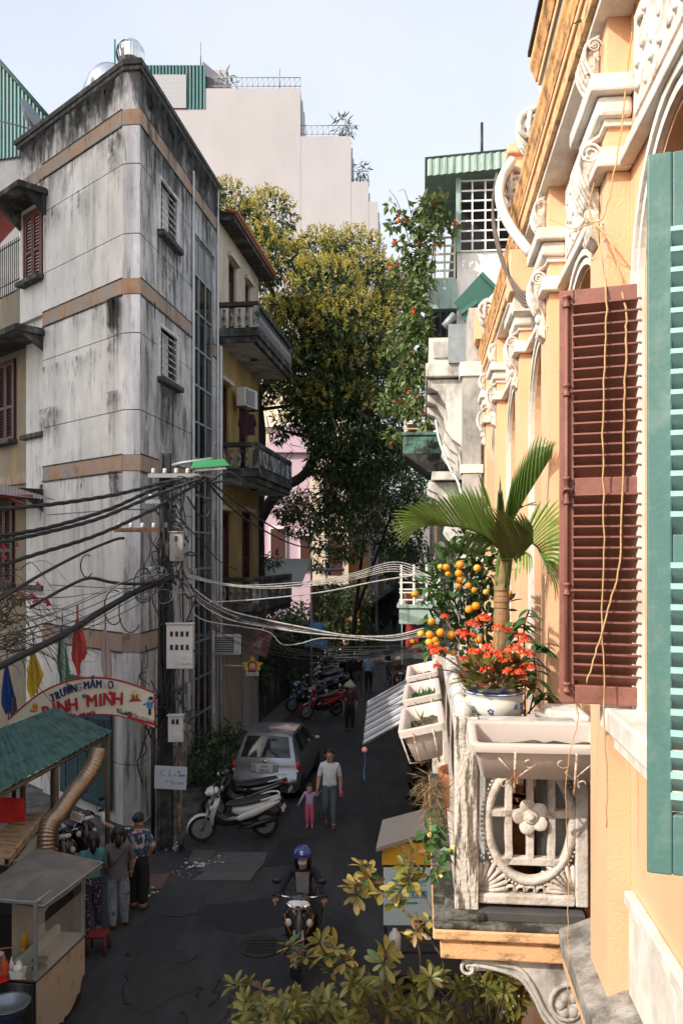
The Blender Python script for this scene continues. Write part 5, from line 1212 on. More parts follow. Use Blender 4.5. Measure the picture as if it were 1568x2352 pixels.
# ---------------------------------------------------------------- pots and plants on the balcony
def pot(name, label, cat, loc, prof, mat, n=28, soil_at=None):
    t = thing(name, label, cat, loc); b = MB(); b.lathe(prof, n); b.build('pot_body', mat, t)
    if soil_at: s = MB(); s.lathe([(soil_at[0], soil_at[1]-.02), (soil_at[0], soil_at[1])], 20); s.build('soil', soil, t)
    return t
st = thing('plant_stand', 'stone stand carrying the blue and white flower pot', 'plant stand', P(1134, 1656, 5.35)*1); st.location.z = 3.52
b = MB(); b.lathe([(.17,0),(.17,.05),(.12,.1),(.11,.95),(.15,1.0),(.18,1.05),(.18,1.1)], 20); b.build('pedestal', whitegrey, st)
pb_loc = V((st.location.x, st.location.y, 4.622))
bp_ = pot('blue_white_pot', 'white glazed bowl pot painted with small blue flowers, holding orange kalanchoe', 'flower pot', pb_loc, [(.10,0),(.115,.01),(.15,.04),(.182,.09),(.190,.13),(.182,.165),(.172,.18),(.186,.19),(.192,.2),(.186,.21),(.168,.208),(.16,.17)], glaze, 36, (.162, .18))
b = MB(); b.lathe([(.187,.206),(.1935,.203),(.1935,.199),(.19,.197)], 36); b.build('blue_rim', glazeb, bp_)
rr = random.Random(8)
for i in range(13):
    a = -pi/2+(i-6)*.30+rr.uniform(-.05,.05); z = rr.choice((.075,.105,.13)); rad = {.075:.172,.105:.187,.13:.191}[z]
    m = MB()
    for k in range(5):
        q = k*2*pi/5; m.sph((.013*math.cos(q), 0, .013*math.sin(q)), (.008,.003,.008), 6)
    if i % 3 == 0: m.tube([(.01,0,-.012),(.02,0,-.03),(.012,0,-.042)], .0035, 4); m.sph((.022,0,-.036), (.008,.003,.006), 6)
    me = m.mesh('painted_flower', glazeb); put('painted_flower', me, bp_, Matrix.Translation((rad*math.cos(a), rad*math.sin(a), z)) @ Matrix.Rotation(a+pi/2, 4, 'Z') @ Matrix.Rotation(rr.uniform(0, 3), 4, 'Y') @ Matrix.Scale(rr.uniform(.75,1.15), 4))
# kalanchoe
ka = thing('kalanchoe', 'bushy kalanchoe with heads of orange red flowers in the blue and white pot', 'flowering plant', pb_loc+V((0,0,.2)))
def leaf_mesh(name, mats, L=1., W=1., droop=.15, broad=False, cup=.14):
    m = MB(); pr = ((.15,.22),(.38,.5),(.66,.62),(.88,.4)) if broad else ((.2,.34),(.45,.5),(.7,.42),(.88,.22))
    pts = [(0,0,0)]; 
    for t, w_ in pr: pts += [(w_*W,t*L,W*cup-droop*t*t*L),(0,t*L,-droop*t*t*L),(-w_*W,t*L,W*cup-droop*t*t*L)]
    pts.append((0,L,-droop*L)); fs = [(0,2,1),(0,3,2)]
    for i in range(3): a = 1+3*i; fs += [(a,a+1,a+4,a+3),(a+1,a+2,a+5,a+4)]
    fs += [(10,11,13),(11,12,13)]; m.add(pts, fs, True); return m.mesh(name, mats)
def place_leaf(me, par, p, d, up, s, W=None, name='leaf'):
    d = V(d).normalized(); x = d.cross(V(up)); x = x.normalized() if x.length > 1e-4 else d.orthogonal().normalized(); z = x.cross(d)
    M = Matrix(((x.x*s, d.x*s, z.x*s, p[0]), (x.y*s, d.y*s, z.y*s, p[1]), (x.z*s, d.z*s, z.z*s, p[2]), (0,0,0,1)))
    o = bpy.data.objects.new(name, me); COL.objects.link(o); o.parent = par; o.matrix_local = M; return o
kgreen = M_('succulent_green', (.21,.22,.06), .4, .3, 6, .05, 30, transl=.1, rand=.4); kred = M_('succulent_red', (.23,.085,.035), .4, .3, 6, .05, 30, transl=.1, rand=.4)
kl = [leaf_mesh('kalanchoe_leaf', kgreen, 1, .62, .2, True), leaf_mesh('kalanchoe_leaf', kred, 1, .6, .25, True)]
rr = random.Random(4)
for i in range(280):
    a = rr.uniform(0, 2*pi); e = rr.uniform(-.02, 1.3); R = rr.uniform(.55, 1.0)
    d = V((math.cos(a)*math.cos(e), math.sin(a)*math.cos(e), math.sin(e))); p = V((d.x*.235*R, d.y*.215*R, .03+d.z*.19*R))
    place_leaf(kl[0 if rr.random() < .72 else 1], ka, p, d+rdir(rr)*.55+V((0,0,.25)), V((0,0,1))+rdir(rr)*.5, rr.uniform(.06,.1))
fl = MB()
for k in range(4): 
    a = k*pi/2+.3; c, s = .8*math.cos(a), .8*math.sin(a); fl.add([(0,0,0),(c*.008-s*.005,s*.008+c*.005,.002),(c*.016,s*.016,.004),(c*.008+s*.005,s*.008-c*.005,.002)], [(0,1,2,3)])
heads = [(1085,1437,5.5,.05),(1110,1425,5.45,.055),(1075,1465,5.4,.05),(1060,1455,5.45,.04),(1145,1445,5.45,.045),(1165,1450,5.5,.035),(1195,1465,5.5,.045),(1205,1475,5.45,.04),(1090,1500,5.25,.045),(1130,1510,5.2,.055),(1155,1505,5.2,.05),(1180,1495,5.2,.055),(1210,1505,5.25,.05),(1120,1490,5.25,.04),(1118,1540,5.18,.04),(1170,1545,5.17,.045),(1212,1535,5.2,.045),(1065,1515,5.3,.03),(1008,1500,5.3,.055),(995,1492,5.3,.04),(1003,1533,5.22,.026),(1022,1418,5.9,.03),(1195,1545,5.15,.03),(1160,1520,5.2,.04)]
stem = MB()
for u, v, Y, R in heads:
    c = P(u, v, Y)-wpos(ka); h = MB()
    for i in range(int(13000*R*R)+18):
        d = rdir(rr); p = c+V((d.x*R, d.y*R, abs(d.z)*R*.75)); z = (d+V((0,-.3,.4))).normalized(); x = z.orthogonal().normalized(); y = z.cross(x)
        M = Matrix(((x.x,y.x,z.x,p.x),(x.y,y.y,z.y,p.y),(x.z,y.z,z.z,p.z),(0,0,0,1))); 
        for f0 in range(4): h.add(fl.v[f0*4:f0*4+4], [(0,1,2,3)], False, M)
    h.build('flower_head', kalf, ka)
    b0 = V((c.x*.35, c.y*.3, .06)); stem.tube(spline([b0, (b0+c)/2+V((0,0,.02)), c-V((0,0,.01))], 3), .004, 4)
stem.build('stem', M_('flower_stem', (.2,.12,.06), .7), ka)
# palm
pal = thing('fan_palm', 'young palm with pleated fan fronds and ringed brown stem on the balcony', 'palm', (P(1150,1400,5.9).x, 5.9, 3.54))
b = MB(); b.lathe([(.15,0),(.2,.3),(.21,.34),(.18,.34),(.17,.3)], 18); tp = thing('terracotta_pot', 'terracotta pot of the palm behind the pierced panel', 'flower pot', pal.location-V((0,0,.015))); b.build('pot_body', terra, tp)
s = MB(); s.lathe([(.172,.28),(.172,.31)], 16); s.build('soil', soil, tp)
o0 = pal.location
tk_ = MB(); q = spline([V((0,0,.3)), V((0,0,1.2)), P(1151,1400,5.9)-o0, P(1152,1330,5.9)-o0, P(1160,1270,5.9)-o0], 8); N = len(q)
tk_.tube(q, [.062-.016*i/N+(.006 if i % 3 == 0 else 0) for i in range(N)], 10); tk_.build('stem', palmst, pal)
for i in range(12):
    z = q[int(N*.35)].lerp(q[int(N*.62)], i/11); b = MB(); b.lathe([(.054,0),(.058,.004),(.054,.008)], 12, z); b.build('stem_ring', M_('stem_ring', (.16,.09,.04), .8) if i == 0 else bpy.data.materials['stem_ring'], pal)
for k in range(4):
    b = MB(); a = k*1.7; p0 = P(1152,1335,5.9)-o0; p1 = P(1162,1235,5.9)-o0; b.tube(spline([p0+V((.04*math.cos(a),.04*math.sin(a),-.05)), p0.lerp(p1,.5)+V((.045*math.cos(a),.045*math.sin(a),0)), p1+V((.02*math.cos(a),.02*math.sin(a),0))], 4), [.025]*5+[.02]*3+[.008], 6, flat=.5); b.build('leaf_sheath', palmg, pal)
def strip_leaf(mat, droop):
    m = MB(); rows = []
    for t, w_ in ((0,.25),(.15,.8),(.4,1),(.7,.85),(.9,.5),(1,.12)): z = -droop*t*t; rows.append([(-w_*.06,t,z+.02*w_),(0,t,z-.015*w_),(w_*.06,t,z+.02*w_)])
    m.grid(rows, False); return m.mesh('leaflet', mat)
palmd = M_('dark_palm_leaf', (.05,.10,.02), .4, .35, 6, .1, 30, transl=.2, rand=.15); palmo = M_('olive_palm_leaf', (.10,.105,.022), .45, .35, 6, .1, 30, transl=.2, rand=.12)
def blade(base, tips, n, mat, w_=.55, bow=(0,0,0), jag=.06, rib=True):
    """pleated fan: leaflets run from points along a base curve to points along a tip curve; neighbours touch for most of their length"""
    bq = spline([P(*p)-o0 for p in base], 8); tq = spline([P(*p)-o0 for p in tips], 8); bow = V(bow)
    f = MB(); f.tube(bq, [.011*(1-.6*i/len(bq)) for i in range(len(bq))], 6); fo = f.build('frond', palmg, pal)
    def at(q, s): x = s*(len(q)-1); i = min(int(x), len(q)-2); return q[i].lerp(q[i+1], x-i)
    for i in range(n):
        s0, s1 = i/n, (i+1)/n; sm = (s0+s1)/2; k = 1+rr.uniform(-jag, jag*.4); m = MB(); rows = []
        for t in (0, .2, .45, .7, .86, 1):
            tt = t*k; sh = 1 if t < .6 else 1-((t-.6)/.4)**1.5*.92
            a, c = sm+(s0-sm)*sh*w_*1.9, sm+(s1-sm)*sh*w_*1.9; a, c = max(0, a), min(1, c)
            L_ = lambda s: at(bq, s).lerp(at(tq, s), tt)+bow*math.sin(pi*min(1, tt)*.9)
            A, B, C = L_(a), L_(sm), L_(c); nr = (C-A).cross(at(tq, sm)-at(bq, sm)); nr = nr.normalized() if nr.length > 1e-7 else V((0,-1,0))
            rows.append([A, B+nr*(C-A).length*.28, C])
        m.grid(rows, False); m.build('leaflet', mat, fo)
blade([(1160,1262,5.9),(1168,1215,5.88),(1196,1158,5.84),(1238,1090,5.8),(1266,1045,5.78)], [(1163,1160,5.84),(1183,1080,5.78),(1208,1038,5.76),(1235,1002,5.75),(1262,1012,5.75),(1286,1018,5.76)], 17, palmg, .56, (-.02,-.03,.02), .05)
blade([(1150,1285,5.85),(1180,1280,5.8),(1205,1262,5.78),(1222,1243,5.78)], [(1117,1222,5.62),(1119,1172,5.6),(1135,1166,5.58),(1168,1188,5.58),(1196,1215,5.62)], 13, palmo, .56, (0,-.05,.03), .03)
blade([(1200,1268,5.8),(1212,1256,5.78),(1224,1244,5.78)], [(1168,1196,5.6),(1182,1183,5.58),(1200,1182,5.58),(1216,1206,5.62)], 7, palmg, .56, (0,-.05,.03), .05)
blade([(1155,1270,5.88),(1125,1240,5.78),(1085,1218,5.66),(1040,1208,5.55),(985,1206,5.45)], [(1118,1150,5.8),(1080,1130,5.7),(1040,1138,5.56),(985,1150,5.42),(915,1168,5.3)], 22, palmg2, .5, (-.02,-.02,.035), .06)
blade([(1040,1208,5.55),(1005,1205,5.48),(975,1207,5.42)], [(905,1172,5.3),(896,1195,5.25),(900,1222,5.22),(912,1246,5.22),(926,1272,5.25)], 12, palmg2, .5, (-.02,-.02,.03), .08)
blade([(1150,1262,5.9),(1110,1235,6.0),(1060,1190,6.1)], [(1110,1100,6.0),(1075,1108,6.05),(1040,1118,6.12),(1012,1130,6.2)], 10, palmg, .42, (0,-.02,.03), .1)
blade([(1135,1250,5.84),(1105,1232,5.76),(1070,1222,5.66)], [(1090,1290,5.7),(1072,1282,5.66),(1045,1262,5.6)], 5, palmd, .45, (0,-.02,.02), .1)
blade([(1138,1205,5.86),(1148,1200,5.86),(1160,1200,5.86)], [(1140,1150,5.84),(1147,1092,5.82),(1156,1150,5.84)], 3, palmd, .6, (0,-.01,0), .02)
blade([(1118,1160,5.88),(1124,1160,5.88)], [(1094,1080,5.86),(1098,1082,5.86)], 1, palmd, .55, (0,0,0), 0)
blade([(1165,1205,5.88),(1172,1200,5.88)], [(1172,1092,5.86),(1180,1098,5.86)], 1, palmd, .55, (0,0,0), 0)
blade([(1190,1265,5.86),(1215,1246,5.82),(1238,1262,5.78),(1252,1288,5.75)], [(1235,1145,5.75),(1290,1150,5.7),(1300,1190,5.66),(1300,1230,5.64),(1298,1275,5.66),(1290,1320,5.7)], 15, palmg2, .4, (.0,-.02,.03), .1)
blade([(1238,1262,5.78),(1250,1290,5.75),(1258,1315,5.72)], [(1282,1330,5.7),(1285,1362,5.7),(1270,1392,5.7)], 6, palmd, .42, (.02,0,.03), .15)
blade([(1180,1285,5.84),(1205,1270,5.78),(1220,1280,5.75)], [(1178,1345,5.82),(1196,1318,5.76),(1212,1330,5.74),(1222,1305,5.72)], 6, palmg2, .4, (0,-.02,.02), .2)
blade([(1188,1172,5.86),(1196,1162,5.86)], [(1232,1150,5.8),(1240,1165,5.8)], 2, palmo, .5, (0,0,.01), .05)
# kumquat tree
kq = thing('kumquat_tree', 'kumquat tree laden with orange fruit behind the palm stem', 'fruit tree', (P(1075,1400,6.7).x, 6.7, 3.54)); o0 = kq.location
tpk = pot('terracotta_pot', 'terracotta pot of the kumquat tree standing by the street rail', 'flower pot', o0-V((0,0,.015)), [(.17,0),(.24,.4),(.25,.44),(.22,.44),(.21,.38)], terra, 20, (.21,.37))
kb = [(1040,1290,40,6.7),(1085,1270,46,6.8),(1110,1310,50,6.8),(1060,1340,52,6.7),(1010,1345,40,6.6),(1105,1370,50,6.8),(1050,1400,46,6.7),(1000,1400,26,6.5),(1090,1440,46,6.8),(1020,1450,40,6.6),(1000,1475,30,6.4),(1130,1270,30,6.9),(985,1350,24,6.5),(1140,1400,36,6.9),(1070,1240,30,6.8),(1015,1300,26,6.7),(1060,1480,30,6.6),(975,1345,14,6.5)]
m = MB()
for u, v, r, Y in kb:
    c = P(u, v, Y); R = r*Y/F
    for i in range(int(46*(r/40)**2)):
        d = rdir(rr); q_ = rr.uniform(.35, 1.1); p = c+d*R*q_; leaf6(m, p, d+rdir(rr)*.8+V((0,0,.1)), V((0,-.2,1))+rdir(rr)*.7, rr.uniform(.075,.12), rr.uniform(.034,.05), .15)
m.build('foliage', leafk, kq, True, kind='stuff')
s = MB(); limb(s, [o0+V((0,0,.36)), o0+V((0,0,.8)), P(1075,1450,6.7), P(1070,1300,6.75)], .03, .008, 6)
for u, v, r, Y in kb: limb(s, [P(1075,1470,6.7)*.6+P(u, v, Y)*.4, P(u, v, Y)], .009, .004, 4, 3)
s.build('stem', twig, kq, True)
fm_ = MB(); fm_.sph((0,0,0), (.5,.5,.48), 12); fmo = [fm_.mesh('fruit', fruitm), fm_.mesh('fruit', fruit2)]
for u, v, d, k in [(1056,1297,20,0),(1024,1303,17,0),(1011,1302,14,1),(1053,1317,18,0),(1095,1305,18,1),(1055,1332,16,0),(1075,1345,15,0),(1052,1345,14,0),(952,1364,17,0),(1092,1392,20,0),(1076,1400,19,0),(1168,1362,15,1),(990,1427,17,0),(986,1458,20,0),(1011,1453,20,0),(1035,1459,20,0),(966,1456,17,1),(985,1475,18,1),(998,1470,18,0),(1002,1478,16,0),(1098,1470,18,0),(1174,1448,18,0),(1088,1355,14,0),(1115,1360,14,1),(1028,1318,13,0),(1108,1420,13,0),(1040,1500,14,0)]:
    Y = 6.35 if u > 1020 else 6.25; p = P(u, v, Y)-o0; put('fruit', fmo[k], kq, Matrix.Translation(p) @ Matrix.Scale(d/F*Y*1.02, 4))
# broad-leaved sapling by the wall and other pots
sa = thing('broad_leaf_sapling', 'slender sapling with drooping green leaves against the apricot wall', 'plant', (P(1205,1600,5.75).x, 5.75, 4.05)); o0 = sa.location
sm_ = MB(); lm = leaf_mesh('leaf', M_('sapling_leaf', (.06,.15,.045), .4, .3, 6, .05, 30, transl=.25, rand=.3), 1, .5, .35, False)
for pth in ([(1205,1630),(1205,1520),(1203,1440),(1215,1400)], [(1215,1640),(1230,1560),(1226,1500),(1250,1480)], [(1210,1640),(1245,1600),(1255,1590)], [(1200,1640),(1190,1470),(1180,1430)]):
    q = spline([P(u, v, 5.75)-o0 for u, v in pth], 4); sm_.tube(q, .006, 5)
    for i in range(3, len(q)):
        for sd in (-1, 1):
            if rr.random() < .8: place_leaf(lm, sa, q[i], V((sd*.8, -.4, -.15))+rdir(rr)*.35, (0,0,1), rr.uniform(.09,.15))
sm_.tube([V((0,0,.0)), P(1205,1630,5.75)-o0], .01, 5); sm_.build('stem', twig, sa)
pot('terracotta_pot', 'small terracotta pot of the sapling by the apricot wall', 'flower pot', o0-V((0,0,.22)), [(.1,0),(.14,.2),(.15,.22),(.13,.22),(.12,.19)], terra, 18, (.12,.19))
bs = thing('concrete_block', 'concrete block under the small terracotta pot', 'block', o0-V((0,0,.23)))
b = MB(); b.bb(-.2,.2,-.2,.2,-.299,-.0); b.build('block', whitegrey, bs)
wbn = pot('white_basin', 'shallow chipped white basin on the rail beside the long planter', 'basin', P(1283, 1662, 5.2), [(.09,0),(.13,.02),(.155,.06),(.16,.062),(.15,.058),(.12,.025),(.05,.012)], glaze, 24)
b = MB(); b.bb(-.12,.12,-.1,.1,-.9,-.002); b.build('basin_foot', whitegrey, wbn)
pot('terracotta_pot', 'broad terracotta pot seen through the oval of the panel', 'flower pot', FL(-.38, 5.6, 3.522), [(.18,0),(.25,.5),(.27,.56),(.24,.56),(.23,.5)], terra, 20, (.23,.5))
pot('glazed_jar', 'dark glazed jar seen low through the panel beside the terracotta pot', 'jar', FL(-.15, 5.4, 3.522), [(.08,0),(.12,.1),(.13,.2),(.09,.28),(.07,.3),(.06,.28)], M_('dark_glaze', (.03,.03,.04), .2), 16)
# weeds and yellow flowers on the outer corner of the slab
bushy('dry_weed', 'tuft of dry brown weed hanging over the street rail corner', 'weed', [(P(1000,1830,5.3), (.06,.06,.14)), (P(985,1800,5.3), (.06,.06,.08)), (P(1005,1880,5.25), (.035,.04,.1))], M_('dry_grass', (.23,.15,.07), .9, .3), .12, .006, 30000, 61)
bushy('yellow_weed', 'green weed with small yellow flowers growing off the balcony corner', 'weed', [(P(1008,1900,5.1), (.05,.04,.07)), (P(1015,1950,5.0), (.06,.04,.07)), (P(985,1925,5.1), (.05,.04,.06)), (P(1000,1990,4.98), (.05,.03,.06))], leafb, .075, .045, 5500, 62, [([P(1030,1930,4.95),P(1000,1890,5.1),P(985,1870,5.15)], .004), ([P(1030,1960,4.95),P(1005,1990,5.0)], .004)], 4, fl_mat=M_('yellow_flower', (.75,.66,.22), .6))
# ---------------------------------------------------------------- leafy tree below the balcony
bt = thing('almond_tree', 'street tree with bronze green leaf rosettes below the balcony', 'tree', (1.35, 7.0, 0)); o0 = bt.location
obm = [leaf_mesh('leaf', M_('olive_green_leaf', (.2,.21,.05), .38, .3, 4, .05, 30, transl=.25, rand=.45), 1, .30, .22, True), leaf_mesh('leaf', M_('yellow_green_leaf', (.36,.3,.075), .38, .3, 4, .05, 30, transl=.25, rand=.35), 1, .31, .12, True), leaf_mesh('leaf', M_('bronze_tinted_leaf', (.23,.125,.04), .38, .3, 4, .05, 30, transl=.2, rand=.35), 1, .29, .2, True), leaf_mesh('leaf', M_('deep_green_leaf', (.1,.17,.05), .38, .3, 4, .05, 30, transl=.2, rand=.4), 1, .31, .25, True)]
ros = []
TW = [[(1010,2190,5.7),(960,2120,5.8),(905,2075,5.9),(850,2030,6.0),(832,1990,6.0)], [(1000,2120,5.7),(975,2060,5.8),(945,2030,5.85),(930,1990,5.9),(955,1960,5.9)], [(905,2075,5.9),(920,2045,5.9),(945,2020,5.9)], [(850,2030,6.0),(815,2030,6.0),(818,2055,6.0)], [(960,2300,5.8),(965,2200,5.75),(955,2140,5.7),(985,2115,5.7)], [(800,2330,6.1),(760,2230,6.05),(735,2165,6.0)], [(760,2230,6.05),(700,2200,6.0),(668,2175,6.0)], [(735,2165,6.0),(770,2180,6.0),(790,2210,6.0)], [(900,2330,5.9),(880,2240,5.85),(885,2190,5.8)], [(720,2330,6.1),(640,2290,6.1),(570,2262,6.1),(540,2265,6.1)]]
for k_, tw in enumerate(TW):
    q = spline([P(*p) for p in tw], 4)
    for n_ in range(len(q)//2, len(q), 2):
        u = q[n_]; ros.append((CU+u.x/u.y*F, CV+(H-u.z)/u.y*F, u.y, (1, 1, 2, 0, 1)[(k_+n_) % 5] if k_ != 9 else (2, 0)[n_ % 2]))
rr = random.Random(77)
for i in range(240):
    u = rr.uniform(545, 1195); lo = 2245 if u > 800 else 2290 if u > 640 else 2300
    if u > 1000: lo = 2215
    v = rr.uniform(lo, 2410); ros.append((u, v, rr.uniform(5.4, 6.6) if u < 1000 else rr.uniform(5.5, 6.3), rr.choice((0, 0, 0, 1, 2, 3) if u < 900 else (0, 1, 3, 3, 2, 0))))
cnt = 0; rest = MB(); brm = MB()
hub = [P(800,2420,6.2), P(960,2420,6.0), P(1120,2400,5.9), P(640,2420,6.3)]
for u, v, Y, k in ros:
    c = P(u, v, Y); n = rr.randint(7, 10); up = (V((0,-.25,1))+rdir(rr)*.75).normalized()
    for i in range(n):
        a = i*2*pi/n+rr.uniform(-.3,.3); x = up.orthogonal().normalized(); y = up.cross(x); d = (x*math.cos(a)+y*math.sin(a))*1.0+up*rr.uniform(-.25,.9)
        L = rr.uniform(.07,.135)*(1.1 if k == 1 else .95)
        mi = k if rr.random() < .75 else rr.randrange(4)
        if cnt < 299: place_leaf(obm[mi], bt, c-o0+d.normalized()*.012, d, up+rdir(rr)*.25, L); cnt += 1
        else: leaf6(rest, c+d.normalized()*.012, d, up+rdir(rr)*.25, L, L*.34, .2)
    if len(ros)-ros.index((u, v, Y, k)) > 245: continue
    h = min(hub, key=lambda q: (q-c).length); mid = (h+c)/2+V((rr.uniform(-.05,.05), 0, -.06)); brm.tube(spline([h, mid, c], 4), [.008*(1-.07*j) for j in range(9)], 4)
for tw in TW: limb(brm, [P(*p) for p in tw], .011, .004, 5, 4)
rest.build('foliage', leafy, bt, True, kind='stuff')
base = V((1.35, 7.0, 0))
limb(brm, [base, base+V((-.05,-.2,1.2)), P(1060,2500,6.2)], .09, .05)
for h in hub: limb(brm, [P(1060,2500,6.2), (P(1060,2500,6.2)+h)/2+V((0,0,.03)), h], .045, .014)
brm.build('trunk', twig, bt, True)
# ---------------------------------------------------------------- people
STAND = dict(pel=(0,0,.53), spi=(0,0,.62), che=(0,.005,.735), nec=(0,.01,.825), jaw=(0,-.012,.868), hea=(0,-.008,.925), top=(0,0,.972),
    shL=(.098,.005,.80), elL=(.125,.02,.635), wrL=(.132,-.025,.49), shR=(-.098,.005,.80), elR=(-.125,.02,.635), wrR=(-.132,-.025,.49),
    hiL=(.05,0,.505), knL=(.055,-.012,.285), anL=(.055,.015,.05), toL=(.062,-.075,.018), hiR=(-.05,0,.505), knR=(-.055,-.012,.285), anR=(-.055,.015,.05), toR=(-.062,-.075,.018))
RAD = dict(pel=(.088,.066), spi=(.078,.058), che=(.094,.064), nec=(.033,.034), jaw=(.042,.046), hea=(.05,.06), top=(.03,.036), sh=(.042,.042), el=(.029,.029), wr=(.020,.020), hi=(.062,.064), kn=(.043,.043), an=(.027,.027), to=(.024,.018))
BONES = [('pel','spi'),('spi','che'),('che','nec'),('nec','jaw'),('jaw','hea'),('hea','top')]+[q for s in 'LR' for q in (('che','sh'+s),('sh'+s,'el'+s),('el'+s,'wr'+s),('pel','hi'+s),('hi'+s,'kn'+s),('kn'+s,'an'+s),('an'+s,'to'+s))]
def person(label, loc, rz, h, top, bottom, pose=None, rad=None, sleeve=.6, shoes=None, hair='short', group=None, face=True, cuff=.9, shirt_low=None):
    J = {k: V(v) for k, v in STAND.items()}
    for k, v in (pose or {}).items(): J[k] = V(v)
    names = list(J); idx = {k: i for i, k in enumerate(names)}
    m = bpy.data.meshes.new('body'); m.from_pydata([J[k]*h for k in names], [(idx[a], idx[b]) for a, b in BONES], [])
    o = bpy.data.objects.new('body', m); COL.objects.link(o)
    md = o.modifiers.new('skin', 'SKIN'); md.use_smooth_shade = True; md.branch_smoothing = .3
    sv = m.skin_vertices[0].data
    for k in names:
        r = (rad or {}).get(k) or (rad or {}).get(k[:2]) or RAD.get(k) or RAD[k[:2]]
        sv[idx[k]].radius = (r[0]*h, r[1]*h); sv[idx[k]].use_root = (k == 'pel')
    sb_ = o.modifiers.new('sub', 'SUBSURF'); sb_.levels = 2
    dg = bpy.context.evaluated_depsgraph_get(); me = bpy.data.meshes.new_from_object(o.evaluated_get(dg)); bpy.data.objects.remove(o)
    me.materials.clear()
    for x in (skin, top, bottom, shoes or skin): me.materials.append(x)
    segs = [(a, b, J[a]*h, J[b]*h) for a, b in BONES]
    for p in me.polygons:
        c = p.center; best = None
        for a, b, A, B in segs:
            ab = B-A; t = max(0, min(1, (c-A).dot(ab)/ab.length_squared)); d = (c-(A+ab*t)).length
            ra = ((rad or {}).get(a) or (rad or {}).get(a[:2]) or RAD.get(a) or RAD[a[:2]])[0]*h; rb = ((rad or {}).get(b) or (rad or {}).get(b[:2]) or RAD.get(b) or RAD[b[:2]])[0]*h
            d /= (ra+(rb-ra)*t)
            if best is None or d < best[0]: best = (d, a, b, t)
        _, a, b, t = best; k = 0
        if a in ('nec', 'jaw', 'hea') : k = 0
        elif a == 'che' and b == 'nec': k = 1 if t < .72 else 0
        elif a in ('spi', 'che'): k = 1
        elif a == 'pel' and b == 'spi': k = 1 if t > (shirt_low if shirt_low is not None else .25) else 2
        elif a[:2] == 'sh': k = 1 if t < sleeve*2 else 0
        elif a[:2] == 'el': k = 1 if t < sleeve*2-1 else 0
        elif a == 'pel' or a[:2] == 'hi': k = 2
        elif a[:2] == 'kn': k = 2 if t < cuff else 0
        elif a[:2] == 'an': k = 3
        if shirt_low is not None and shirt_low < 0 and (a == 'pel' or (a[:2] == 'hi' and t < -shirt_low)): k = 1
        p.material_index = k; p.use_smooth = True
    t = thing('person', label, 'person', loc, rz, group); put('body', me, t)
    # hands: palm, four unequal curled fingers, thumb from the side
    for s, sg in (('L', 1), ('R', -1)):
        W, E = J['wr'+s]*h, J['el'+s]*h; d = (W-E).normalized(); x = V((0,-1,0)) if abs(d.y) < .8 else V((0,0,-1)); x = (x-d*x.dot(d)).normalized(); n = d.cross(x)
        hd = MB(); q = h*.01; hd.tube([W-d*q, W+d*2.2*q, W+d*5*q], [1.9*q, 2.6*q, 2.3*q], 8, flat=.55)
        for i, (o_, L) in enumerate(((1.6, 3.2), (.55, 3.8), (-.5, 3.5), (-1.5, 2.7))):
            b0 = W+d*4.6*q+x*o_*q; cv = n*-sg*.55
            hd.tube([b0, b0+(d+cv*.3)*L*.5*q, b0+(d+cv)*L*.95*q], [.62*q, .56*q, .42*q], 5)
        hd.tube([W+d*1.6*q+x*2.0*q, W+d*3.2*q+x*3.2*q, W+d*4.8*q+x*3.4*q], [.8*q, .7*q, .5*q], 5)
        hd.build('hand', skin, t)
    hc = J['hea']*h; R = h*.062*((rad or {}).get('hea', (.05,.06))[1]/.06)
    hf = (J['hea']-J['jaw']); 
    if face:
        f = MB()
        for sx in (-1, 1): f.sph(hc+V((sx*.021*h, -.052*h, .002*h)), (.006*h,.004*h,.004*h), 6)
        f.build('eye', ink, t)
        f = MB(); f.sph(hc+V((0,-.062*h,-.014*h)), (.008*h,.011*h,.014*h), 6)
        for sx in (-1, 1): f.sph(hc+V((sx*.053*h, .0, -.008*h)), (.007*h,.012*h,.018*h), 6)
        f.build('nose_and_ears', skin, t)
        f = MB(); f.sph(hc+V((0,-.052*h,-.036*h)), (.014*h,.006*h,.004*h), 6); f.build('mouth', M_('lips', (.3,.1,.08), .5, .1) if 'lips' not in bpy.data.materials else bpy.data.materials['lips'], t)
    if hair:
        b = MB(); rows = []
        for i in range(9):
            a = pi/2-i*.235; row = []
            for k in range(16):
                q = 2*pi*k/16; cx, sx = math.cos(q), math.sin(q)
                front = sx < -.2; low = {'short': -.15, 'bob': -.55, 'long': -.55, 'bun': -.2}[hair]
                aa = max(a, (.62 if front else low)); 
                row.append(hc+V((cx*math.cos(aa)*R*1.0, (.006*h)+sx*math.cos(aa)*R*1.16, math.sin(aa)*R*1.12+.004*h)))
            rows.append(row)
        b.grid(rows, True, None, True)
        if hair in ('long', 'bob'):
            L = .17*h if hair == 'long' else .085*h
            b.tube([hc+V((0,.02*h,.01*h)), hc+V((0,.045*h,-.06*h)), hc+V((0,.05*h,-.05*h-L*.7)), hc+V((0,.048*h,-.05*h-L))], [.05*h,.056*h,.046*h,.02*h], 10, flat=.6)
            for sx in (-1, 1): b.tube([hc+V((sx*.045*h,0,.02*h)), hc+V((sx*.055*h,.005*h,-.04*h)), hc+V((sx*.05*h,.015*h,-.07*h-L*.3))], [.02*h,.026*h,.012*h], 8)
        if hair == 'bun': b.sph(hc+V((0,.07*h,.03*h)), .03*h, 8)
        b.build('hair', hairm, t)
    return t
def patterned(name, base, c2, sc, th=.5, soft=.03): return M_(name, base, .9, .15, 8, .8, 13, c2=c2, a2=th, s2=sc, soft=soft)
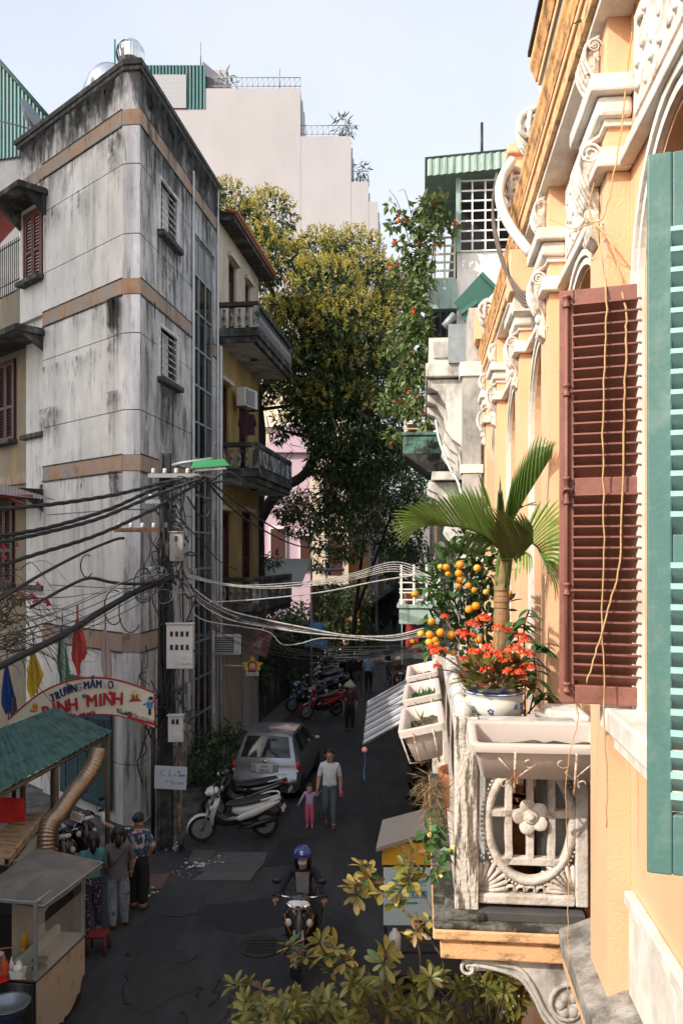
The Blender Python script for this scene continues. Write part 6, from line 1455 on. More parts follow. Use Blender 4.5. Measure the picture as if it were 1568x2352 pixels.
floral = patterned('navy_floral_cloth', (.03,.06,.11), (.6,.5,.46), 11, .42); greytee = cloth('grey_tee', (.10,.10,.10)); dotp = patterned('blue_spotted_cloth', (.2,.24,.3), (.04,.05,.08), 12, .32)
blackc = cloth('black_cloth', (.012,.012,.013)); tealc = cloth('teal_cloth', (.06,.19,.2)); dotd = patterned('dark_dotted_cloth', (.02,.02,.035), (.4,.4,.45), 32, .3)
polo = cloth('white_polo', (.62,.64,.68)); jeans = cloth('grey_blue_jeans', (.09,.115,.14)); lilac = cloth('lilac_cloth', (.4,.3,.5)); pinkp = cloth('pink_trousers', (.62,.12,.2)); blues = cloth('light_blue_shirt', (.25,.4,.55)); brownj = cloth('brown_jacket', (.15,.06,.03)); maroon = cloth('maroon_cloth', (.09,.025,.03))
plaid = patterned('plaid_cloth', (.17,.13,.2), (.05,.06,.11), 20, .5); navy = cloth('navy_jacket', (.012,.015,.025)); greyc = cloth('grey_cloth', (.22,.23,.22)); pinkc = cloth('dusty_pink_cloth', (.38,.22,.26)); sandal = M_('brown_sandal', (.12,.05,.03), .6); pinksh = M_('pink_shoe', (.6,.15,.22), .6); blueslip = M_('blue_slipper', (.04,.06,.12), .6)
def up2(k, **kw): return kw
W1 = G(318, 2088); t1 = person('woman in navy floral blouse and black trousers reaching out with a white tube', W1, pi-.25, 1.57, floral, blackc, dict(shL=(.1,0,.80), elL=(.27,-.05,.775), wrL=(.44,-.12,.80), elR=(-.19,.04,.68), wrR=(-.11,-.03,.565), shR=(-.1,.005,.8)), dict(kn=(.066,.066), hi=(.072,.075), an=(.05,.05)), .42, sandal, 'bun', cuff=.88)
b = MB(); b.tube([V((.485,-.14,.77))*1.57, V((.49,-.14,.91))*1.57], .036, 10); o = b.build('white_tube', plasw, None, label='white paper tube held out in the woman\'s hand', cat='tube'); o.location = W1; o.rotation_euler = (0, 0, pi-.25)
W2 = G(272, 2134); t2 = person('woman in grey tee shirt and spotted blue trousers with a bag strap across her back', W2, pi+.25, 1.6, greytee, dotp, dict(elR=(-.14,-.02,.64), wrR=(-.12,-.09,.52), elL=(.13,-.0,.64), wrL=(.1,-.1,.53), knL=(.05,-.03,.285), anL=(.05,.03,.05), anR=(-.06,-.03,.05), toR=(-.07,-.12,.02)), dict(kn=(.058,.058), hi=(.07,.072), an=(.036,.036)), .42, blueslip, 'bob', shirt_low=-.02)
b = MB(); b.tube(spline([V((-.1,.05,.81))*1.6, V((-.03,.115,.74))*1.6, V((.06,.11,.65))*1.6, V((.12,.02,.58))*1.6], 5), .011, 5, flat=.4); b.build('shoulder_strap', vinyl, t2)
W3 = G(212, 2146); t3 = person('woman in teal top and dark dotted trousers waiting at the stall', W3, pi+.5, 1.56, tealc, dotd, dict(elR=(-.13,-.03,.64), wrR=(-.08,-.13,.56), elL=(.13,-.03,.64), wrL=(.08,-.13,.56)), dict(kn=(.055,.055), hi=(.068,.07)), .85, sandal, 'bob')
W4 = V((-4.25, 12.2, 0)); person('stall vendor in plaid shirt behind the bench', W4, -.4, 1.52, plaid, blackc, dict(elR=(-.15,-.06,.65), wrR=(-.06,-.17,.6), elL=(.15,-.06,.65), wrL=(.06,-.17,.6)), None, .95, sandal, 'short')
mn = G(757, 1903); person('man in white polo shirt and grey jeans walking hand in hand with a child', mn, -.05, 1.68, polo, jeans, dict(elR=(-.135,.0,.635), wrR=(-.15,-.06,.50), elL=(.13,.03,.63), wrL=(.135,.0,.48), knL=(.05,-.02,.285), anL=(.05,-.03,.05), toL=(.06,-.12,.018), knR=(-.05,-.01,.285), anR=(-.045,.10,.075), toR=(-.05,.03,.02), jaw=(0,-.014,.868), hea=(-.004,-.012,.925)), dict(spi=(.095,.075), pel=(.09,.07), hi=(.06,.062), kn=(.047,.047)), .42, sandal, 'short')
b = MB(); c_ = MB()
q = [V((.05*math.cos(a), .05*math.sin(a)-.01, 0)) for a in [k*2*pi/10 for k in range(11)]]; b.tube([p*1.05+mn+V((0,.015,1.41)) for p in q], .02, 6); b.build('shirt_collar', M_('blue_collar', (.03,.22,.42), .8), [o for o in S.objects if o.get('label', '').startswith('man in white polo')][0], True)
gl = mn+V((-.42, .05, 0)); person('little girl in lilac top and pink trousers holding the man\'s hand', gl, -.0, .93, lilac, pinkp, dict(elL=(.16,-.0,.72), wrL=(.22,-.02,.80), shL=(.11,.0,.78), elR=(-.17,-.03,.68), wrR=(-.23,-.07,.58), hea=(0,-.01,.90), top=(0,0,.99), jaw=(0,-.015,.84), nec=(0,.01,.80)), dict(hea=(.085,.09), jaw=(.065,.07), top=(.05,.055), che=(.105,.08), spi=(.1,.08), pel=(.1,.08), kn=(.052,.052)), .98, pinksh, 'bob')
ph_ = MB(); ph_.box((0,0,0), (.07,.03,.13)); o = ph_.build('pink_toy', M_('bright_pink_plastic', (.8,.06,.2), .5), None, label='bright pink toy held in the man\'s left hand', cat='toy', bevel=.012); o.location = mn+V((.235,-.02,.74))
cl = G(803, 1680); t5 = person('woman in dark clothes and conical straw hat walking up the street', cl, pi, 1.58, maroon, blackc, dict(elR=(-.15,.03,.64), wrR=(-.14,.02,.5)), dict(kn=(.056,.056)), .5, sandal, 'bun')
b = MB(); b.lathe([(.23,0),(.16,.08),(.08,.155),(.012,.20),(.0,.2)], 20, (0,0,1.46)); b.build('conical_hat', M_('straw', (.52,.44,.3), .8, .12, 20, .2), t5)
bm_ = G(846, 1592); person('balding man in light blue shirt walking up the middle of the street', bm_, 2.9, 1.68, blues, blackc, dict(anR=(-.05,.08,.07)), dict(spi=(.09,.07)), .42, sandal, 'short')
person('person in dark jacket walking beside the man in light blue', bm_+V((-.4,.2,0)), pi, 1.62, blackc, greytee, None, None, .9, sandal, 'short')
person('person in black standing by the far parked motorbikes', G(905, 1452), pi, 1.6, blackc, blackc, None, None, .9, sandal, 'short')
# ---------------------------------------------------------------- scooters
RX = Matrix.Rotation(pi/2, 4, 'X')
def wheel_parts(t, y, r, wd, name='wheel'):
    M = Matrix.Translation((0, y, r)) @ Matrix.Rotation(pi/2, 4, 'Y')
    b = MB(); pr = []
    for k in range(9): a = 2*pi*k/8; pr.append((r-wd*.5+wd*.5*math.cos(a), wd*.5*math.sin(a)))
    b.lathe(pr, 20, (0,0,0), M); w_ = b.build(name, rubber, t)
    b = MB(); b.lathe([(r-wd*.9,-.02),(r-wd*.72,-.02),(r-wd*.72,.02),(r-wd*.9,.02)], 18, (0,0,0), M); b.lathe([(.05,-.045),(.05,.045)], 10, (0,0,0), M)
    for k in range(5): a = 2*pi*k/5; b.tube([M @ V((.04*math.cos(a),.04*math.sin(a),0)), M @ V(((r-wd*.8)*math.cos(a),(r-wd*.8)*math.sin(a),0))], .014, 5)
    b.build('rim', greym, w_)
def scooter(label, loc, rz, paint, accent, group, steer=0):
    t = thing('motor_scooter', label, 'motorbike', loc, rz, group)
    wheel_parts(t, -.64, .28, .085); wheel_parts(t, .62, .28, .095)
    b = MB()
    for s in (-1, 1): b.tube([(s*.06,-.64,.28),(s*.055,-.52,.66)], .02, 6)
    b.tube([(0,-.5,.62),(0,-.42,1.0)], .03, 6); b.build('fork', greym, t)
    b = MB(); rows = []
    for i in range(9):
        a = -.25+i*.33; rows.append([(x*.062, -.64-math.cos(a)*(.305-.02*abs(x)), .28+math.sin(a)*(.305-.02*abs(x))+.0) for x in (-1.1,-.7,0,.7,1.1)])
    b.grid(rows); b.build('front_mudguard', paint, t)
    Mz = Matrix.Translation((0,-.60,0)) @ Matrix.Rotation(-.28, 4, 'X') @ RX
    b = MB(); b.hull([(.36,-.06,.03,.03),(.42,-.04,.10,.05),(.55,.0,.155,.06),(.72,.01,.2,.065),(.84,0,.205,.06),(.93,-.01,.15,.05),(.97,-.02,.07,.03)], 12, Mz); b.build('front_shield', paint, t)
    b = MB(); b.hull([(.5,.055,.03,.02),(.62,.066,.06,.02),(.78,.072,.075,.02),(.86,.065,.04,.02)], 8, Mz); b.build('shield_panel', accent, t)
    b = MB()
    for s in (-1, 1): b.sph((s*.145,-.475,.74), (.05,.03,.06), 8)
    b.build('turn_signal', lampclear, t)
    b = MB(); b.hull([(-.56,1.03,.05,.03),(-.53,1.03,.13,.07),(-.46,1.04,.165,.085),(-.38,1.05,.14,.07),(-.33,1.06,.06,.04)], 12); b.build('handlebar_cover', paint, t)
    b = MB(); b.hull([(-.585,1.0,.03,.015),(-.565,1.01,.085,.045),(-.545,1.015,.115,.055),(-.53,1.015,.12,.06)], 12); b.build('headlight', lampclear, t)
    for s in (-1, 1):
        b = MB(); b.tube([(s*.1,-.43,1.06),(s*.22,-.42,1.07),(s*.36,-.36,1.06)], .014, 6); b.build('handlebar', chrome, t)
        b = MB(); b.tube([(s*.24,-.41,1.07),(s*.37,-.355,1.06)], .021, 8); b.tube([(s*.23,-.45,1.06),(s*.36,-.42,1.05)], .007, 5); b.build('grip', black, t)
        b = MB(); b.tube([(s*.2,-.42,1.08),(s*.23,-.44,1.2),(s*.3,-.43,1.27)], .008, 5); mo = b.build('mirror', black, t)
        b = MB(); b.sph((s*.31,-.425,1.28), (.065,.02,.042), 10); b.build('mirror_glass', black, mo)
    b = MB(); b.hull([(-.46,.62,.1,.2),(-.36,.5,.11,.16),(-.2,.4,.12,.1),(0,.42,.12,.12),(.15,.5,.13,.16)], 12, None, .8); b.build('step_body', accent, t)
    b = MB(); b.hull([(-.05,.62,.06,.06),(.05,.62,.13,.12),(.25,.63,.155,.13),(.5,.69,.14,.11),(.75,.77,.10,.075),(.92,.83,.05,.03)], 12); b.build('rear_cowl', paint, t)
    for s in (-1, 1):
        b = MB(); b.hull([(.0,.5,.02,.02),(.1,.5,.03,.07),(.4,.6,.035,.085),(.7,.72,.03,.06),(.88,.8,.012,.02)], 8, Matrix.Translation((s*.145,0,0))); b.build('side_fairing', paint, t)
    b = MB(); b.hull([(-.18,.74,.05,.03),(-.1,.755,.115,.045),(.1,.765,.15,.05),(.3,.79,.155,.05),(.5,.83,.14,.05),(.66,.865,.1,.04),(.72,.87,.04,.02)], 12); b.build('seat', vinyl, t)
    b = MB(); b.tube(spline([(-.13,.5,.83),(-.14,.72,.89),(-.08,.88,.91),(.08,.88,.91),(.14,.72,.89),(.13,.5,.83)], 4), .018, 6); b.build('grab_rail', paint, t)
    b = MB(); b.hull([(.80,.77,.09,.03),(.88,.78,.085,.045),(.94,.785,.04,.02)], 8); b.build('tail_light', tailred, t)
    b = MB(); b.tube([(0,.8,.72),(0,.98,.5)], .045, 6, flat=.35); b.build('rear_mudguard', black, t)
    b = MB(); b.box((0,0,0), (.19,.008,.14), 0, Matrix.Translation((0,.985,.6)) @ Matrix.Rotation(-.6, 4, 'X')); b.build('number_plate', platew, t)
    b = MB(); b.tube([(.13,.0,.3),(.17,.25,.3),(.18,.4,.36),(.18,.8,.46)], [.02,.03,.05,.055], 8); b.build('exhaust', black, t)
    b = MB(); b.hull([(.08,.34,.08,.06),(.2,.32,.12,.1),(.45,.3,.11,.09),(.62,.28,.06,.06)], 10); b.tube([(-.13,.45,.3),(-.14,.62,.28)], .03, 6); b.build('engine', ironk, t)
    b = MB(); b.tube([(-.08,.1,.3),(-.28,.15,.01)], .013, 5); b.tube([(-.3,.1,.3),(.3,.1,.3)], .012, 5); b.build('side_stand', ironk, t)
    return t
GB = 'motorbikes parked along the left of the street'
# two in front of the car
sc1 = scooter('white scooter with black seat parked by the concrete slabs', (-1.93, 17.45, 0), -pi/2-.95+pi*.82, bikewh, bikebk, GB)
sc1.location = G(535, 1935)+V((0,.2,0)); sc1.rotation_euler = (0, math.radians(7), -pi/2+.22)
p0 = [o for o in sc1.children if o.name.startswith('number_plate')][0]
plb = M_('plate_blue', (.12,.25,.5), .5); ply = M_('plate_yellow', (.7,.45,.03), .5)
b = MB(); b.box((0,0,0), (.19,.006,.06), 0, Matrix.Translation((0,.991,.565)) @ Matrix.Rotation(-.6, 4, 'X')); b.build('yellow_plate_half', ply, sc1)
sc2 = scooter('dark scooter with white tail parked between the white scooter and the silver car', G(555, 1880)+V((.05,.1,0)), -pi/2+.12, bikebk, bikebk, GB)
sc2.rotation_euler = (0, math.radians(7), -pi/2+.12)
recolour(sc2, {}); 
for o in sc2.children:
    if o.name.startswith('grab_rail') or o.name.startswith('side_fairing'): o.data = o.data.copy(); o.data.materials[0] = bikewh if o.name.startswith('grab') else bikebk
red = {'black_scooter_paint': bikered}
rows_ = [(738,1648,'red scooter nearest in the row by the hedge',bikered,.1),(725,1612,'black scooter second in the row by the hedge',bikebk,-.1),(745,1590,'blue scooter behind the red one',bikeblue,.2),(760,1562,'black scooter beside the conical hat woman, half hidden',bikebk,0),(735,1575,'silver grey scooter against the hedge',greym,.1),(775,1540,'white scooter in the middle of the hedge row',bikewh,-.1),(790,1522,'black scooter past the middle of the hedge row',bikebk,.1),(760,1520,'red scooter deep in the hedge row',bikered,.15),(800,1500,'blue scooter near the end of the hedge row',bikeblue,.0),(815,1488,'white scooter at the end of the hedge row',bikewh,.1),(700,1630,'dark blue scooter half in the hedge beside the red one',bikeblue,.25),(752,1602,'second black scooter squeezed into the hedge row',bikebk,-.05),(770,1550,'dark red scooter in the shade of the hedge row',bikered,.3),(805,1512,'silver scooter under the blue sign',greym,.05)]
far_ = [(838,1452,'black motorbike in the far group under the orange shop',bikebk),(850,1440,'white motorbike in the far group under the orange shop',bikewh),(862,1430,'red motorbike in the far group',bikered),(850,1455,'silver motorbike at the front of the far group',greym),(870,1418,'blue motorbike towards the far end of the street',bikeblue),(885,1412,'black motorbike towards the far end of the street',bikebk),(878,1402,'red motorbike farthest along the street',bikered),(888,1395,'grey motorbike farthest along the street',greym),(828,1462,'dark blue motorbike beside the orange shop door',bikeblue)]
base_ = {'white_scooter_paint': None}
for u, v, lb, mt, da in rows_:
    c = dup(sc1, G(u, v), -pi/2+.35+da, lb); recolour(c, {'white_scooter_paint': mt}); c.rotation_euler = (0, math.radians(6), -pi/2+.5+da)
    for ch in list(c.children):
        if ch.name.startswith('yellow_plate'): bpy.data.objects.remove(ch)
for u, v, lb, mt in far_:
    c = dup(sc1, G(u, v), -pi/2+.4, lb); recolour(c, {'white_scooter_paint': mt})
    for ch in list(c.children):
        if ch.name.startswith('yellow_plate'): bpy.data.objects.remove(ch)
for u, v, lb, mt, rz in ((962,1852,'black scooter with red lamp tail parked under the balcony planters',bikebk,.15),(958,1795,'black scooter facing us parked behind the other under the balcony',bikebk,.1)):
    c = dup(sc1, G(u, v+(4 if v > 1800 else 0)), pi-.2 if v > 1800 else rz, lb); recolour(c, {'white_scooter_paint': mt}); c['group'] = 'motorbikes parked along the right of the street'
    for ch in list(c.children):
        if ch.name.startswith('yellow_plate'): bpy.data.objects.remove(ch)
# ridden motorbikes
RIDE = dict(pel=(0,.10,.50), spi=(0,.09,.60), che=(0,.055,.71), nec=(0,.035,.80), jaw=(0,.01,.845), hea=(0,.012,.90), top=(0,.015,.95), shL=(.105,.04,.775), elL=(.17,-.06,.66), wrL=(.2,-.19,.62), shR=(-.105,.04,.775), elR=(-.17,-.06,.66), wrR=(-.2,-.19,.62),
    hiL=(.055,.08,.485), knL=(.12,-.13,.455), anL=(.1,-.09,.215), toL=(.1,-.16,.19), hiR=(-.055,.08,.485), knR=(-.12,-.13,.455), anR=(-.1,-.09,.215), toR=(-.1,-.16,.19))
def helmet(t, h, mat, stripe=None):
    c = V((0,.012,.915))*h; b = MB(); rows = []
    for i in range(9):
        a = pi/2-i*.215; row = []
        for k in range(18):
            q = 2*pi*k/18; aa = max(a, .12 if math.sin(q) < -.3 else -.22); row.append(c+V((math.cos(q)*math.cos(aa)*.082*h, math.sin(q)*math.cos(aa)*.096*h, math.sin(aa)*.085*h)))
        rows.append(row)
    b.grid(rows, True, None, True); b.tube([c+V((-.06*h,-.075*h,.012*h)), c+V((0,-.115*h,.004*h)), c+V((.06*h,-.075*h,.012*h))], .012*h, 6, flat=.4); o = b.build('helmet', mat, t)
    if stripe: b = MB(); b.box(c+V((0,-.083*h,.042*h)), (.02*h,.012*h,.03*h)); b.build('helmet_badge', stripe, o)
    return o
rl = G(690, 2258)+V((0,.62,0))
rb = scooter('black scooter with bright headlight ridden towards us', rl, -.06, bikebk, M_('dark_grey_shield', (.05,.05,.055), .25), 'ridden motorbikes')
b = MB(); b.hull([(-.60,1.0,.03,.02),(-.585,1.0,.1,.05),(-.56,1.01,.15,.06),(-.53,1.02,.155,.06)], 12); b.build('headlight', lampclear, rb)
for s in (-1, 1): b = MB(); b.tube([(s*.05,-.60,.98),(s*.16,-.57,1.03)], .028, 6); b.build('headlight_wing', chrome, rb)
for s in (-1, 1): b = MB(); b.tube([(s*.1,-.55,.62),(s*.17,-.5,.74),(s*.2,-.47,.86)], .008, 4); b.build('orange_pinstripe', orf, rb)
rd = person('rider in dark jacket, face mask and blue helmet on the approaching scooter', rl, -.06, 1.62, navy, blackc, RIDE, None, .97, black, 'long')
helmet(rd, 1.62, M_('blue_helmet', (.015,.04,.2), .2, .1, 4, 0, coat=.5), white)
b = MB(); b.sph(V((0,-.032,.862))*1.62, (.062,.055,.045), 10); b.build('face_mask', M_('mask_cloth', (.5,.54,.56), .8, .05), rd)
b = MB(); rows = [[(x*.10*1.62*(1-.15*i/4), (-.008-.02*math.cos(x*1.4)+.02*i/4)*1.62-.012, (.78-.055*i)*1.62) for x in (-.6,-.3,0,.3,.6)] for i in range(5)]; b.grid(rows); b.build('grey_shirt_front', greyc, rd)
# far riders
b2 = dup(sc1, G(918, 1606)+V((0,.6,0)), .1, 'brown scooter ridden towards us by the far rider in white helmet'); recolour(b2, {'white_scooter_paint': brownj}); b2['group'] = 'ridden motorbikes'
for ch in list(b2.children):
    if ch.name.startswith('yellow_plate'): bpy.data.objects.remove(ch)
r2 = person('far rider in brown jacket and white helmet', b2.location, .1, 1.64, brownj, blackc, RIDE, None, .97, black, None); helmet(r2, 1.64, white)
b3 = dup(sc1, G(757, 1562)+V((.6,.0,0)), -pi/2-.3, 'dark scooter with the pink shirted woman sitting on it'); recolour(b3, {'white_scooter_paint': bikebk}); b3['group'] = 'ridden motorbikes'
for ch in list(b3.children):
    if ch.name.startswith('yellow_plate'): bpy.data.objects.remove(ch)
person('woman in dusty pink top sitting on a parked scooter by the hedge', b3.location, -pi/2-.3, 1.58, pinkc, blackc, RIDE, None, .9, black, 'long')
# bicycle
by = thing('bicycle', 'old bicycle ridden towards us at the far right of the street', 'bicycle', G(894, 1572)+V((0,.55,0)), .08)
for y in (-.52, .52):
    b = MB(); M = Matrix.Translation((0,y,.33)) @ Matrix.Rotation(pi/2, 4, 'Y'); b.tube([M @ V((.32*math.cos(k*pi/10), .32*math.sin(k*pi/10), 0)) for k in range(21)], .02, 5); w_ = b.build('wheel', rubber, by)
    b = MB()
    for k in range(8): b.tube([M @ V((0,0,0)), M @ V((.31*math.cos(k*pi/4), .31*math.sin(k*pi/4), 0))], .004, 3)
    b.build('spokes', greym, w_)
b = MB()
for a, c in (((0,-.52,.33),(0,-.4,.85)),((0,-.42,.75),(0,.12,.3)),((0,-.4,.82),(0,.22,.78)),((0,.12,.3),(0,.25,.9)),((0,.52,.33),(0,.22,.75)),((0,.52,.33),(0,.12,.3))): b.tube([a, c], .016, 5)
b.build('frame', ironk, by); b = MB(); b.tube([(-.28,-.3,1.0),(-.2,-.42,1.0),(.2,-.42,1.0),(.28,-.3,1.0)], .013, 5); b.tube([(0,-.4,.85),(0,-.42,1.0)], .013, 5); b.build('handlebar', chrome, by)
b = MB(); b.hull([(.14,.92,.03,.02),(.2,.93,.05,.03),(.36,.95,.09,.035),(.4,.95,.05,.02)], 8); b.build('saddle', vinyl, by)
BIKE = dict(RIDE); BIKE = {k: (v[0], v[1]+.05, v[2]+.07) for k, v in RIDE.items()}; BIKE.update(wrL=(.165,-.18,.63), wrR=(-.165,-.18,.63), knL=(.06,-.07,.42), anL=(.06,.02,.2), toL=(.06,-.05,.18), knR=(-.06,-.12,.50), anR=(-.06,-.0,.30), toR=(-.06,-.07,.28))
person('cyclist in dark shirt at the far right of the street', by.location, .08, 1.66, blackc, greytee, BIKE, None, .5, black, 'short')
# ---------------------------------------------------------------- silver hatchback seen from behind (nose points up the street)
car = thing('hatchback', 'silver hatchback parked by the wall with its rear to us', 'car', G(608, 1840), -.13)
OUT = [(.02,.30,.70),(-.03,.40,.735),(-.02,.56,.75),(.06,.63,.745),(.07,.80,.735),(.10,.95,.70),(.22,1.16,.64),(.38,1.40,.575),(.50,1.455,.56),(.9,1.485,.565),(1.5,1.48,.565),(1.95,1.43,.56),(2.55,1.03,.66),(2.75,.96,.68),(3.2,.86,.68),(3.42,.72,.66),(3.5,.5,.62),(3.46,.3,.58)]
NJ = 9
def topat(i, j):
    y, z, w_ = OUT[i]; s = -1+2*j/(NJ-1); cr_ = .03*(1-s*s) if .3 < y < 2.6 else .015*(1-s*s)
    bow = .07*(1-s*s)*(-1 if y < 1 else 1) if (y < .6 or y > 2.6) else 0
    return V((w_*s, y+bow, z+cr_))
b = MB(); b.grid([[topat(i, j) for j in range(NJ)][::-1] for i in range(len(OUT))])
def sidept(y, k, s):
    ys = [o[0] for o in OUT[3:16]]; i = 3
    while i < 15 and OUT[i+1][0] < y: i += 1
    (y0, z0, w0), (y1, z1, w1) = OUT[i], OUT[i+1]; t = max(0, min(1, (y-y0)/max(1e-6, y1-y0))); zt, wt = z0+(z1-z0)*t, w0+(w1-w0)*t
    rows = [(zt, wt), (max(.93 if zt > .95 else zt-.06, .2), .775), (.72, .80), (.5, .80), (.24, .76)]
    z, w_ = rows[k]; z = min(z, zt-.002*k); tp = 1-.09*max(0, (.25-y)/.25)**2-.1*max(0, (y-3.1)/.4)**2
    return V((s*w_*(tp if k else 1), y, z))
YS = [.06,.1,.22,.38,.5,.9,1.25,1.5,1.95,2.3,2.55,2.75,3.2,3.42]
for s in (-1, 1):
    rows = [[sidept(y, k, s) for y in YS] for k in range(5)]
    if s > 0: rows = [r[::-1] for r in rows]
    b.grid(rows)
    b.grid([[V((s*.745,.06,.63)), sidept(.06,1,s)], [V((s*.75,-.0,.56)), sidept(.06,3,s)], [V((s*.735,-.0,.40)), sidept(.06,4,s)]])
b.bb(-.7,.7,.05,3.4,.2,.3); b.build('body', silver, car)
def glass(i0, i1, j0, j1, name, off=.006):
    m = MB(); 
    def sub(a, bb_, n): return [a+(bb_-a)*k/n for k in range(n+1)]
    rows = []
    for fi in sub(i0, i1, 4):
        i = min(int(fi), len(OUT)-2); t = fi-i; row = []
        for fj in sub(j0, j1, 8):
            j = min(int(fj), NJ-2); u = fj-j; p = topat(i, j).lerp(topat(i+1, j), t).lerp(topat(i, j+1).lerp(topat(i+1, j+1), t), u)
            row.append(p+V((0,-off if i0 < 8 else off, off)))
        rows.append(row[::-1])
    m.grid(rows); return m.build(name, glassd, car)
glass(5.15, 7.15, .55, 7.45, 'rear_window', .012); glass(11.1, 11.95, .5, 7.5, 'windscreen', .012)
for s in (-1, 1):
    for ya, yb, nm in ((.62, 1.35, 'rear_side_window'), (1.42, 2.35, 'front_side_window')):
        m = MB(); rows = []
        for k in range(4):
            f = .12+k*.24; row = []
            for i in range(6): y = ya+(yb-ya)*i/5; p = sidept(y, 0, s).lerp(sidept(y, 1, s), f); row.append(p+V((s*.008,0,.003)))
            rows.append(row if s < 0 else row[::-1])
        m.grid(rows); m.build(nm, glassd, car)
    m = MB(); m.sph((s*.765,.12,.78), (.06,.07,.15), 10); tl_ = m.build('tail_light', tailred, car)
    m = MB(); m.sph((s*.755,.05,.70), (.035,.02,.04), 10); m.build('reversing_lamp', lampclear, tl_)
    m = MB(); m.sph((s*.86,2.3,1.0), (.09,.05,.07), 10); m.tube([(s*.76,2.3,.96),(s*.84,2.3,.98)], .02, 5); m.build('wing_mirror', silver, car)
    m = MB(); m.bb(min(s*.8,s*.815),max(s*.8,s*.815),1.2,1.34,.83,.86); m.build('door_handle', silver, car)
    for y in (.55, 2.85):
        M = Matrix.Translation((s*.72,y,.28)) @ Matrix.Rotation(pi/2, 4, 'Y'); m = MB(); m.lathe([(.17,-.09),(.26,-.09),(.28,-.06),(.28,.06),(.26,.09),(.17,.09)], 22, (0,0,0), M); w_ = m.build('wheel', rubber, car)
        m = MB(); m.lathe([(.02,.07*s),(.08,.085*s),(.17,.08*s),(.17,.07*s)], 18, (0,0,0), M); m.build('rim', greym, w_)
m = MB(); m.hull([(-.09,.45,.5,.04),(-.07,.47,.72,.09),(-.0,.48,.765,.11),(.08,.5,.77,.1)], 16, None, .6); m.build('rear_bumper', silver, car)
m = MB(); m.bb(-.32,.32,-.028,-.005,.685,.87); m.build('plate_recess', M_('pale_silver', (.45,.46,.47), .35, .05, 4, 0, metal=.4), car, bevel=.01)
m = MB(); m.bb(-.2,.2,-.05,-.03,.675,.865); m.build('number_plate', platew, car)
lettering('29A', .105, ink, car, Matrix.Translation((0,-.053,.815)) @ RX, .001, 'plate_lettering'); lettering('498.62', .09, ink, car, Matrix.Translation((0,-.053,.72)) @ RX, .001, 'plate_lettering')
m = MB(); m.lathe([(.05,0),(.05,.01)], 18, (0,0,0), Matrix.Translation((0,.012,.915)) @ RX @ Matrix.Scale(.55, 4, (0,1,0))); m.build('badge', chrome, car)
lettering('KIA', .045, ink, car, Matrix.Translation((0,-.001,.915)) @ RX, .001, 'badge_lettering')
m = MB(); m.tube(spline([(-.56,.44,1.44),(0,.4,1.475),(.56,.44,1.44)], 5), .018, 6); m.build('roof_spoiler', silver, car)
m = MB(); m.tube([(.0,.06,.98),(.18,.1,1.06)], .008, 5); m.build('wiper', black, car)
m = MB(); m.tube([(0,.5,1.48),(0,.3,1.62)], .006, 4); m.build('aerial', black, car)
# ---------------------------------------------------------------- utility pole
PX = P(380, 1949, 16.1); PX.z = 0
po = thing('utility_pole', 'square concrete utility pole by the grey corner, tangled with cables', 'utility pole', PX)
b = MB()
for s in (-1, 1): b.add([(s*.11-.035,-.11,0),(s*.11+.035,-.11,0),(s*.11+.035,.11,0),(s*.11-.035,.11,0),(s*.075-.03,-.08,7.7),(s*.075+.03,-.08,7.7),(s*.075+.03,.08,7.7),(s*.075-.03,.08,7.7)], [(0,1,5,4),(1,2,6,5),(2,3,7,6),(3,0,4,7),(4,5,6,7)])
b.bb(-.07,.07,-.05,.05,0,7.69); b.build('post', mould, po)
for z, x0, x1 in ((7.25,-.3,1.0), (6.75,-.35,.35), (6.2,-.95,.3), (5.35,-.35,.5), (5.2,-.2,.6)):
    b = MB(); b.bb(x0, x1, -.17, -.112, z-.04, z+.04); b.build('crossarm', greym if z != 6.2 else rust, po)
    for k in range(int((x1-x0)/.22)):
        c = MB(); c.lathe([(.03,0),(.045,.03),(.03,.05),(.045,.08),(.02,.1)], 8, (x0+.1+k*.22,-.14,z+.041)); c.build('insulator', platew, po)
b = MB(); b.tube([(.07,0,7.45),(.35,-.1,7.5),(.95,-.25,7.56)], .035, 8); b.build('lamp_arm', greym, po)
b = MB(); M = Matrix.Translation((.95,-.3,7.38)) @ Matrix.Rotation(-.08, 4, 'Y'); b.add([(-.38,-.15,0),(.36,-.13,0),(.36,.13,0),(-.38,.15,0),(-.32,-.09,.15),(.26,-.09,.15),(.26,.09,.15),(-.32,.09,.15)], [(0,1,5,4),(1,2,6,5),(2,3,7,6),(3,0,4,7),(4,5,6,7),(3,2,1,0)], False, M); lo_ = b.build('lamp_head', M_('bright_green_lamp', (.01,.2,.055), .4, .06, 4, 0), po, bevel=.012)
b = MB(); b.bb(-.3,.28,-.1,.1,-.05,-.002, M); b.build('lamp_glass', whited, lo_)
def meter(name, x, z, w_, h, mat, lb, nwin, d=.2, y=-.14):
    t = thing(name, lb, 'meter box', PX+V((x, y, z)), .0); b = MB(); b.bb(-w_/2, w_/2, -d, 0, 0, h); b.build('casing', mat, t, bevel=.012)
    b = MB(); b.bb(-w_/2-.015, w_/2+.015, -d-.03, .0, h+.002, h+.02); b.build('hood', mat, t)
    for r in range(nwin[1]):
        for k in range(nwin[0]):
            p = MB(); x0 = -w_/2+.1+k*(w_-.2)/max(1, nwin[0]-1) if nwin[0] > 1 else 0; z0 = h*.78-r*h*.3; p.bb(x0-.028, x0+.028, -d-.004, -d-.001, z0-.05, z0+.05); p.build('meter_window', ink, t)
    p = MB(); p.bb(-w_*.1, w_*.42, -d-.02, -d-.001, h*.12, h*.3); p.build('hatch', mat, t)
    return t
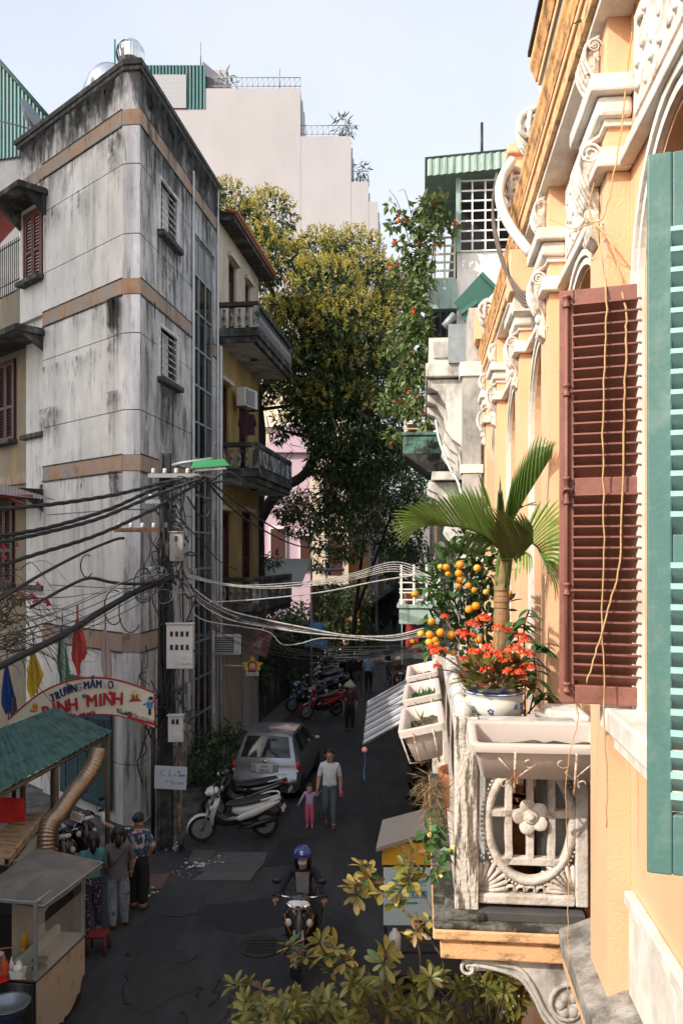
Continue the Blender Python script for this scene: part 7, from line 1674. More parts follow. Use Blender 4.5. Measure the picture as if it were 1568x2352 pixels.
meter('meter_box', .34, 3.55, .5, .85, plasw, 'large white meter box with eight small windows on the utility pole', (4, 2))
meter('meter_box', .26, 2.15, .28, .5, plasw, 'small white meter box below the large one on the utility pole', (2, 1))
meter('meter_box', .28, 5.6, .26, .55, whitegrey, 'grey cabinet with a hood high on the utility pole', (1, 1))
lg = thing('leaning_post', 'rusty leaning pipe post at the foot of the utility pole', 'post', PX+V((.3,-.1,0)))
b = MB(); b.tube([(.04,-.0,0),(-.02,0,.8),(.02,.05,2.1)], .06, 8); b.build('pipe', M_('mottled_pipe', (.27,.23,.18), .9, .3, 8, .3, 40, c2=(.07,.06,.05), a2=.5, s2=12, st=(1,1,.4)), lg)
wbd = thing('white_notice_board', 'white board with faded blue writing hung on the pole foot', 'notice board', P(392, 1786, 15.85))
b = MB(); b.bb(-.31,.31,-.012,0,-.22,.22, Matrix.Rotation(.05, 4, 'Y')); b.build('board', M_('whiteboard', (.5,.54,.6), .5, .06, 5), wbd)
blw = M_('blue_marker', (.12,.25,.45), .7)
for s_, x, z in (('C', -.16, .09), ('1', -.02, .09)): lettering(s_, .15, blw, wbd, Matrix.Translation((x,-.016,z)) @ Matrix.Rotation(.05, 4, 'Y') @ RX, .001)
rr = random.Random(6)
for k in range(16):
    c = MB(); x, z = rr.uniform(-.1,.24), rr.choice((-.12,-.08,.03,.1)); c.tube(spline([(x,-.015,z),(x+.02,-.015,z+.04),(x+.035,-.015,z-.01),(x+.05,-.015,z+.03)], 3), .004, 4); c.build('faded_writing', blw, wbd)
b = MB(); b.tube(spline([P(352,1680,16.3), P(360,1780,16.3), P(368,1900,16.3), P(372,1960,16.3)], 4), .05, 8); b.build('grey_pipe', greym, label='grey drain pipe standing left of the utility pole', cat='pipe')
# ---------------------------------------------------------------- cables
GC = 'overhead cables'
def wire(lb, pts, r, mat, n=8, twist=0):
    q = spline([P(*p) for p in pts], n); b = MB()
    if twist:
        L = [0]
        for a, c in zip(q, q[1:]): L.append(L[-1]+(c-a).length)
        tot = L[-1]; m = int(tot/.07); fine = []
        for k in range(m+1):
            s = tot*k/m; i = 0
            while i < len(L)-2 and L[i+1] < s: i += 1
            fine.append(q[i].lerp(q[i+1], (s-L[i])/max(1e-6, L[i+1]-L[i])))
        for st_ in range(3):
            ph0 = st_*2*pi/3; pts2 = []
            for k, p in enumerate(fine): a = ph0+k*.55; pts2.append(p+V((0, math.cos(a), math.sin(a)))*r*.55)
            b.tube(pts2, r*.6, 5)
    else: b.tube(q, r, 5)
    return b.build('overhead_cable', mat, label=lb, cat='cable', group=GC)
for i, (lb, pts) in enumerate((('uppermost thick twisted cable crossing left from the pole', [(-30,1172,13),(130,1157,14),(270,1135,15),(380,1108,15.8),(455,1096,15.9)]), ('second thick twisted cable from the top on the left', [(-30,1236,13),(110,1212,14),(250,1170,15),(360,1122,15.8),(460,1097,15.9)]),
    ('third thick twisted cable from the top on the left', [(-30,1252,12.8),(110,1222,13.8),(230,1190,14.8),(350,1140,15.6),(470,1096,15.9)]), ('lowest of the four thick twisted cables on the left', [(-30,1308,12.8),(100,1268,13.8),(220,1230,14.8),(340,1176,15.6),(420,1130,15.9),(478,1098,15.9)]))):
    wire(lb, pts, .034, cable, 8, 1)
wire('black cable ending at the rusty arm left of the pole', [(-30,1395,12.5),(90,1322,13.5),(190,1270,14.6),(262,1240,15.6),(285,1236,15.9)], .028, cable)
wire('heavy black cable bundle sweeping down to the lower left', [(-30,1545,12),(60,1500,13),(150,1455,14),(240,1400,15),(320,1355,15.7),(400,1325,15.9)], .06, cable)
wire('black cable bundle looping over the corner wall', [(70,1395,14),(150,1350,14.6),(205,1328,15),(260,1338,15.3),(330,1340,15.7),(410,1322,15.9)], .03, cable)
wire('thin pale wire crossing below the thick cables', [(-30,1462,12.5),(150,1395,14),(300,1330,15.4),(400,1318,15.9)], .011, cabwh)
rr = random.Random(23)
for i in range(5):
    d = i*2.2; wire(['uppermost', 'second', 'third', 'fourth', 'lowest'][i]+' pale wire of the upper bundle crossing the street to the right', [(425,1316+d,15.9),(520,1338+d+rr.uniform(-3,3),16),(640,1343+d+rr.uniform(-5,5),15.8),(790,1322+d*1.5,15),(905,1291+d*2.4,14),(990,1318+d*3,13)] , .0085, cabwh)
wire('rusty pale wire crossing the street below the upper bundle', [(480,1384,16),(600,1376,15.7),(740,1360,15),(860,1336,14.3),(960,1320,13.4),(1010,1312,13)], .014, cabwh)
for i in range(7):
    d = i*3.; j = [rr.uniform(-4,4) for _ in range(6)]
    wire(['top', 'second', 'third', 'fourth', 'fifth', 'sixth', 'lowest'][i]+' wire of the drooping bundle crossing the street at mid height', [(422,1318+i,15.9),(455,1362+d+j[0],16),(520,1400+d+j[1],16),(600,1425+d*.8+j[2],15.8),(700,1445+d*.5+j[3],15.2),(800,1458+d*.3+j[4],14.5),(900,1460+d*.6,13.8),(985,1440+d*.8,13.2)], .0095 if i % 3 else .016, cabwh if i % 2 == 0 else cable)
wire('pale wire with a deep droop below the bundle', [(430,1395,16),(470,1425,16),(560,1440,15.9),(618,1452,15.7),(648,1480,15.5),(690,1478,15.3),(740,1466,15),(850,1470,14.2),(985,1462,13.2)], .012, cabwh)
for i, (lb, pts) in enumerate((('black cable from the lamp arm towards the pink house', [(470,1098,15.9),(540,1150,18),(600,1195,21),(680,1235,26),(760,1245,32)]), ('lower black cable from the lamp arm towards the pink house', [(470,1100,15.9),(530,1165,18),(600,1215,21),(690,1255,26),(780,1262,32)]), ('thin black cable from the pole to the middle balcony', [(400,1180,16),(450,1230,18),(500,1285,21),(545,1310,24)]), ('thin black cable crossing far down the street', [(800,1360,30),(840,1330,31),(900,1295,33),(930,1290,34)]))): wire(lb, pts, .022 if i < 2 else .014, cable)
for i in range(9):
    d = i*7.; j = [rr.uniform(-6,6) for _ in range(5)]
    wire(['first', 'second', 'third', 'fourth', 'fifth', 'sixth', 'seventh', 'eighth', 'last'][i]+' of the thin black wires fanning from the pole across the shaded street', [(415+rr.uniform(-10,25),1300+d*.8,15.9),(510,1400+d+j[0],16.5),(620,1452+d*.9+j[1],17),(740,1486+d*.5+j[2],17.5),(860,1490+d*.3+j[3],17),(975,1478+d*.2,16)], .007, cable)
for i in range(6):
    d = i*9.; wire(['top', 'second', 'third', 'fourth', 'fifth', 'bottom'][i]+' of the thin black wires strung left from the pole over the flags', [(400,1290+d,15.9),(300,1335+d*1.3+rr.uniform(-8,8),15.3),(180,1390+d*1.5+rr.uniform(-10,10),14.4),(60,1430+d*1.6,13.4),(-30,1455+d*1.8,12.6)], .008, cable)
# loops and drops round the pole
tg = MB()
for i in range(46):
    x, z = rr.uniform(-.35,.55), rr.uniform(2.2,7.2); p = [V((x, rr.uniform(-.3,-.15), z))]
    for k in range(4): p.append(p[-1]+V((rr.uniform(-.22,.22), rr.uniform(-.05,.05), rr.uniform(-.5,.2))))
    p = [V((max(-.5, min(.65, q.x)), q.y, q.z)) for q in p]; tg.tube(spline([q+PX for q in p], 4), rr.choice((.008,.012,.016)), 4)
for i in range(8):
    x = .05+rr.uniform(-.12,.3); tg.tube(spline([PX+V((x,-.2,7.1)), PX+V((x+rr.uniform(-.1,.1),-.22,5.6)), PX+V((x+rr.uniform(-.1,.1),-.2,4.4)), PX+V((x+.05,-.18,2.6))], 5), .018, 5)
tg.build('cable_tangle', cable, label='tangle of black cables wrapped down the utility pole', cat='cable', kind='stuff')
tg = MB()
for i in range(12):
    c0 = PX+V((rr.uniform(-.4,.5),-.28,rr.uniform(4.9,5.4))); R_ = rr.uniform(.06,.2); tg.tube([c0+V((R_*math.cos(a), .03*math.sin(a*2), R_*.7*math.sin(a))) for a in [k*.4+i for k in range(14)]], .007, 4)
tg.build('wire_coils', cabwh, label='loose coils of pale wire knotted on the pole below the cabinet', cat='cable', kind='stuff')
for k, (u, v, r) in enumerate(((200,1300,26),(262,1395,40),(300,1405,48),(330,1345,40))):
    b = MB(); c0 = P(u, v, 15.5); R_ = r/F*15.5; b.tube([c0+V((R_*.55*math.cos(a), 0, R_*math.sin(a))) for a in [j*.35 for j in range(3, 17)]], .012, 5); b.build('cable_loop', cable, label=['small cable loop hanging before the grey wall', 'cable loop left of the rounded corner', 'largest cable loop hanging before the rounded corner', 'cable loop close to the utility pole'][k], cat='cable', group=GC)
b = MB(); b.tube(spline([P(475,1110,16.2),P(520,1085,16.8),P(548,1098,17),P(552,1115,17),P(520,1105,16.8),P(480,1112,16.2)], 5), .022, 5); b.tube(spline([P(440,1110,16),P(470,1150,16.1),P(480,1180,16.1),P(460,1185,16.1),P(430,1140,16)], 5), .02, 5); b.build('cable_loop', cable, label='big slack cable loop by the green lamp', cat='cable', group=GC)
# far street lamp with green hood
sl_ = thing('street_lamp', 'curved street lamp with pale green hood before the trees', 'street lamp', P(748, 1290, 44)); sl_.location.z = 0
o0 = sl_.location; b = MB(); q = spline([V((0,0,0)), V((0,0,5)), P(748,1215,44)-o0, P(760,1185,44)-o0, P(800,1172,44)-o0], 6); b.tube(q, .07, 8); b.build('post', greym, sl_)
b = MB(); b.hull([(-.16,0,.03,.03),(0,0,.17,.11),(.32,.0,.19,.14),(.67,-.01,.14,.11),(.8,-.03,.05,.03)], 10, Matrix.Translation(P(797,1167,44)-o0) @ Matrix.Rotation(-pi/2, 4, 'Z')); b.build('hood', M_('pale_green_hood', (.08,.4,.22), .4), sl_)
# ---------------------------------------------------------------- school arch sign with flags
SY = 15.8; sg = thing('school_arch_sign', 'curved white school sign reading TRƯỜNG MẦM NON BÌNH MINH', 'sign', P(200, 1640, SY)); o0 = sg.location
def sp_(u, v): p = P(u, v, SY)-o0; return (p.x, p.z)
topc = [(22,1652),(60,1618),(100,1588),(150,1566),(200,1556),(235,1556),(275,1562),(315,1574),(356,1590)]; botc = [(359,1672),(320,1656),(270,1642),(225,1640),(180,1644),(120,1662),(70,1690),(30,1712)]
MS = Matrix(((1,0,0,0),(0,0,-1,0),(0,1,0,0),(0,0,0,1)))
tq = spline([P(u, v, SY)-o0 for u, v in topc], 4); bq = spline([P(u, v, SY)-o0 for u, v in botc], 4)
b = MB(); b.prism([(p.x, p.z) for p in tq]+[(p.x, p.z) for p in bq], .05, MS); sgm = M_('sign_cream', (.74,.73,.62), .6, .04, 4, .03)
b.build('sign_board', sgm, sg)
redm = M_('sign_red', (.42,.02,.03), .6, .08); blum = M_('sign_navy', (.02,.03,.12), .6); grm = M_('sign_green', (.04,.13,.04), .7, .3, 12); orm = M_('sign_orange', (.65,.25,.03), .6); cym = M_('sign_cyan', (.03,.25,.5), .6)
b = MB(); b.tube([p+V((0,-.05,0)) for p in tq], .018, 6); b.tube([p+V((0,-.05,0)) for p in bq], .014, 6); b.tube([tq[-1]+V((0,-.05,0)), bq[0]+V((0,-.05,0))], .014, 6); b.build('red_border', redm, sg)
def sl_text(s, size, mat, u, v, rot, ex=.012, bold=True, y=-.062, sc=(1,1)):
    p = P(u, v, SY)-o0; M = Matrix.Translation((p.x, y, p.z)) @ Matrix.Rotation(rot, 4, 'Y') @ RX @ Matrix.Diagonal((sc[0], sc[1], 1, 1)); o = lettering(s, size, mat, sg, M, ex)
    if bold:
        o2 = lettering(s, size, mat, sg, Matrix.Translation((.013, -.001, .005)) @ M, ex)
    return o
for s, u, v, rot, mt in (('T',124,1602,-.32,blum),('R',135,1597,-.28,blum),('Ư',147,1591,-.24,blum),('Ờ',160,1585,-.2,blum),('N',172,1581,-.16,blum),('G',184,1578,-.13,M_('faded_navy', (.3,.3,.36), .6)),('M',201,1574,-.1,blum),('Ầ',215,1571,-.05,blum),('M',229,1571,-.02,blum),('N',245,1572,.02,plasw),('O',256,1573,.05,blum),('N',266,1575,.1,plasw)): sl_text(s, .17, mt, u, v, rot, sc=(.86, 1.25))
for s, u, v, rot in (('B',109,1632,-.18),('Ì',128,1625,-.15),('N',146,1620,-.12),('H',170,1614,-.09),('M',213,1606,-.05),('I',233,1604,-.02),('N',251,1602,.02),('H',273,1601,.04)): sl_text(s, .34, redm, u, v+4, rot, .025, sc=(.85, 1.0))
for s, u, v, rot, mt, sz in (('HOÀN KIẾM - HÀ NỘI',170,1643,-.12,redm,.085),('PHỐ NHÂN TIẾN',55,1657,-.42,blum,.055),('ĐT: 043.829.754.',330,1650,.26,platew,.062)): sl_text(s, sz, mt, u, v, rot, .006, True, -.06)
b = MB(); p = P(328,1652,SY)-o0; b.box((p.x,-.056,p.z), (.55,.008,.085), 0); b.v = [((x-p.x)*math.cos(.26)+p.x+(z-p.z)*math.sin(.26), y, (z-p.z)*math.cos(.26)-(x-p.x)*math.sin(.26)+p.z) for x, y, z in b.v]; b.build('red_strip', redm, sg)
b = MB(); c = P(312,1597,SY)-o0
for k in range(14): a = k*2*pi/14; b.add([(c.x+.06*math.cos(a-.12),-.055,c.z+.06*math.sin(a-.12)),(c.x+.06*math.cos(a+.12),-.055,c.z+.06*math.sin(a+.12)),(c.x+.13*math.cos(a),-.055,c.z+.13*math.sin(a))], [(0,1,2)])
b.build('sun_rays', orm, sg); b = MB(); b.lathe([(.07,0),(.07,.008)], 18, (0,0,0), Matrix.Translation((c.x,-.051,c.z)) @ RX); b.build('sun_disc', M_('sign_yellow', (.7,.5,.08), .6), sg)
b = MB(); b.add([(c.x-.13,-.056,c.z-.12),(c.x+.14,-.056,c.z-.1),(c.x+.05,-.056,c.z-.04),(c.x-.06,-.056,c.z-.05)], [(0,1,2,3)]); b.build('open_book', redm, sg)
b = MB()
for dx in (-.03, .03): b.sph((c.x+dx,-.06,c.z+.02), (.014,.004,.016), 6); b.box((c.x+dx,-.06,c.z-.02), (.022,.006,.05))
b.build('two_figures', blum, sg)
b = MB(); rr2 = random.Random(2)
for k in range(90):
    u = 272+rr2.random()*74; v0 = 1634+(u-272)*.36; p = P(u, v0, SY)-o0; leaf(b, V((p.x,-.056,p.z-.02)), V((rr2.uniform(-.4,.4),0,1)), V((0,-1,0)), rr2.uniform(.06,.16), .03)
b.build('painted_grass', grm, sg); b = MB(); p = P(281,1634,SY)-o0; b.sph((p.x,-.052,p.z), (.09,.006,.04), 10); b.build('painted_stone', plasw, sg)
b = MB(); p = P(346,1618,SY)-o0; b.sph((p.x,-.056,p.z+.1), (.05,.006,.05), 10); b.build('child_face', M_('sign_skin', (.6,.45,.35), .6), sg)
b = MB(); b.sph((p.x+.02,-.062,p.z+.13), (.05,.005,.035), 8); b.box((p.x+.0,-.058,p.z-.13), (.05,.006,.12)); b.build('child_hair_and_legs', ink, sg)
b = MB(); b.box((p.x,-.058,p.z-.0), (.11,.008,.12)); b.tube([(p.x-.05,-.058,p.z+.04),(p.x-.12,-.058,p.z+.0)], .014, 5); b.tube([(p.x+.05,-.058,p.z+.04),(p.x+.08,-.058,p.z+.1)], .014, 5); b.build('child_shirt', cym, sg)
b = MB(); p = P(84,1622,SY)-o0; b.sph((p.x,-.054,p.z), (.06,.006,.07), 8); b.sph((p.x-.03,-.054,p.z-.07), (.08,.006,.04), 8); b.build('orange_figure', orm, sg)
for u, v, mt in ((196,1597,M_('sign_leaf', (.02,.25,.2), .6)),(256,1590,M_('sign_flower', (.6,.04,.03), .6))):
    b = MB(); p = P(u, v, SY)-o0
    for k in range(3): leaf(b, V((p.x,-.066,p.z-.05)), V((-.5+.5*k,0,1)), V((0,-1,0)), .1, .05)
    b.build('painted_leaf', mt, sg)
b = MB()
for u in (350, 30): p = P(u, 1640, SY)-o0; b.tube([(p.x,.06,-o0.z),(p.x,.06,p.z+.3)], .04, 6)
b.build('gate_post', ironk, sg)
def flag(lb, tipu, tipv, botu, botv, wpx, mat, mat2=None, seed=1):
    Y = 15.98; a, c = P(tipu, tipv, Y), P(botu, botv, Y); t = thing('flag', lb, 'flag', a, 0, 'limp flags above the school sign'); L = a.z-c.z; W = wpx/F*Y; r = random.Random(seed)
    st = MB(); st.tube([(0.0,.04,.25),((c.x-a.x)*.3,.05,-L-.2)], .012, 5); st.build('staff', rust if mat2 is None else rust, t)
    m = MB(); rows = []; n = 11
    for i in range(n):
        f = i/(n-1); w_ = W*(.1+.9*min(1, f*1.5)**.8)*(1 if f < .8 else 1-.5*(f-.8)/.2); cx = (c.x-a.x)*f
        rows.append([(cx+w_*(k/8-.5), .05*math.sin(k*1.9+seed+f*2)*min(1, f*3), -L*f-(.1*L*math.sin(k*.9+seed) if f > .6 else 0)*f+.03*k*f*(1 if seed % 2 else -1)) for k in range(9)])
    m.grid(rows); m.build('flag_cloth', mat, t)
    if mat2:
        m = MB(); m.grid([[(x*.45+W*.16, y-.03, z*.97) for x, y, z in r_] for r_ in rows[1:]]); m.build('flag_fold', mat2, t)
fy = M_('flag_yellow', (.6,.42,.03), .8, .12, 5); fg = M_('flag_green', (.04,.2,.1), .8, .12, 5); fw_ = M_('flag_pale_blue', (.42,.5,.52), .8, .1, 5); fr_ = M_('flag_red', (.5,.06,.05), .7, .12, 5); fp = M_('flag_pinkish_white', (.5,.4,.4), .8, .1, 5); fb = M_('flag_blue', (.02,.07,.28), .8, .12, 5)
flag('blue flag hanging at the left end of the row over the school sign', 15,1520,25,1632,36, fb, None, 2); flag('yellow flag hanging over the left part of the school sign', 75,1488,84,1605,34, fy, None, 3); flag('green and pale blue flag hanging over the school sign', 142,1436,148,1572,26, fg, fw_, 4)
flag('furled red flag in the middle of the row over the school sign', 178,1420,184,1552,36, fr_, None, 5); flag('pinkish white flag nearest the grey corner', 241,1440,246,1548,30, fp, None, 6)
b = MB(); a, c = P(177,1390,15.98), P(180,1440,15.98); b.tube([a, c], [.012,.03], 6); b.build('red_streamer', fr_, label='red twisted streamer on top of the furled red flag', cat='streamer')
# bougainvillea twigs at the left
bg = []
rr = random.Random(31)
for i in range(60):
    a = V(P(rr.uniform(-60,30), rr.uniform(1330,1500), 14)); p = [a]
    dx = rr.uniform(.1,.5)
    for k in range(4): p.append(p[-1]+V((dx*rr.uniform(.5,1.2), rr.uniform(-.1,.1), rr.uniform(-.25,.3)-.1*k+ .05)))
    bg.append((p, rr.uniform(.006,.014)))
bgv = bushy('bougainvillea', 'bare twiggy bougainvillea with a few pink flowers at far left', 'shrub', [bl_(5,1400,30,14), bl_(-20,1440,40,14.2), bl_(40,1380,14,14)], shrubm, .09, .05, 700, 33, bg, None)
b = MB()
for u, v in ((42,1252),(10,1282),(54,1345),(90,1340),(75,1368),(108,1382),(82,1382),(112,1388),(8,1258)):
    p = P(u, v, 13.9)
    for k in range(9): leaf(b, p, rdir(rr), rdir(rr), .06, .05)
b.build('flower', pinkf, bgv, True, kind='stuff')
aw = thing('ribbed_awning', 'ribbed grey plastic awning projecting at far left under the ochre windows', 'awning', P(40,1140,18)); o0 = aw.location
for k in range(4):
    m = MB(); u0, u1 = -40+k*42, 2+k*42
    def ap(u, f): return P(u, 1098+(u+40)*.30+f*(34-(u+40)*.19), 18.2-f*.7)-o0
    rows = [[ap(u0+(u1-u0)*i/12, f)+V((0,0,.02*(i % 2))) for i in range(13)] for f in (0, 1)]
    m.grid(rows, False); m.build('awning_sheet', M_('grey_ribbed_plastic', (.24,.22,.19), .7, .12, 4) if k == 0 else bpy.data.materials['grey_ribbed_plastic'], aw)
m = MB(); m.tube([P(-40,1140,17.6)-o0, P(75,1140,17.6)-o0], .04, 5); m.tube([P(0,1132,17.7)-o0, P(60,1160,17.5)-o0], .03, 5); m.build('awning_frame', M_('red_frame', (.25,.04,.03), .6), aw)
# ---------------------------------------------------------------- food stall: roof, duct, bench, cart
rf = thing('stall_roof', 'green corrugated stall roof with ridge cap at lower left', 'roof', P(130,1720,13)); o0 = rf.location
R0, R1, E0, E1 = P(122,1632,14.6), P(-40,1700,12.0), P(258,1684,15.0), P(-40,1845,10.75)
def rp(s, f): return (R0.lerp(R1, s)).lerp(E0.lerp(E1, s), f)-o0
nrm = (E0-R0).cross(R1-R0).normalized(); nrm = nrm if nrm.z > 0 else -nrm
for k in range(5):
    for j, (f0, f1) in enumerate(((0,.72),(.68,1.0))):
        m = MB(); s0, s1 = k/5, (k+1)/5+.006; rows = []
        for f in (f0, (f0+f1)/2, f1): rows.append([rp(s0+(s1-s0)*i/32, f)+nrm*(.06*abs(math.sin(i*pi/8+.4))+.012*(j == 0)+.004*(k % 2)) for i in range(33)])
        m.grid(rows); m.build('roof_sheet', tealroof, rf)
m = MB(); rows = [[rp(i/12, -.10)+V((0,0,-.06)), rp(i/12, -.0)+V((0,0,.05)), rp(i/12, .09)+V((0,0,.035))] for i in range(13)]; m.grid(rows, False); m.build('ridge_cap', tealroof, rf)
for k in range(5):
    m = MB(); rows = []
    for f in (0, 1): rows.append([R0.lerp(R1, (k+i/20)/5)-o0+V((-1.3*f, -.1*f, -.45*f+.02*math.sin(i*pi/2))) for i in range(21)])
    m.grid(rows); m.build('roof_sheet', tealroof, rf)
m = MB()
for s, f in ((.02,.95),(.5,.95),(.98,.95),(.05,.05),(.5,.05)): p = rp(s, f); m.tube([p+V((0,0,-.03)), V((p.x, p.y, -o0.z))], .045, 6)
for f in (.1, .95): m.tube([rp(0, f)+V((0,0,-.07)), rp(1, f)+V((0,0,-.07))], .04, 5)
for s in (0, .25, .5, .75, 1): m.tube([rp(s, 0)+V((0,0,-.07)), rp(s, 1)+V((0,0,-.07))], .03, 5)
m.build('roof_frame', M_('stall_timber', (.12,.09,.06), .9, .3, 6, .3), rf)
du = thing('foil_duct', 'brownish flexible foil duct bending down from the stall roof', 'duct', P(110,1935,11.9)); o0 = du.location
q = spline([P(*p)-o0 for p in ((226,1728,13.2),(214,1760,13.0),(192,1795,12.8),(172,1818,12.6),(152,1846,12.4),(134,1872,12.2),(116,1890,12.05),(107,1915,11.95),(104,1955,11.9))], 14)
m = MB(); m.tube(q, [.118+.02*math.sin(i*2.1) for i in range(len(q))], 14); m.build('duct_hose', M_('brown_foil', (.38,.29,.2), .35, .15, 6, .1, 30, metal=.6), du)
m = MB(); m.tube([q[0]-V((.02,0,-.06)), q[0]], [.05,.13], 10); m.build('duct_collar', steel, du)
ct = thing('food_cart', 'glass street food cart with peeling white front panel', 'food cart', (-3.55, 9.9, 0)); Tc = Matrix.Translation(-ct.location)
cA, cB = V((-3.47,9.40,0)), V((-3.28,10.52,0)); cdir = (cB-cA).normalized(); cn_ = V((cdir.y,-cdir.x,0))
MC = Tc @ frame(cA, cdir, V((0,0,1)).cross(cdir)*1)   # x along the cart, y towards the stall, z up
Lc = (cB-cA).length; Dc = .95
m = MB(); rr = random.Random(12); top_ = [(0,.86),(Lc,.86)]; pol = [(-.0,.86),(Lc*.3,.855),(Lc,.86)]
bt_ = []
for i in range(26):
    f = 1-i/25; x = Lc*f; z = (.10+.45*max(0, f-.55)**1.1+ (.0 if f < .9 else .1))+rr.uniform(-.03,.03); bt_.append((x+rr.uniform(-.012,.012), z))
pol += bt_
m.prism(pol, .02, MC @ Matrix(((1,0,0,0),(0,0,-1,0),(0,1,0,0),(0,0,0,1)))); m.build('front_panel', M_('peeling_cart_panel', (.40,.36,.29), .85, .1, 4, .2, 50, c2=(.22,.17,.11), a2=.22, s2=4, soft=.15), ct)
m = MB(); m.bb(.02, Lc-.02, .02, Dc, .06, .82, MC); m.build('cart_base', dark, ct)
m = MB(); m.bb(-.03, Lc+.03, -.03, .3, .865, .89, MC); m.bb(-.03, Lc+.03, .3, Dc, .865, .885, MC); m.build('counter_top', stain_less, ct)
m = MB(); m.bb(.15, Lc-.02, .3, .36, .891, 1.0, MC); m.build('counter_step', M_('pale_green_tin', (.3,.36,.3), .6, .1), ct)
m = MB()
for x, y in ((0,0),(Lc,0),(Lc,Dc),(0,Dc)): m.bb(x-.018, x+.018, y-.018, y+.018, .891, 1.78, MC)
for z in (1.74,): m.bb(0, Lc, -.015, .015, z, z+.03, MC); m.bb(-.015, .015, 0, Dc, z, z+.03, MC); m.bb(Lc-.015, Lc+.015, 0, Dc, z, z+.03, MC)
m.build('cart_frame', greym, ct)
clear = M_('cart_glass', (.8,.85,.85), .05, .02, 3, 0, alpha=.12); m = MB(); m.bb(.02, Lc-.02, -.004, .0, .9, 1.45, MC); m.build('glass_front', clear, ct)
m = MB(); m.bb(-.06,-.04,-.0,Dc,.4,.85, MC); m.build('side_tray', mould, ct)
aws = thing('cart_awning', 'worn grey sheet awning over the food cart', 'awning', (-3.6, 10.2, 1.85)); o0 = aws.location
Aa, Ab, Ac, Ad = P(90,1950,10.9), P(236,1976,10.5), P(100,2076,9.4), P(-60,2046,9.7)
m = MB(); rows = []
for i in range(13):
    f = i/12; row = []
    for j in range(13): g = j/12; p = Aa.lerp(Ab, g).lerp(Ad.lerp(Ac, g), f)-o0; row.append(p+V((0,0,.035*math.sin(pi*f)*math.sin(pi*g)+.008*math.sin(f*9+g*5)-(.07*(max(0, g-.85)/.15)**2)-(.05*(max(0, f-.9)/.1)**2))))
    rows.append(row)
m.grid(rows); m.grid([[p-V((0,0,.012)) for p in r][::-1] for r in rows]); m.build('awning_sheet', M_('worn_grey_sheet', (.115,.105,.092), .6, .15, 3, .1, 20, c2=(.19,.18,.165), a2=.3, s2=3, soft=.3), aws)
m = MB(); m.tube([p-o0-V((0,0,.03)) for p in (Aa, Ab, Ac, Ad, Aa)], .015, 5); m.build('awning_frame', greym, aws)
# things on the cart
MCw = Matrix.Translation(ct.location) @ MC
def on(x, y, z): return MCw @ V((x, y, z))
def item(name, lb, cat, p, prof, mat, n=16): t = thing(name, lb, cat, p); b = MB(); b.lathe(prof, n); b.build(name+'_body', mat, t); return t
oilm = M_('cooking_oil', (.5,.25,.02), .15, .1); ob = item('oil_bottle', 'yellow cooking oil bottle on the food cart', 'bottle', on(.62,.52,.887), [(.05,0),(.055,.02),(.055,.18),(.02,.25),(.02,.28)], oilm); b = MB(); b.lathe([(.022,.281),(.022,.3)], 10); b.build('cap', orm, ob)
item('sauce_bottle', 'red chilli sauce bottle at the near end of the food cart', 'bottle', on(.02,.40,.887), [(.035,0),(.04,.02),(.04,.14),(.012,.19),(.006,.24)], M_('chilli_sauce', (.55,.07,.02), .35)); item('sauce_bottle', 'pale sauce bottle beside the red one on the food cart', 'bottle', on(.1,.36,.887), [(.028,0),(.03,.1),(.01,.14),(.005,.18)], plasw)
item('fry_pan', 'wide dark fry pan on the food cart', 'pan', on(.85,.6,.9), [(.1,0),(.17,.05),(.18,.06),(.16,.05),(.09,.012)], M_('brown_pan', (.14,.08,.03), .4, .2, metal=.5)); item('ladle_bowl', 'dark green bowl on the steel counter ledge', 'bowl', on(.35,.15,.892), [(.05,0),(.09,.04),(.095,.045),(.085,.04),(.04,.01)], M_('dark_green_glaze', (.02,.05,.03), .2))
item('stew_pot', 'white rimmed pot of soup at the near corner of the food cart', 'pot', on(-.1,.62,.887), [(.13,0),(.15,.02),(.155,.13),(.165,.135),(.15,.13),(.14,.09),(.02,.085)], plasw)
nb = thing('napkin_basket', 'small white plastic basket stuffed with tissues', 'basket', on(.0,.22,.893)); b = MB(); b.add([(-.06,-.05,0),(.06,-.05,0),(.06,.05,0),(-.06,.05,0),(-.08,-.065,.1),(.08,-.065,.1),(.08,.065,.1),(-.08,.065,.1)], [(0,1,5,4),(1,2,6,5),(2,3,7,6),(3,0,4,7),(3,2,1,0)]); b.build('basket', white, nb); b = MB(); b.sph((0,0,.1), (.06,.05,.05), 8); leaf(b, V((0,0,.12)), V((.3,0,1)), V((0,1,0)), .09, .08); b.build('tissue', white, nb)
item('red_tray', 'red tray at the near left edge of the cart', 'tray', on(-.12,.38,.889), [(.09,0),(.12,.02),(.11,.018),(.02,.006)], tailred, 4)
b = MB()
for k in (0, .03): b.tube([on(.42,.75+k,.97), on(.6,.45+k,.96)], .006, 4)
b.build('chopsticks', orm, label='pair of long orange chopsticks laid on the cart', cat='chopsticks')
item('aluminium_basin', 'round aluminium basin on a stool at the bottom left corner', 'basin', P(18,2322,8.9), [(.16,0),(.2,.03),(.215,.08),(.24,.085),(.235,.09),(.2,.07),(.17,.02),(.02,.015)], M_('dull_aluminium', (.2,.24,.28), .35, .1, metal=.7), 28); b = MB(); p = P(18,2322,8.9); b.lathe([(.16,0),(.14,p.z-.02),(.16,p.z-.004)], 12); o = b.build('plastic_stool', bikeblue, label='plastic stool under the aluminium basin', cat='stool'); o.location = (p.x, p.y, 0)
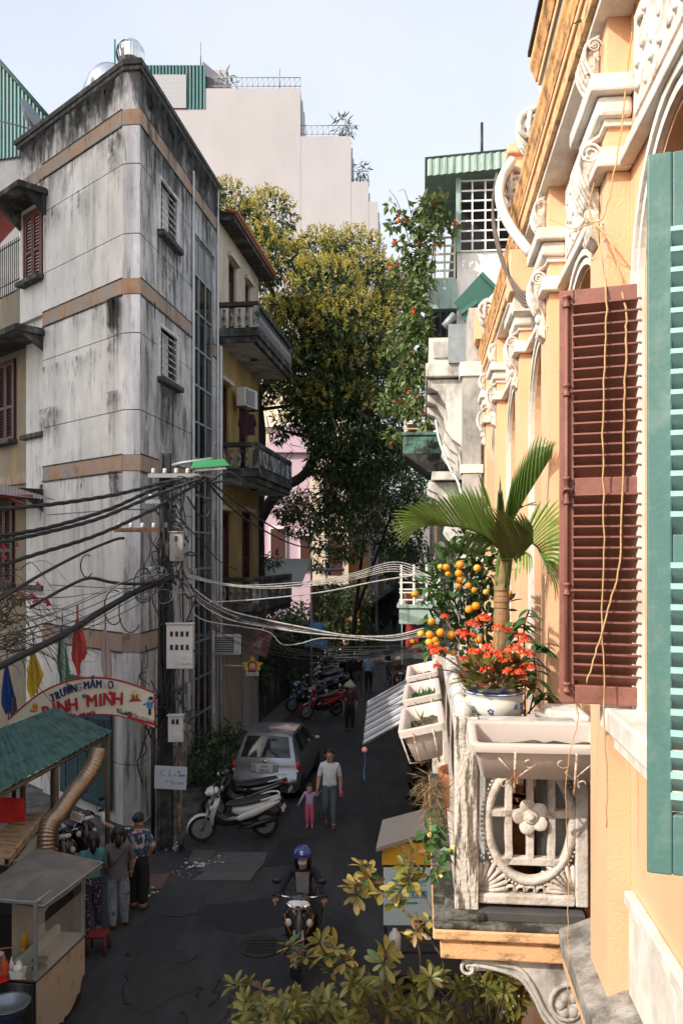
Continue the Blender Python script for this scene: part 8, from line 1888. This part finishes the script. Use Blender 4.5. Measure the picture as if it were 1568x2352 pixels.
# stall counter, beams, flag, odds and ends under the roof
bn = thing('stall_counter', 'wooden stall counter with pale boards under the green roof', 'counter', (-4.4, 11.2, 0)); Tb_ = Matrix.Translation(-bn.location); wood = M_('pale_board', (.33,.22,.11), .8, .25, 4, .3, 30, c2=(.15,.1,.06), a2=.4, s2=3, st=(1,4,1))
for k, (a, c, h) in enumerate(((P(20,1990,10.4), P(116,1868,12.6), .09), (P(20,2040,10.35), P(100,1930,12.2), .18))):
    m = MB(); m.add([a, c, c+V((0,0,h)), a+V((0,0,h)), a+V((-.05,0,0)), c+V((-.05,0,0)), c+V((-.05,0,h)), a+V((-.05,0,h))], [(0,1,2,3),(3,2,6,7),(5,4,7,6)], False, Tb_); m.build('board', wood if k == 0 else M_('mint_board', (.3,.33,.26), .8, .15), bn)
a = P(60,1985,10.8); m = MB(); m.add([P(20,1990,10.4), P(116,1868,12.6), P(40,1868,12.6), P(-60,1975,10.4)], [(0,1,2,3)], False, Tb_); m.build('table_top', wood, bn)
m = MB(); m.bb(-5.2,-4.05,10.4,12.5,0,1.2, Tb_); m.build('counter_base', dark, bn)
m = MB(); m.add([P(28,2070,9.95), P(104,2060,10.3), P(104,2330,10.3), P(28,2350,9.95)], [(3,2,1,0)], False, Tb_); m.add([P(28,2070,9.98), P(104,2060,10.33), P(104,2330,10.33), P(28,2350,9.98)], [(0,1,2,3)], False, Tb_); m.build('white_side_board', M_('dirty_white_board', (.32,.31,.25), .8, .12, 3), bn)
b = MB(); a = P(18,1832,12); rows = [[a+V((-.25+.1*k, .03*math.sin(k+i), -.12*i)) for k in range(6)] for i in range(4)]; b.grid(rows); b.build('red_cloth', M_('bright_red_cloth', (.45,.02,.015), .8), label='bright red cloth hanging under the stall roof', cat='cloth')
for lb, u, v, Y, rz in (('dark motorbike parked behind the duct under the stall roof', 135, 1900, 14.3, .5), ('black motorbike parked beside the painted gate leaf', 175, 1915, 15.2, .7)):
    c = dup(sc1, V((P(u, v, Y).x, Y, 0)), rz, lb); recolour(c, {'white_scooter_paint': bikebk}); c['group'] = 'motorbikes parked behind the stall'
    for ch in list(c.children):
        if ch.name.startswith('yellow_plate'): bpy.data.objects.remove(ch)
b = MB(); b.box((0,0,0), (.2,.012,.14), 0, Matrix.Rotation(.35, 4, 'Y')); o = b.build('price_card', platew, None, label='white price card held up above the woman in teal', cat='card', bevel=.004); o.location = P(177,1876,12.6)
b = MB()
for k in range(3): b.tube([(-.07,-.012,.03-.03*k),(.07,-.012,.03-.03*k)], .004, 4, Matrix.Rotation(.35, 4, 'Y'))
b.build('card_writing', ink, o)
for k, (u, v, Y, mt, lb) in enumerate(((226,2150,11.9,M_('dull_red_plastic', (.16,.015,.015), .5),'low red plastic stool beside the woman in teal'), (40,2215,10.2,bikeblue,'low blue plastic stool tucked behind the cart'))):
    t = thing('plastic_stool', lb, 'stool', V((P(u, v, Y).x, Y, 0))); b = MB(); b.bb(-.13,.13,-.13,.13,.25,.28); b.build('seat', mt, t, bevel=.01)
    for sx in (-1, 1):
        for sy in (-1, 1): b = MB(); b.tube([(sx*.11,sy*.11,.25),(sx*.13,sy*.13,0)], .018, 5); b.build('leg', mt, t)
for k in range(5): item('soup_bowl', ['lowest', 'second', 'middle', 'fourth', 'topmost'][k]+' of the white bowls stacked on the cart counter', 'bowl', on(.22,.62,.888+k*.022), [(.04,0),(.075,.04),(.08,.045),(.07,.04),(.03,.01)], plasw)
for k, (x, y, lb, mt) in enumerate(((.30,.85,'tall dark stock pot at the back of the cart',bpy.data.materials['dull_aluminium']), (.98,.8,'small steel pot at the far end of the cart',steel))): item('stock_pot', lb, 'pot', on(x, y, .887), [(.12-.03*k,0),(.12-.03*k,.2-.06*k),(.13-.03*k,.205-.06*k),(.11-.03*k,.2-.06*k),(.1-.03*k,.14-.06*k)], mt)
bg_ = thing('plastic_bag', 'white plastic bag hanging from the cart frame', 'bag', on(Lc,.5,1.35)); b = MB(); b.sph((0,0,0), (.09,.07,.13), 10); b.tube([(0,0,.1),(0,0,.3)], .008, 4); b.build('bag_body', plasw, bg_)
# low red seat behind the stall and manhole, kerb slabs, litter
for i, (a, b_, c, d) in enumerate((((500,1960),(615,1960),(606,1985),(475,1985)), ((478,1986),(605,1986),(590,2004),(455,2004)), ((470,2005),(589,2005),(575,2025),(440,2025)), ((445,1955),(499,1958),(476,1984),(430,1984)))):
    q = [G(*p) for p in (a, b_, c, d)]; m = MB(); m.add(q+[p+V((0,0,.022+.004*i)) for p in q], [(7,6,5,4),(0,1,5,4),(1,2,6,5),(2,3,7,6),(3,0,4,7)]); m.build('pavement_slab', slabm, kind='structure')
q = [G(*p) for p in ((345,2010),(392,2006),(372,2042),(338,2044))]; m = MB(); m.add([p+V((0,0,.012)) for p in q], [(3,2,1,0)]); m.add([p+V((0,0,.012)) for p in q]+[V((p.x, p.y, 0)) for p in q], [(0,1,5,4),(1,2,6,5),(2,3,7,6),(3,0,4,7)]); m.build('drain_cover', M_('rusty_plate', (.11,.065,.05), .8, .3, 6), label='rusty square drain cover near the women', cat='drain cover')
rr = random.Random(40); m = MB()
for cu, cv, n, s in ((390,1945,60,26),(450,1985,60,26),(495,1980,14,16),(350,2050,8,20),(420,2005,20,60)):
    for i in range(n):
        p = G(cu+rr.gauss(0, s*.5), cv+rr.gauss(0, 6)); R_ = rr.uniform(.012,.05)*(1 if s < 30 else .5); a_ = rdir(rr); m.add([(p.x-R_, p.y, .012), (p.x, p.y-R_*rr.uniform(.4,1), .012), (p.x+R_*rr.uniform(.5,1), p.y, R_*rr.uniform(.2,.9)+.012), (p.x, p.y+R_*.7, R_*.4+.012)], [(0,1,2,3)]) if rr.random() < .6 else m.sph((p.x, p.y, R_*.4), (R_, R_*.7, R_*.45), 5)
m.build('litter', M_('pale_litter', (.45,.44,.42), .8, .4, 20), kind='stuff')
for k, (pts, mt) in enumerate((([(470,2080),(640,2060),(700,2110),(560,2150),(450,2120)], M_('asphalt_patch_dark', (.014,.015,.017), .9, .3, 4, .5, 200)), ([(300,2210),(420,2180),(470,2260),(330,2330)], M_('asphalt_patch_pale', (.03,.03,.032), .9, .4, 3, .5, 150, c2=(.025,.026,.028), a2=.5, s2=4)), ([(640,1930),(705,1925),(690,1985),(610,1990)], bpy.data.materials['asphalt_patch_dark']), ([(400,2060),(470,2052),(452,2100),(370,2110)], bpy.data.materials['asphalt_patch_pale']))):
    rp_ = random.Random(k); q = [G(*p) for p in pts]; q2 = []
    for a, c in zip(q, q[1:]+q[:1]):
        for t in range(5): q2.append(a.lerp(c, t/5)+V((rp_.uniform(-.05,.05), rp_.uniform(-.05,.05), .004+.002*k)))
    m = MB(); m.quad(*q2[::-1]); m.build('road_patch', mt, kind='structure')
mh = thing('manhole_cover', 'round iron manhole cover in the middle of the road', 'manhole cover', G(600,2175)+V((0,0,.008))); m = MB(); m.lathe([(.33,0),(.33,.006),(.3,.01),(.02,.01)], 24); m.build('cover', ironk, mh)
for k in range(5): m = MB(); m.bb(-.22,.22,-.2+k*.09,-.17+k*.09,.0105,.018); m.build('ridge', ironk, mh)
m = MB(); rp_ = random.Random(5)
for k in range(14):
    u, v = rp_.uniform(300,720), rp_.uniform(2000,2340); p = [G(u, v)+V((0,0,.009))]
    for j in range(7): p.append(p[-1]+V((rp_.uniform(-.12,.12), rp_.uniform(-.25,.05), 0)))
    m.tube(p, .006, 4, flat=.3)
m.build('road_cracks', black, kind='stuff')
# plants by the car
for k, (u, v, lb) in enumerate(((465,1760,'dark potted palm at the foot of the grey wall beside the car'),(520,1715,'dark bushy plant by the pink doorway'),(500,1800,'low dark plant behind the scooters'))):
    c = G(u, [1800, 1775, 1830][k]); bushy('potted_plant', lb, 'plant', [(c+V((0,0,.6)), (.42,.35,.55)), (c+V((.1,0,1.05)), (.3,.3,.35))], shrubm, .28, .05, 900, 71+k, [([c, c+V((0,0,.5)), c+V((.05,0,1.1))], .03)])
# star sign, blue signs, torn banner
stg = thing('star_sign', 'yellow star sign with a cheerful girl\'s face above a white name strip', 'sign', P(580, 1530, 22)); M = RX
b = MB(); b.prism([((.30 if i % 2 == 0 else .15)*math.cos(pi/2+i*pi/5), (.30 if i % 2 == 0 else .15)*math.sin(pi/2+i*pi/5)) for i in range(10)], .04, M); b.build('star', M_('star_yellow', (.75,.42,.03), .5), stg)
for c, r, mt, y, nm in (((0,.02),(.13,.13),M_('auburn', (.25,.05,.02), .6),-.045,'hair'),((0,-.0),(.09,.09),bpy.data.materials['sign_skin'],-.055,'face'),((0,-.12),(.12,.06),redm,-.052,'dress'),((-.17,-.06),(.05,.05),bpy.data.materials['sign_skin'],-.05,'arm'),((.17,-.06),(.05,.05),bpy.data.materials['sign_skin'],-.05,'arm')):
    b = MB(); b.sph((c[0], y, c[1]), (r[0], .012, r[1]), 12); b.build(nm, mt, stg)
b = MB(); 
for s in (-1, 1): b.sph((s*.03,-.068,.01), (.012,.004,.014), 6)
b.tube([(-.03,-.068,-.035),(0,-.068,-.05),(.03,-.068,-.035)], .006, 4); b.build('eyes_and_mouth', ink, stg)
b = MB(); b.box((0,-.05,-.2), (.34,.02,.08)); b.build('name_strip', platew, stg); lettering('BÉ NGOAN', .055, ink, stg, Matrix.Translation((0,-.062,-.2)) @ RX, .001); b = MB(); b.tube([(-.2,0,0),(-.75,0,.02)], .015, 5); b.build('bracket', platew, stg)
bsn = thing('blue_sign', 'round and oblong blue shop sign hanging over the hedge', 'sign', P(726, 1460, 30)); b = MB(); b.lathe([(.36,0),(.36,.03)], 20, (0,0,0), Matrix.Translation((0,0,.22)) @ RX @ Matrix.Scale(.75, 4, (0,1,0))); b.bb(-.42,.42,-.03,0,-.42,-.16); b.build('panel', M_('sign_blue', (.08,.22,.45), .5), bsn); lettering('GIẶT LÀ', .14, platew, bsn, Matrix.Translation((0,-.034,-.29)) @ RX, .002); lettering('24H', .17, platew, bsn, Matrix.Translation((0,-.034,.22)) @ RX, .002)
tb_ = thing('torn_banner', 'torn reddish banner hanging crooked over the pink doorway', 'banner', P(605, 1460, 21)); o0 = tb_.location; b = MB(); rows = []
ca, cb_, cc_, cd_ = P(600,1440,21), P(640,1402,21), P(612,1512,21), P(566,1492,21)
for i in range(8): rows.append([(ca.lerp(cb_, j/6)).lerp(cd_.lerp(cc_, j/6), i/7)-o0+V((0,.06*math.sin(i*1.3+j),0)) for j in range(7)])
b.grid(rows); b.build('banner_cloth', M_('faded_red_banner', (.16,.05,.05), .8, .5, 6, c2=(.25,.2,.2), a2=.3), tb_); b = MB(); b.tube([P(598,1450,21)-o0, P(645,1400,21)-o0], .03, 5); b.build('banner_pole', whited, tb_)
vf = thing('red_flag', 'red flag with a yellow star hanging under the pale green balcony', 'flag', P(945, 1460, 17)); b = MB(); rows = [[(-.12+.05*k, .035*math.sin(k*2+i*.5), .28-.09*i-.02*k) for k in range(6)] for i in range(7)]; b.grid(rows); b.build('flag_cloth', M_('flag_bright_red', (.3,.01,.01), .7), vf); b = MB(); b.prism([((.06 if i % 2 == 0 else .025)*math.cos(pi/2+i*pi/5), (.06 if i % 2 == 0 else .025)*math.sin(pi/2+i*pi/5)) for i in range(10)], .01, Matrix.Translation((0,-.05,-.1)) @ RX); b.build('yellow_star', M_('star_gold', (.7,.5,.02), .6), vf); b = MB(); b.tube([(-.2,0,-.6),(-.2,0,.5)], .012, 5); b.build('staff', greym, vf)
# striped awning with ball, sign cart on the right
sa_ = thing('striped_awning', 'blue and white striped translucent awning sloping to the street under the planters', 'awning', P(900,1620,17)); o0 = sa_.location
Oa, Ob, Ia, Ib = P(834,1708,15), P(844,1611,19.3), FL(-.05,14.9,3.45), FL(-.05,20.2,3.45)
sm1 = M_('awning_blue_stripe', (.42,.46,.54), .5, .1, 4, 0, transl=.25); sm2 = M_('awning_white_stripe', (.74,.72,.72), .5, .08, 4, 0, transl=.3)
for k in range(14):
    m = MB(); s0, s1 = k/14, (k+1)/14; lift = .01*(k % 2); m.add([Oa.lerp(Ob, s0)-o0+V((0,0,lift)), Oa.lerp(Ob, s1)-o0+V((0,0,lift)), Ia.lerp(Ib, s1)-o0+V((0,0,lift)), Ia.lerp(Ib, s0)-o0+V((0,0,lift))], [(3,2,1,0)])
    m.add([Oa.lerp(Ob, s0)-o0+V((0,0,lift+.012)), Oa.lerp(Ob, s0+.02)-o0+V((0,0,lift+.03)), Ia.lerp(Ib, s0+.02)-o0+V((0,0,lift+.03)), Ia.lerp(Ib, s0)-o0+V((0,0,lift+.012))], [(3,2,1,0)]); m.build('awning_strip', sm1 if k % 2 else sm2, sa_)
m = MB(); m.tube([Oa-o0-V((0,0,.03)), Ob-o0-V((0,0,.03))], .03, 6); m.tube([Oa-o0-V((0,0,.03)), Ia-o0-V((0,0,.03))], .025, 6); m.tube([Ob-o0-V((0,0,.03)), Ib-o0-V((0,0,.03))], .025, 6); m.build('awning_frame', mould, sa_)
bl2 = thing('pink_ball', 'pink ball with a blue ribbon hanging from the corner of the striped awning', 'ornament', Oa-V((-.02,.05,.1))); b = MB(); b.sph((0,0,0), .055, 12); b.build('ball', M_('pale_pink_ball', (.75,.35,.35), .5), bl2); b = MB(); b.tube(spline([(0,0,-.05),(.01,0,-.25),(-.01,0,-.4),(.005,0,-.56)], 4), [.006]*4+[.012]*6+[.02]*3, 5); b.build('ribbon', M_('blue_ribbon', (.08,.16,.4), .7), bl2)
sc_ = thing('sign_cart', 'small grey roofed cart with yellow fascia and pale blue poster', 'cart', (1.0, 11.1, 0)); Tq = Matrix.Translation(-sc_.location)
ra, rb_, rc, rd_ = P(863,1948,10.5), P(878,1883,11.6), P(1010,1848,11.8), P(1000,1905,10.6)
m = MB(); m.add([ra, rb_, rc, rd_], [(3,2,1,0)], False, Tq); m.add([p-V((0,0,.05)) for p in (ra, rb_, rc, rd_)], [(0,1,2,3)], False, Tq); m.add([ra, ra-V((0,0,.05)), rd_-V((0,0,.05)), rd_], [(0,1,2,3)], False, Tq); m.add([ra, rb_, rb_-V((0,0,.05)), ra-V((0,0,.05))], [(0,1,2,3)], False, Tq); m.build('roof', M_('dusty_grey_roof', (.26,.24,.22), .8, .1, 3), sc_)
a, c = P(877,1985,10.62), P(1010,1985,10.62); m = MB(); m.bb(a.x, c.x, 10.6, 10.64, a.z, a.z+.27, Tq); m.build('yellow_fascia', M_('cart_yellow', (.6,.36,.03), .6, .08), sc_)
a, c = P(880,2123,10.6), P(990,1988,10.6); m = MB(); m.bb(a.x, c.x, 10.575, 10.59, a.z, c.z-.02, Tq); psm = M_('poster_pale_blue', (.5,.66,.7), .5, .04); pno_ = m.build('poster_board', psm, sc_)
tq_ = M_('poster_teal', (.04,.3,.36), .6); pr_ = M_('poster_red', (.55,.05,.04), .6); mx_ = (a.x+c.x)/2
m = MB(); z = P(0,2052,10.6).z; m.bb(a.x+.06, c.x-.06, 10.57, 10.574, z-.045, z+.045, Tq); m.build('teal_band', tq_, sc_)
lettering('Instaxe', .13, platew, sc_, Tq @ Matrix.Translation((mx_, 10.567, z)) @ RX, .002, shear=.25)
m = MB(); m.lathe([(.055,0),(.055,.006)], 18, (0,0,0), Tq @ Matrix.Translation((mx_+.02, 10.573, P(0,2022,10.6).z)) @ RX); m.build('red_badge', pr_, sc_); lettering('13', .055, platew, sc_, Tq @ Matrix.Translation((mx_+.02, 10.565, P(0,2022,10.6).z)) @ RX, .001)
m = MB(); z2 = P(0,2026,10.6).z
for s in (-1, 1):
    for k in range(9): x = mx_+.02+s*(.07+k*.018); m.bb(x-.005, x+.005, 10.571, 10.574, z2-.035+k*.004*s*.9+.01, z2+.0+k*.005, Tq)
    m.tube([(mx_+.02+s*.06,10.572,z2+.03),(mx_+.02+s*.23,10.572,z2+.045)], .004, 4, Tq); m.tube([(mx_+.02+s*.06,10.572,z2-.03),(mx_+.02+s*.23,10.572,z2-.03)], .004, 4, Tq)
m.build('film_strip_motif', tq_, sc_); m = MB(); m.bb(a.x+.18, c.x-.18, 10.57, 10.574, P(0,2072,10.6).z-.012, P(0,2072,10.6).z+.012, Tq); m.bb(a.x+.26, c.x-.26, 10.57, 10.574, P(0,2000,10.6).z-.02, P(0,2000,10.6).z+.02, Tq); m.build('small_print', tq_, sc_)
m = MB()
for x, y in ((.56,10.62),(1.55,10.62),(.62,11.6),(1.55,11.6)): m.bb(x-.015, x+.015, y-.015, y+.015, .1, 1.95, Tq)
m.bb(.56,1.55,10.6,10.62,.6,.63, Tq); m.bb(.56,1.55,10.6,11.6,.3,.33, Tq); m.build('cart_frame', ironk, sc_)
for x in (.7, 1.4):
    m = MB(); m.lathe([(.1,-.03),(.14,-.03),(.14,.03),(.1,.03)], 14, (0,0,0), Tq @ Matrix.Translation((x,10.75,.14)) @ Matrix.Rotation(pi/2, 4, 'X')); m.build('wheel', rubber, sc_)
wj = thing('water_jug', 'white plastic jug on the lower shelf of the sign cart', 'jug', (.68, 10.58, .632)); b = MB(); b.lathe([(.06,0),(.075,.02),(.08,.2),(.06,.25),(.03,.27),(.03,.3)], 16); b.build('jug_body', plasw, wj)
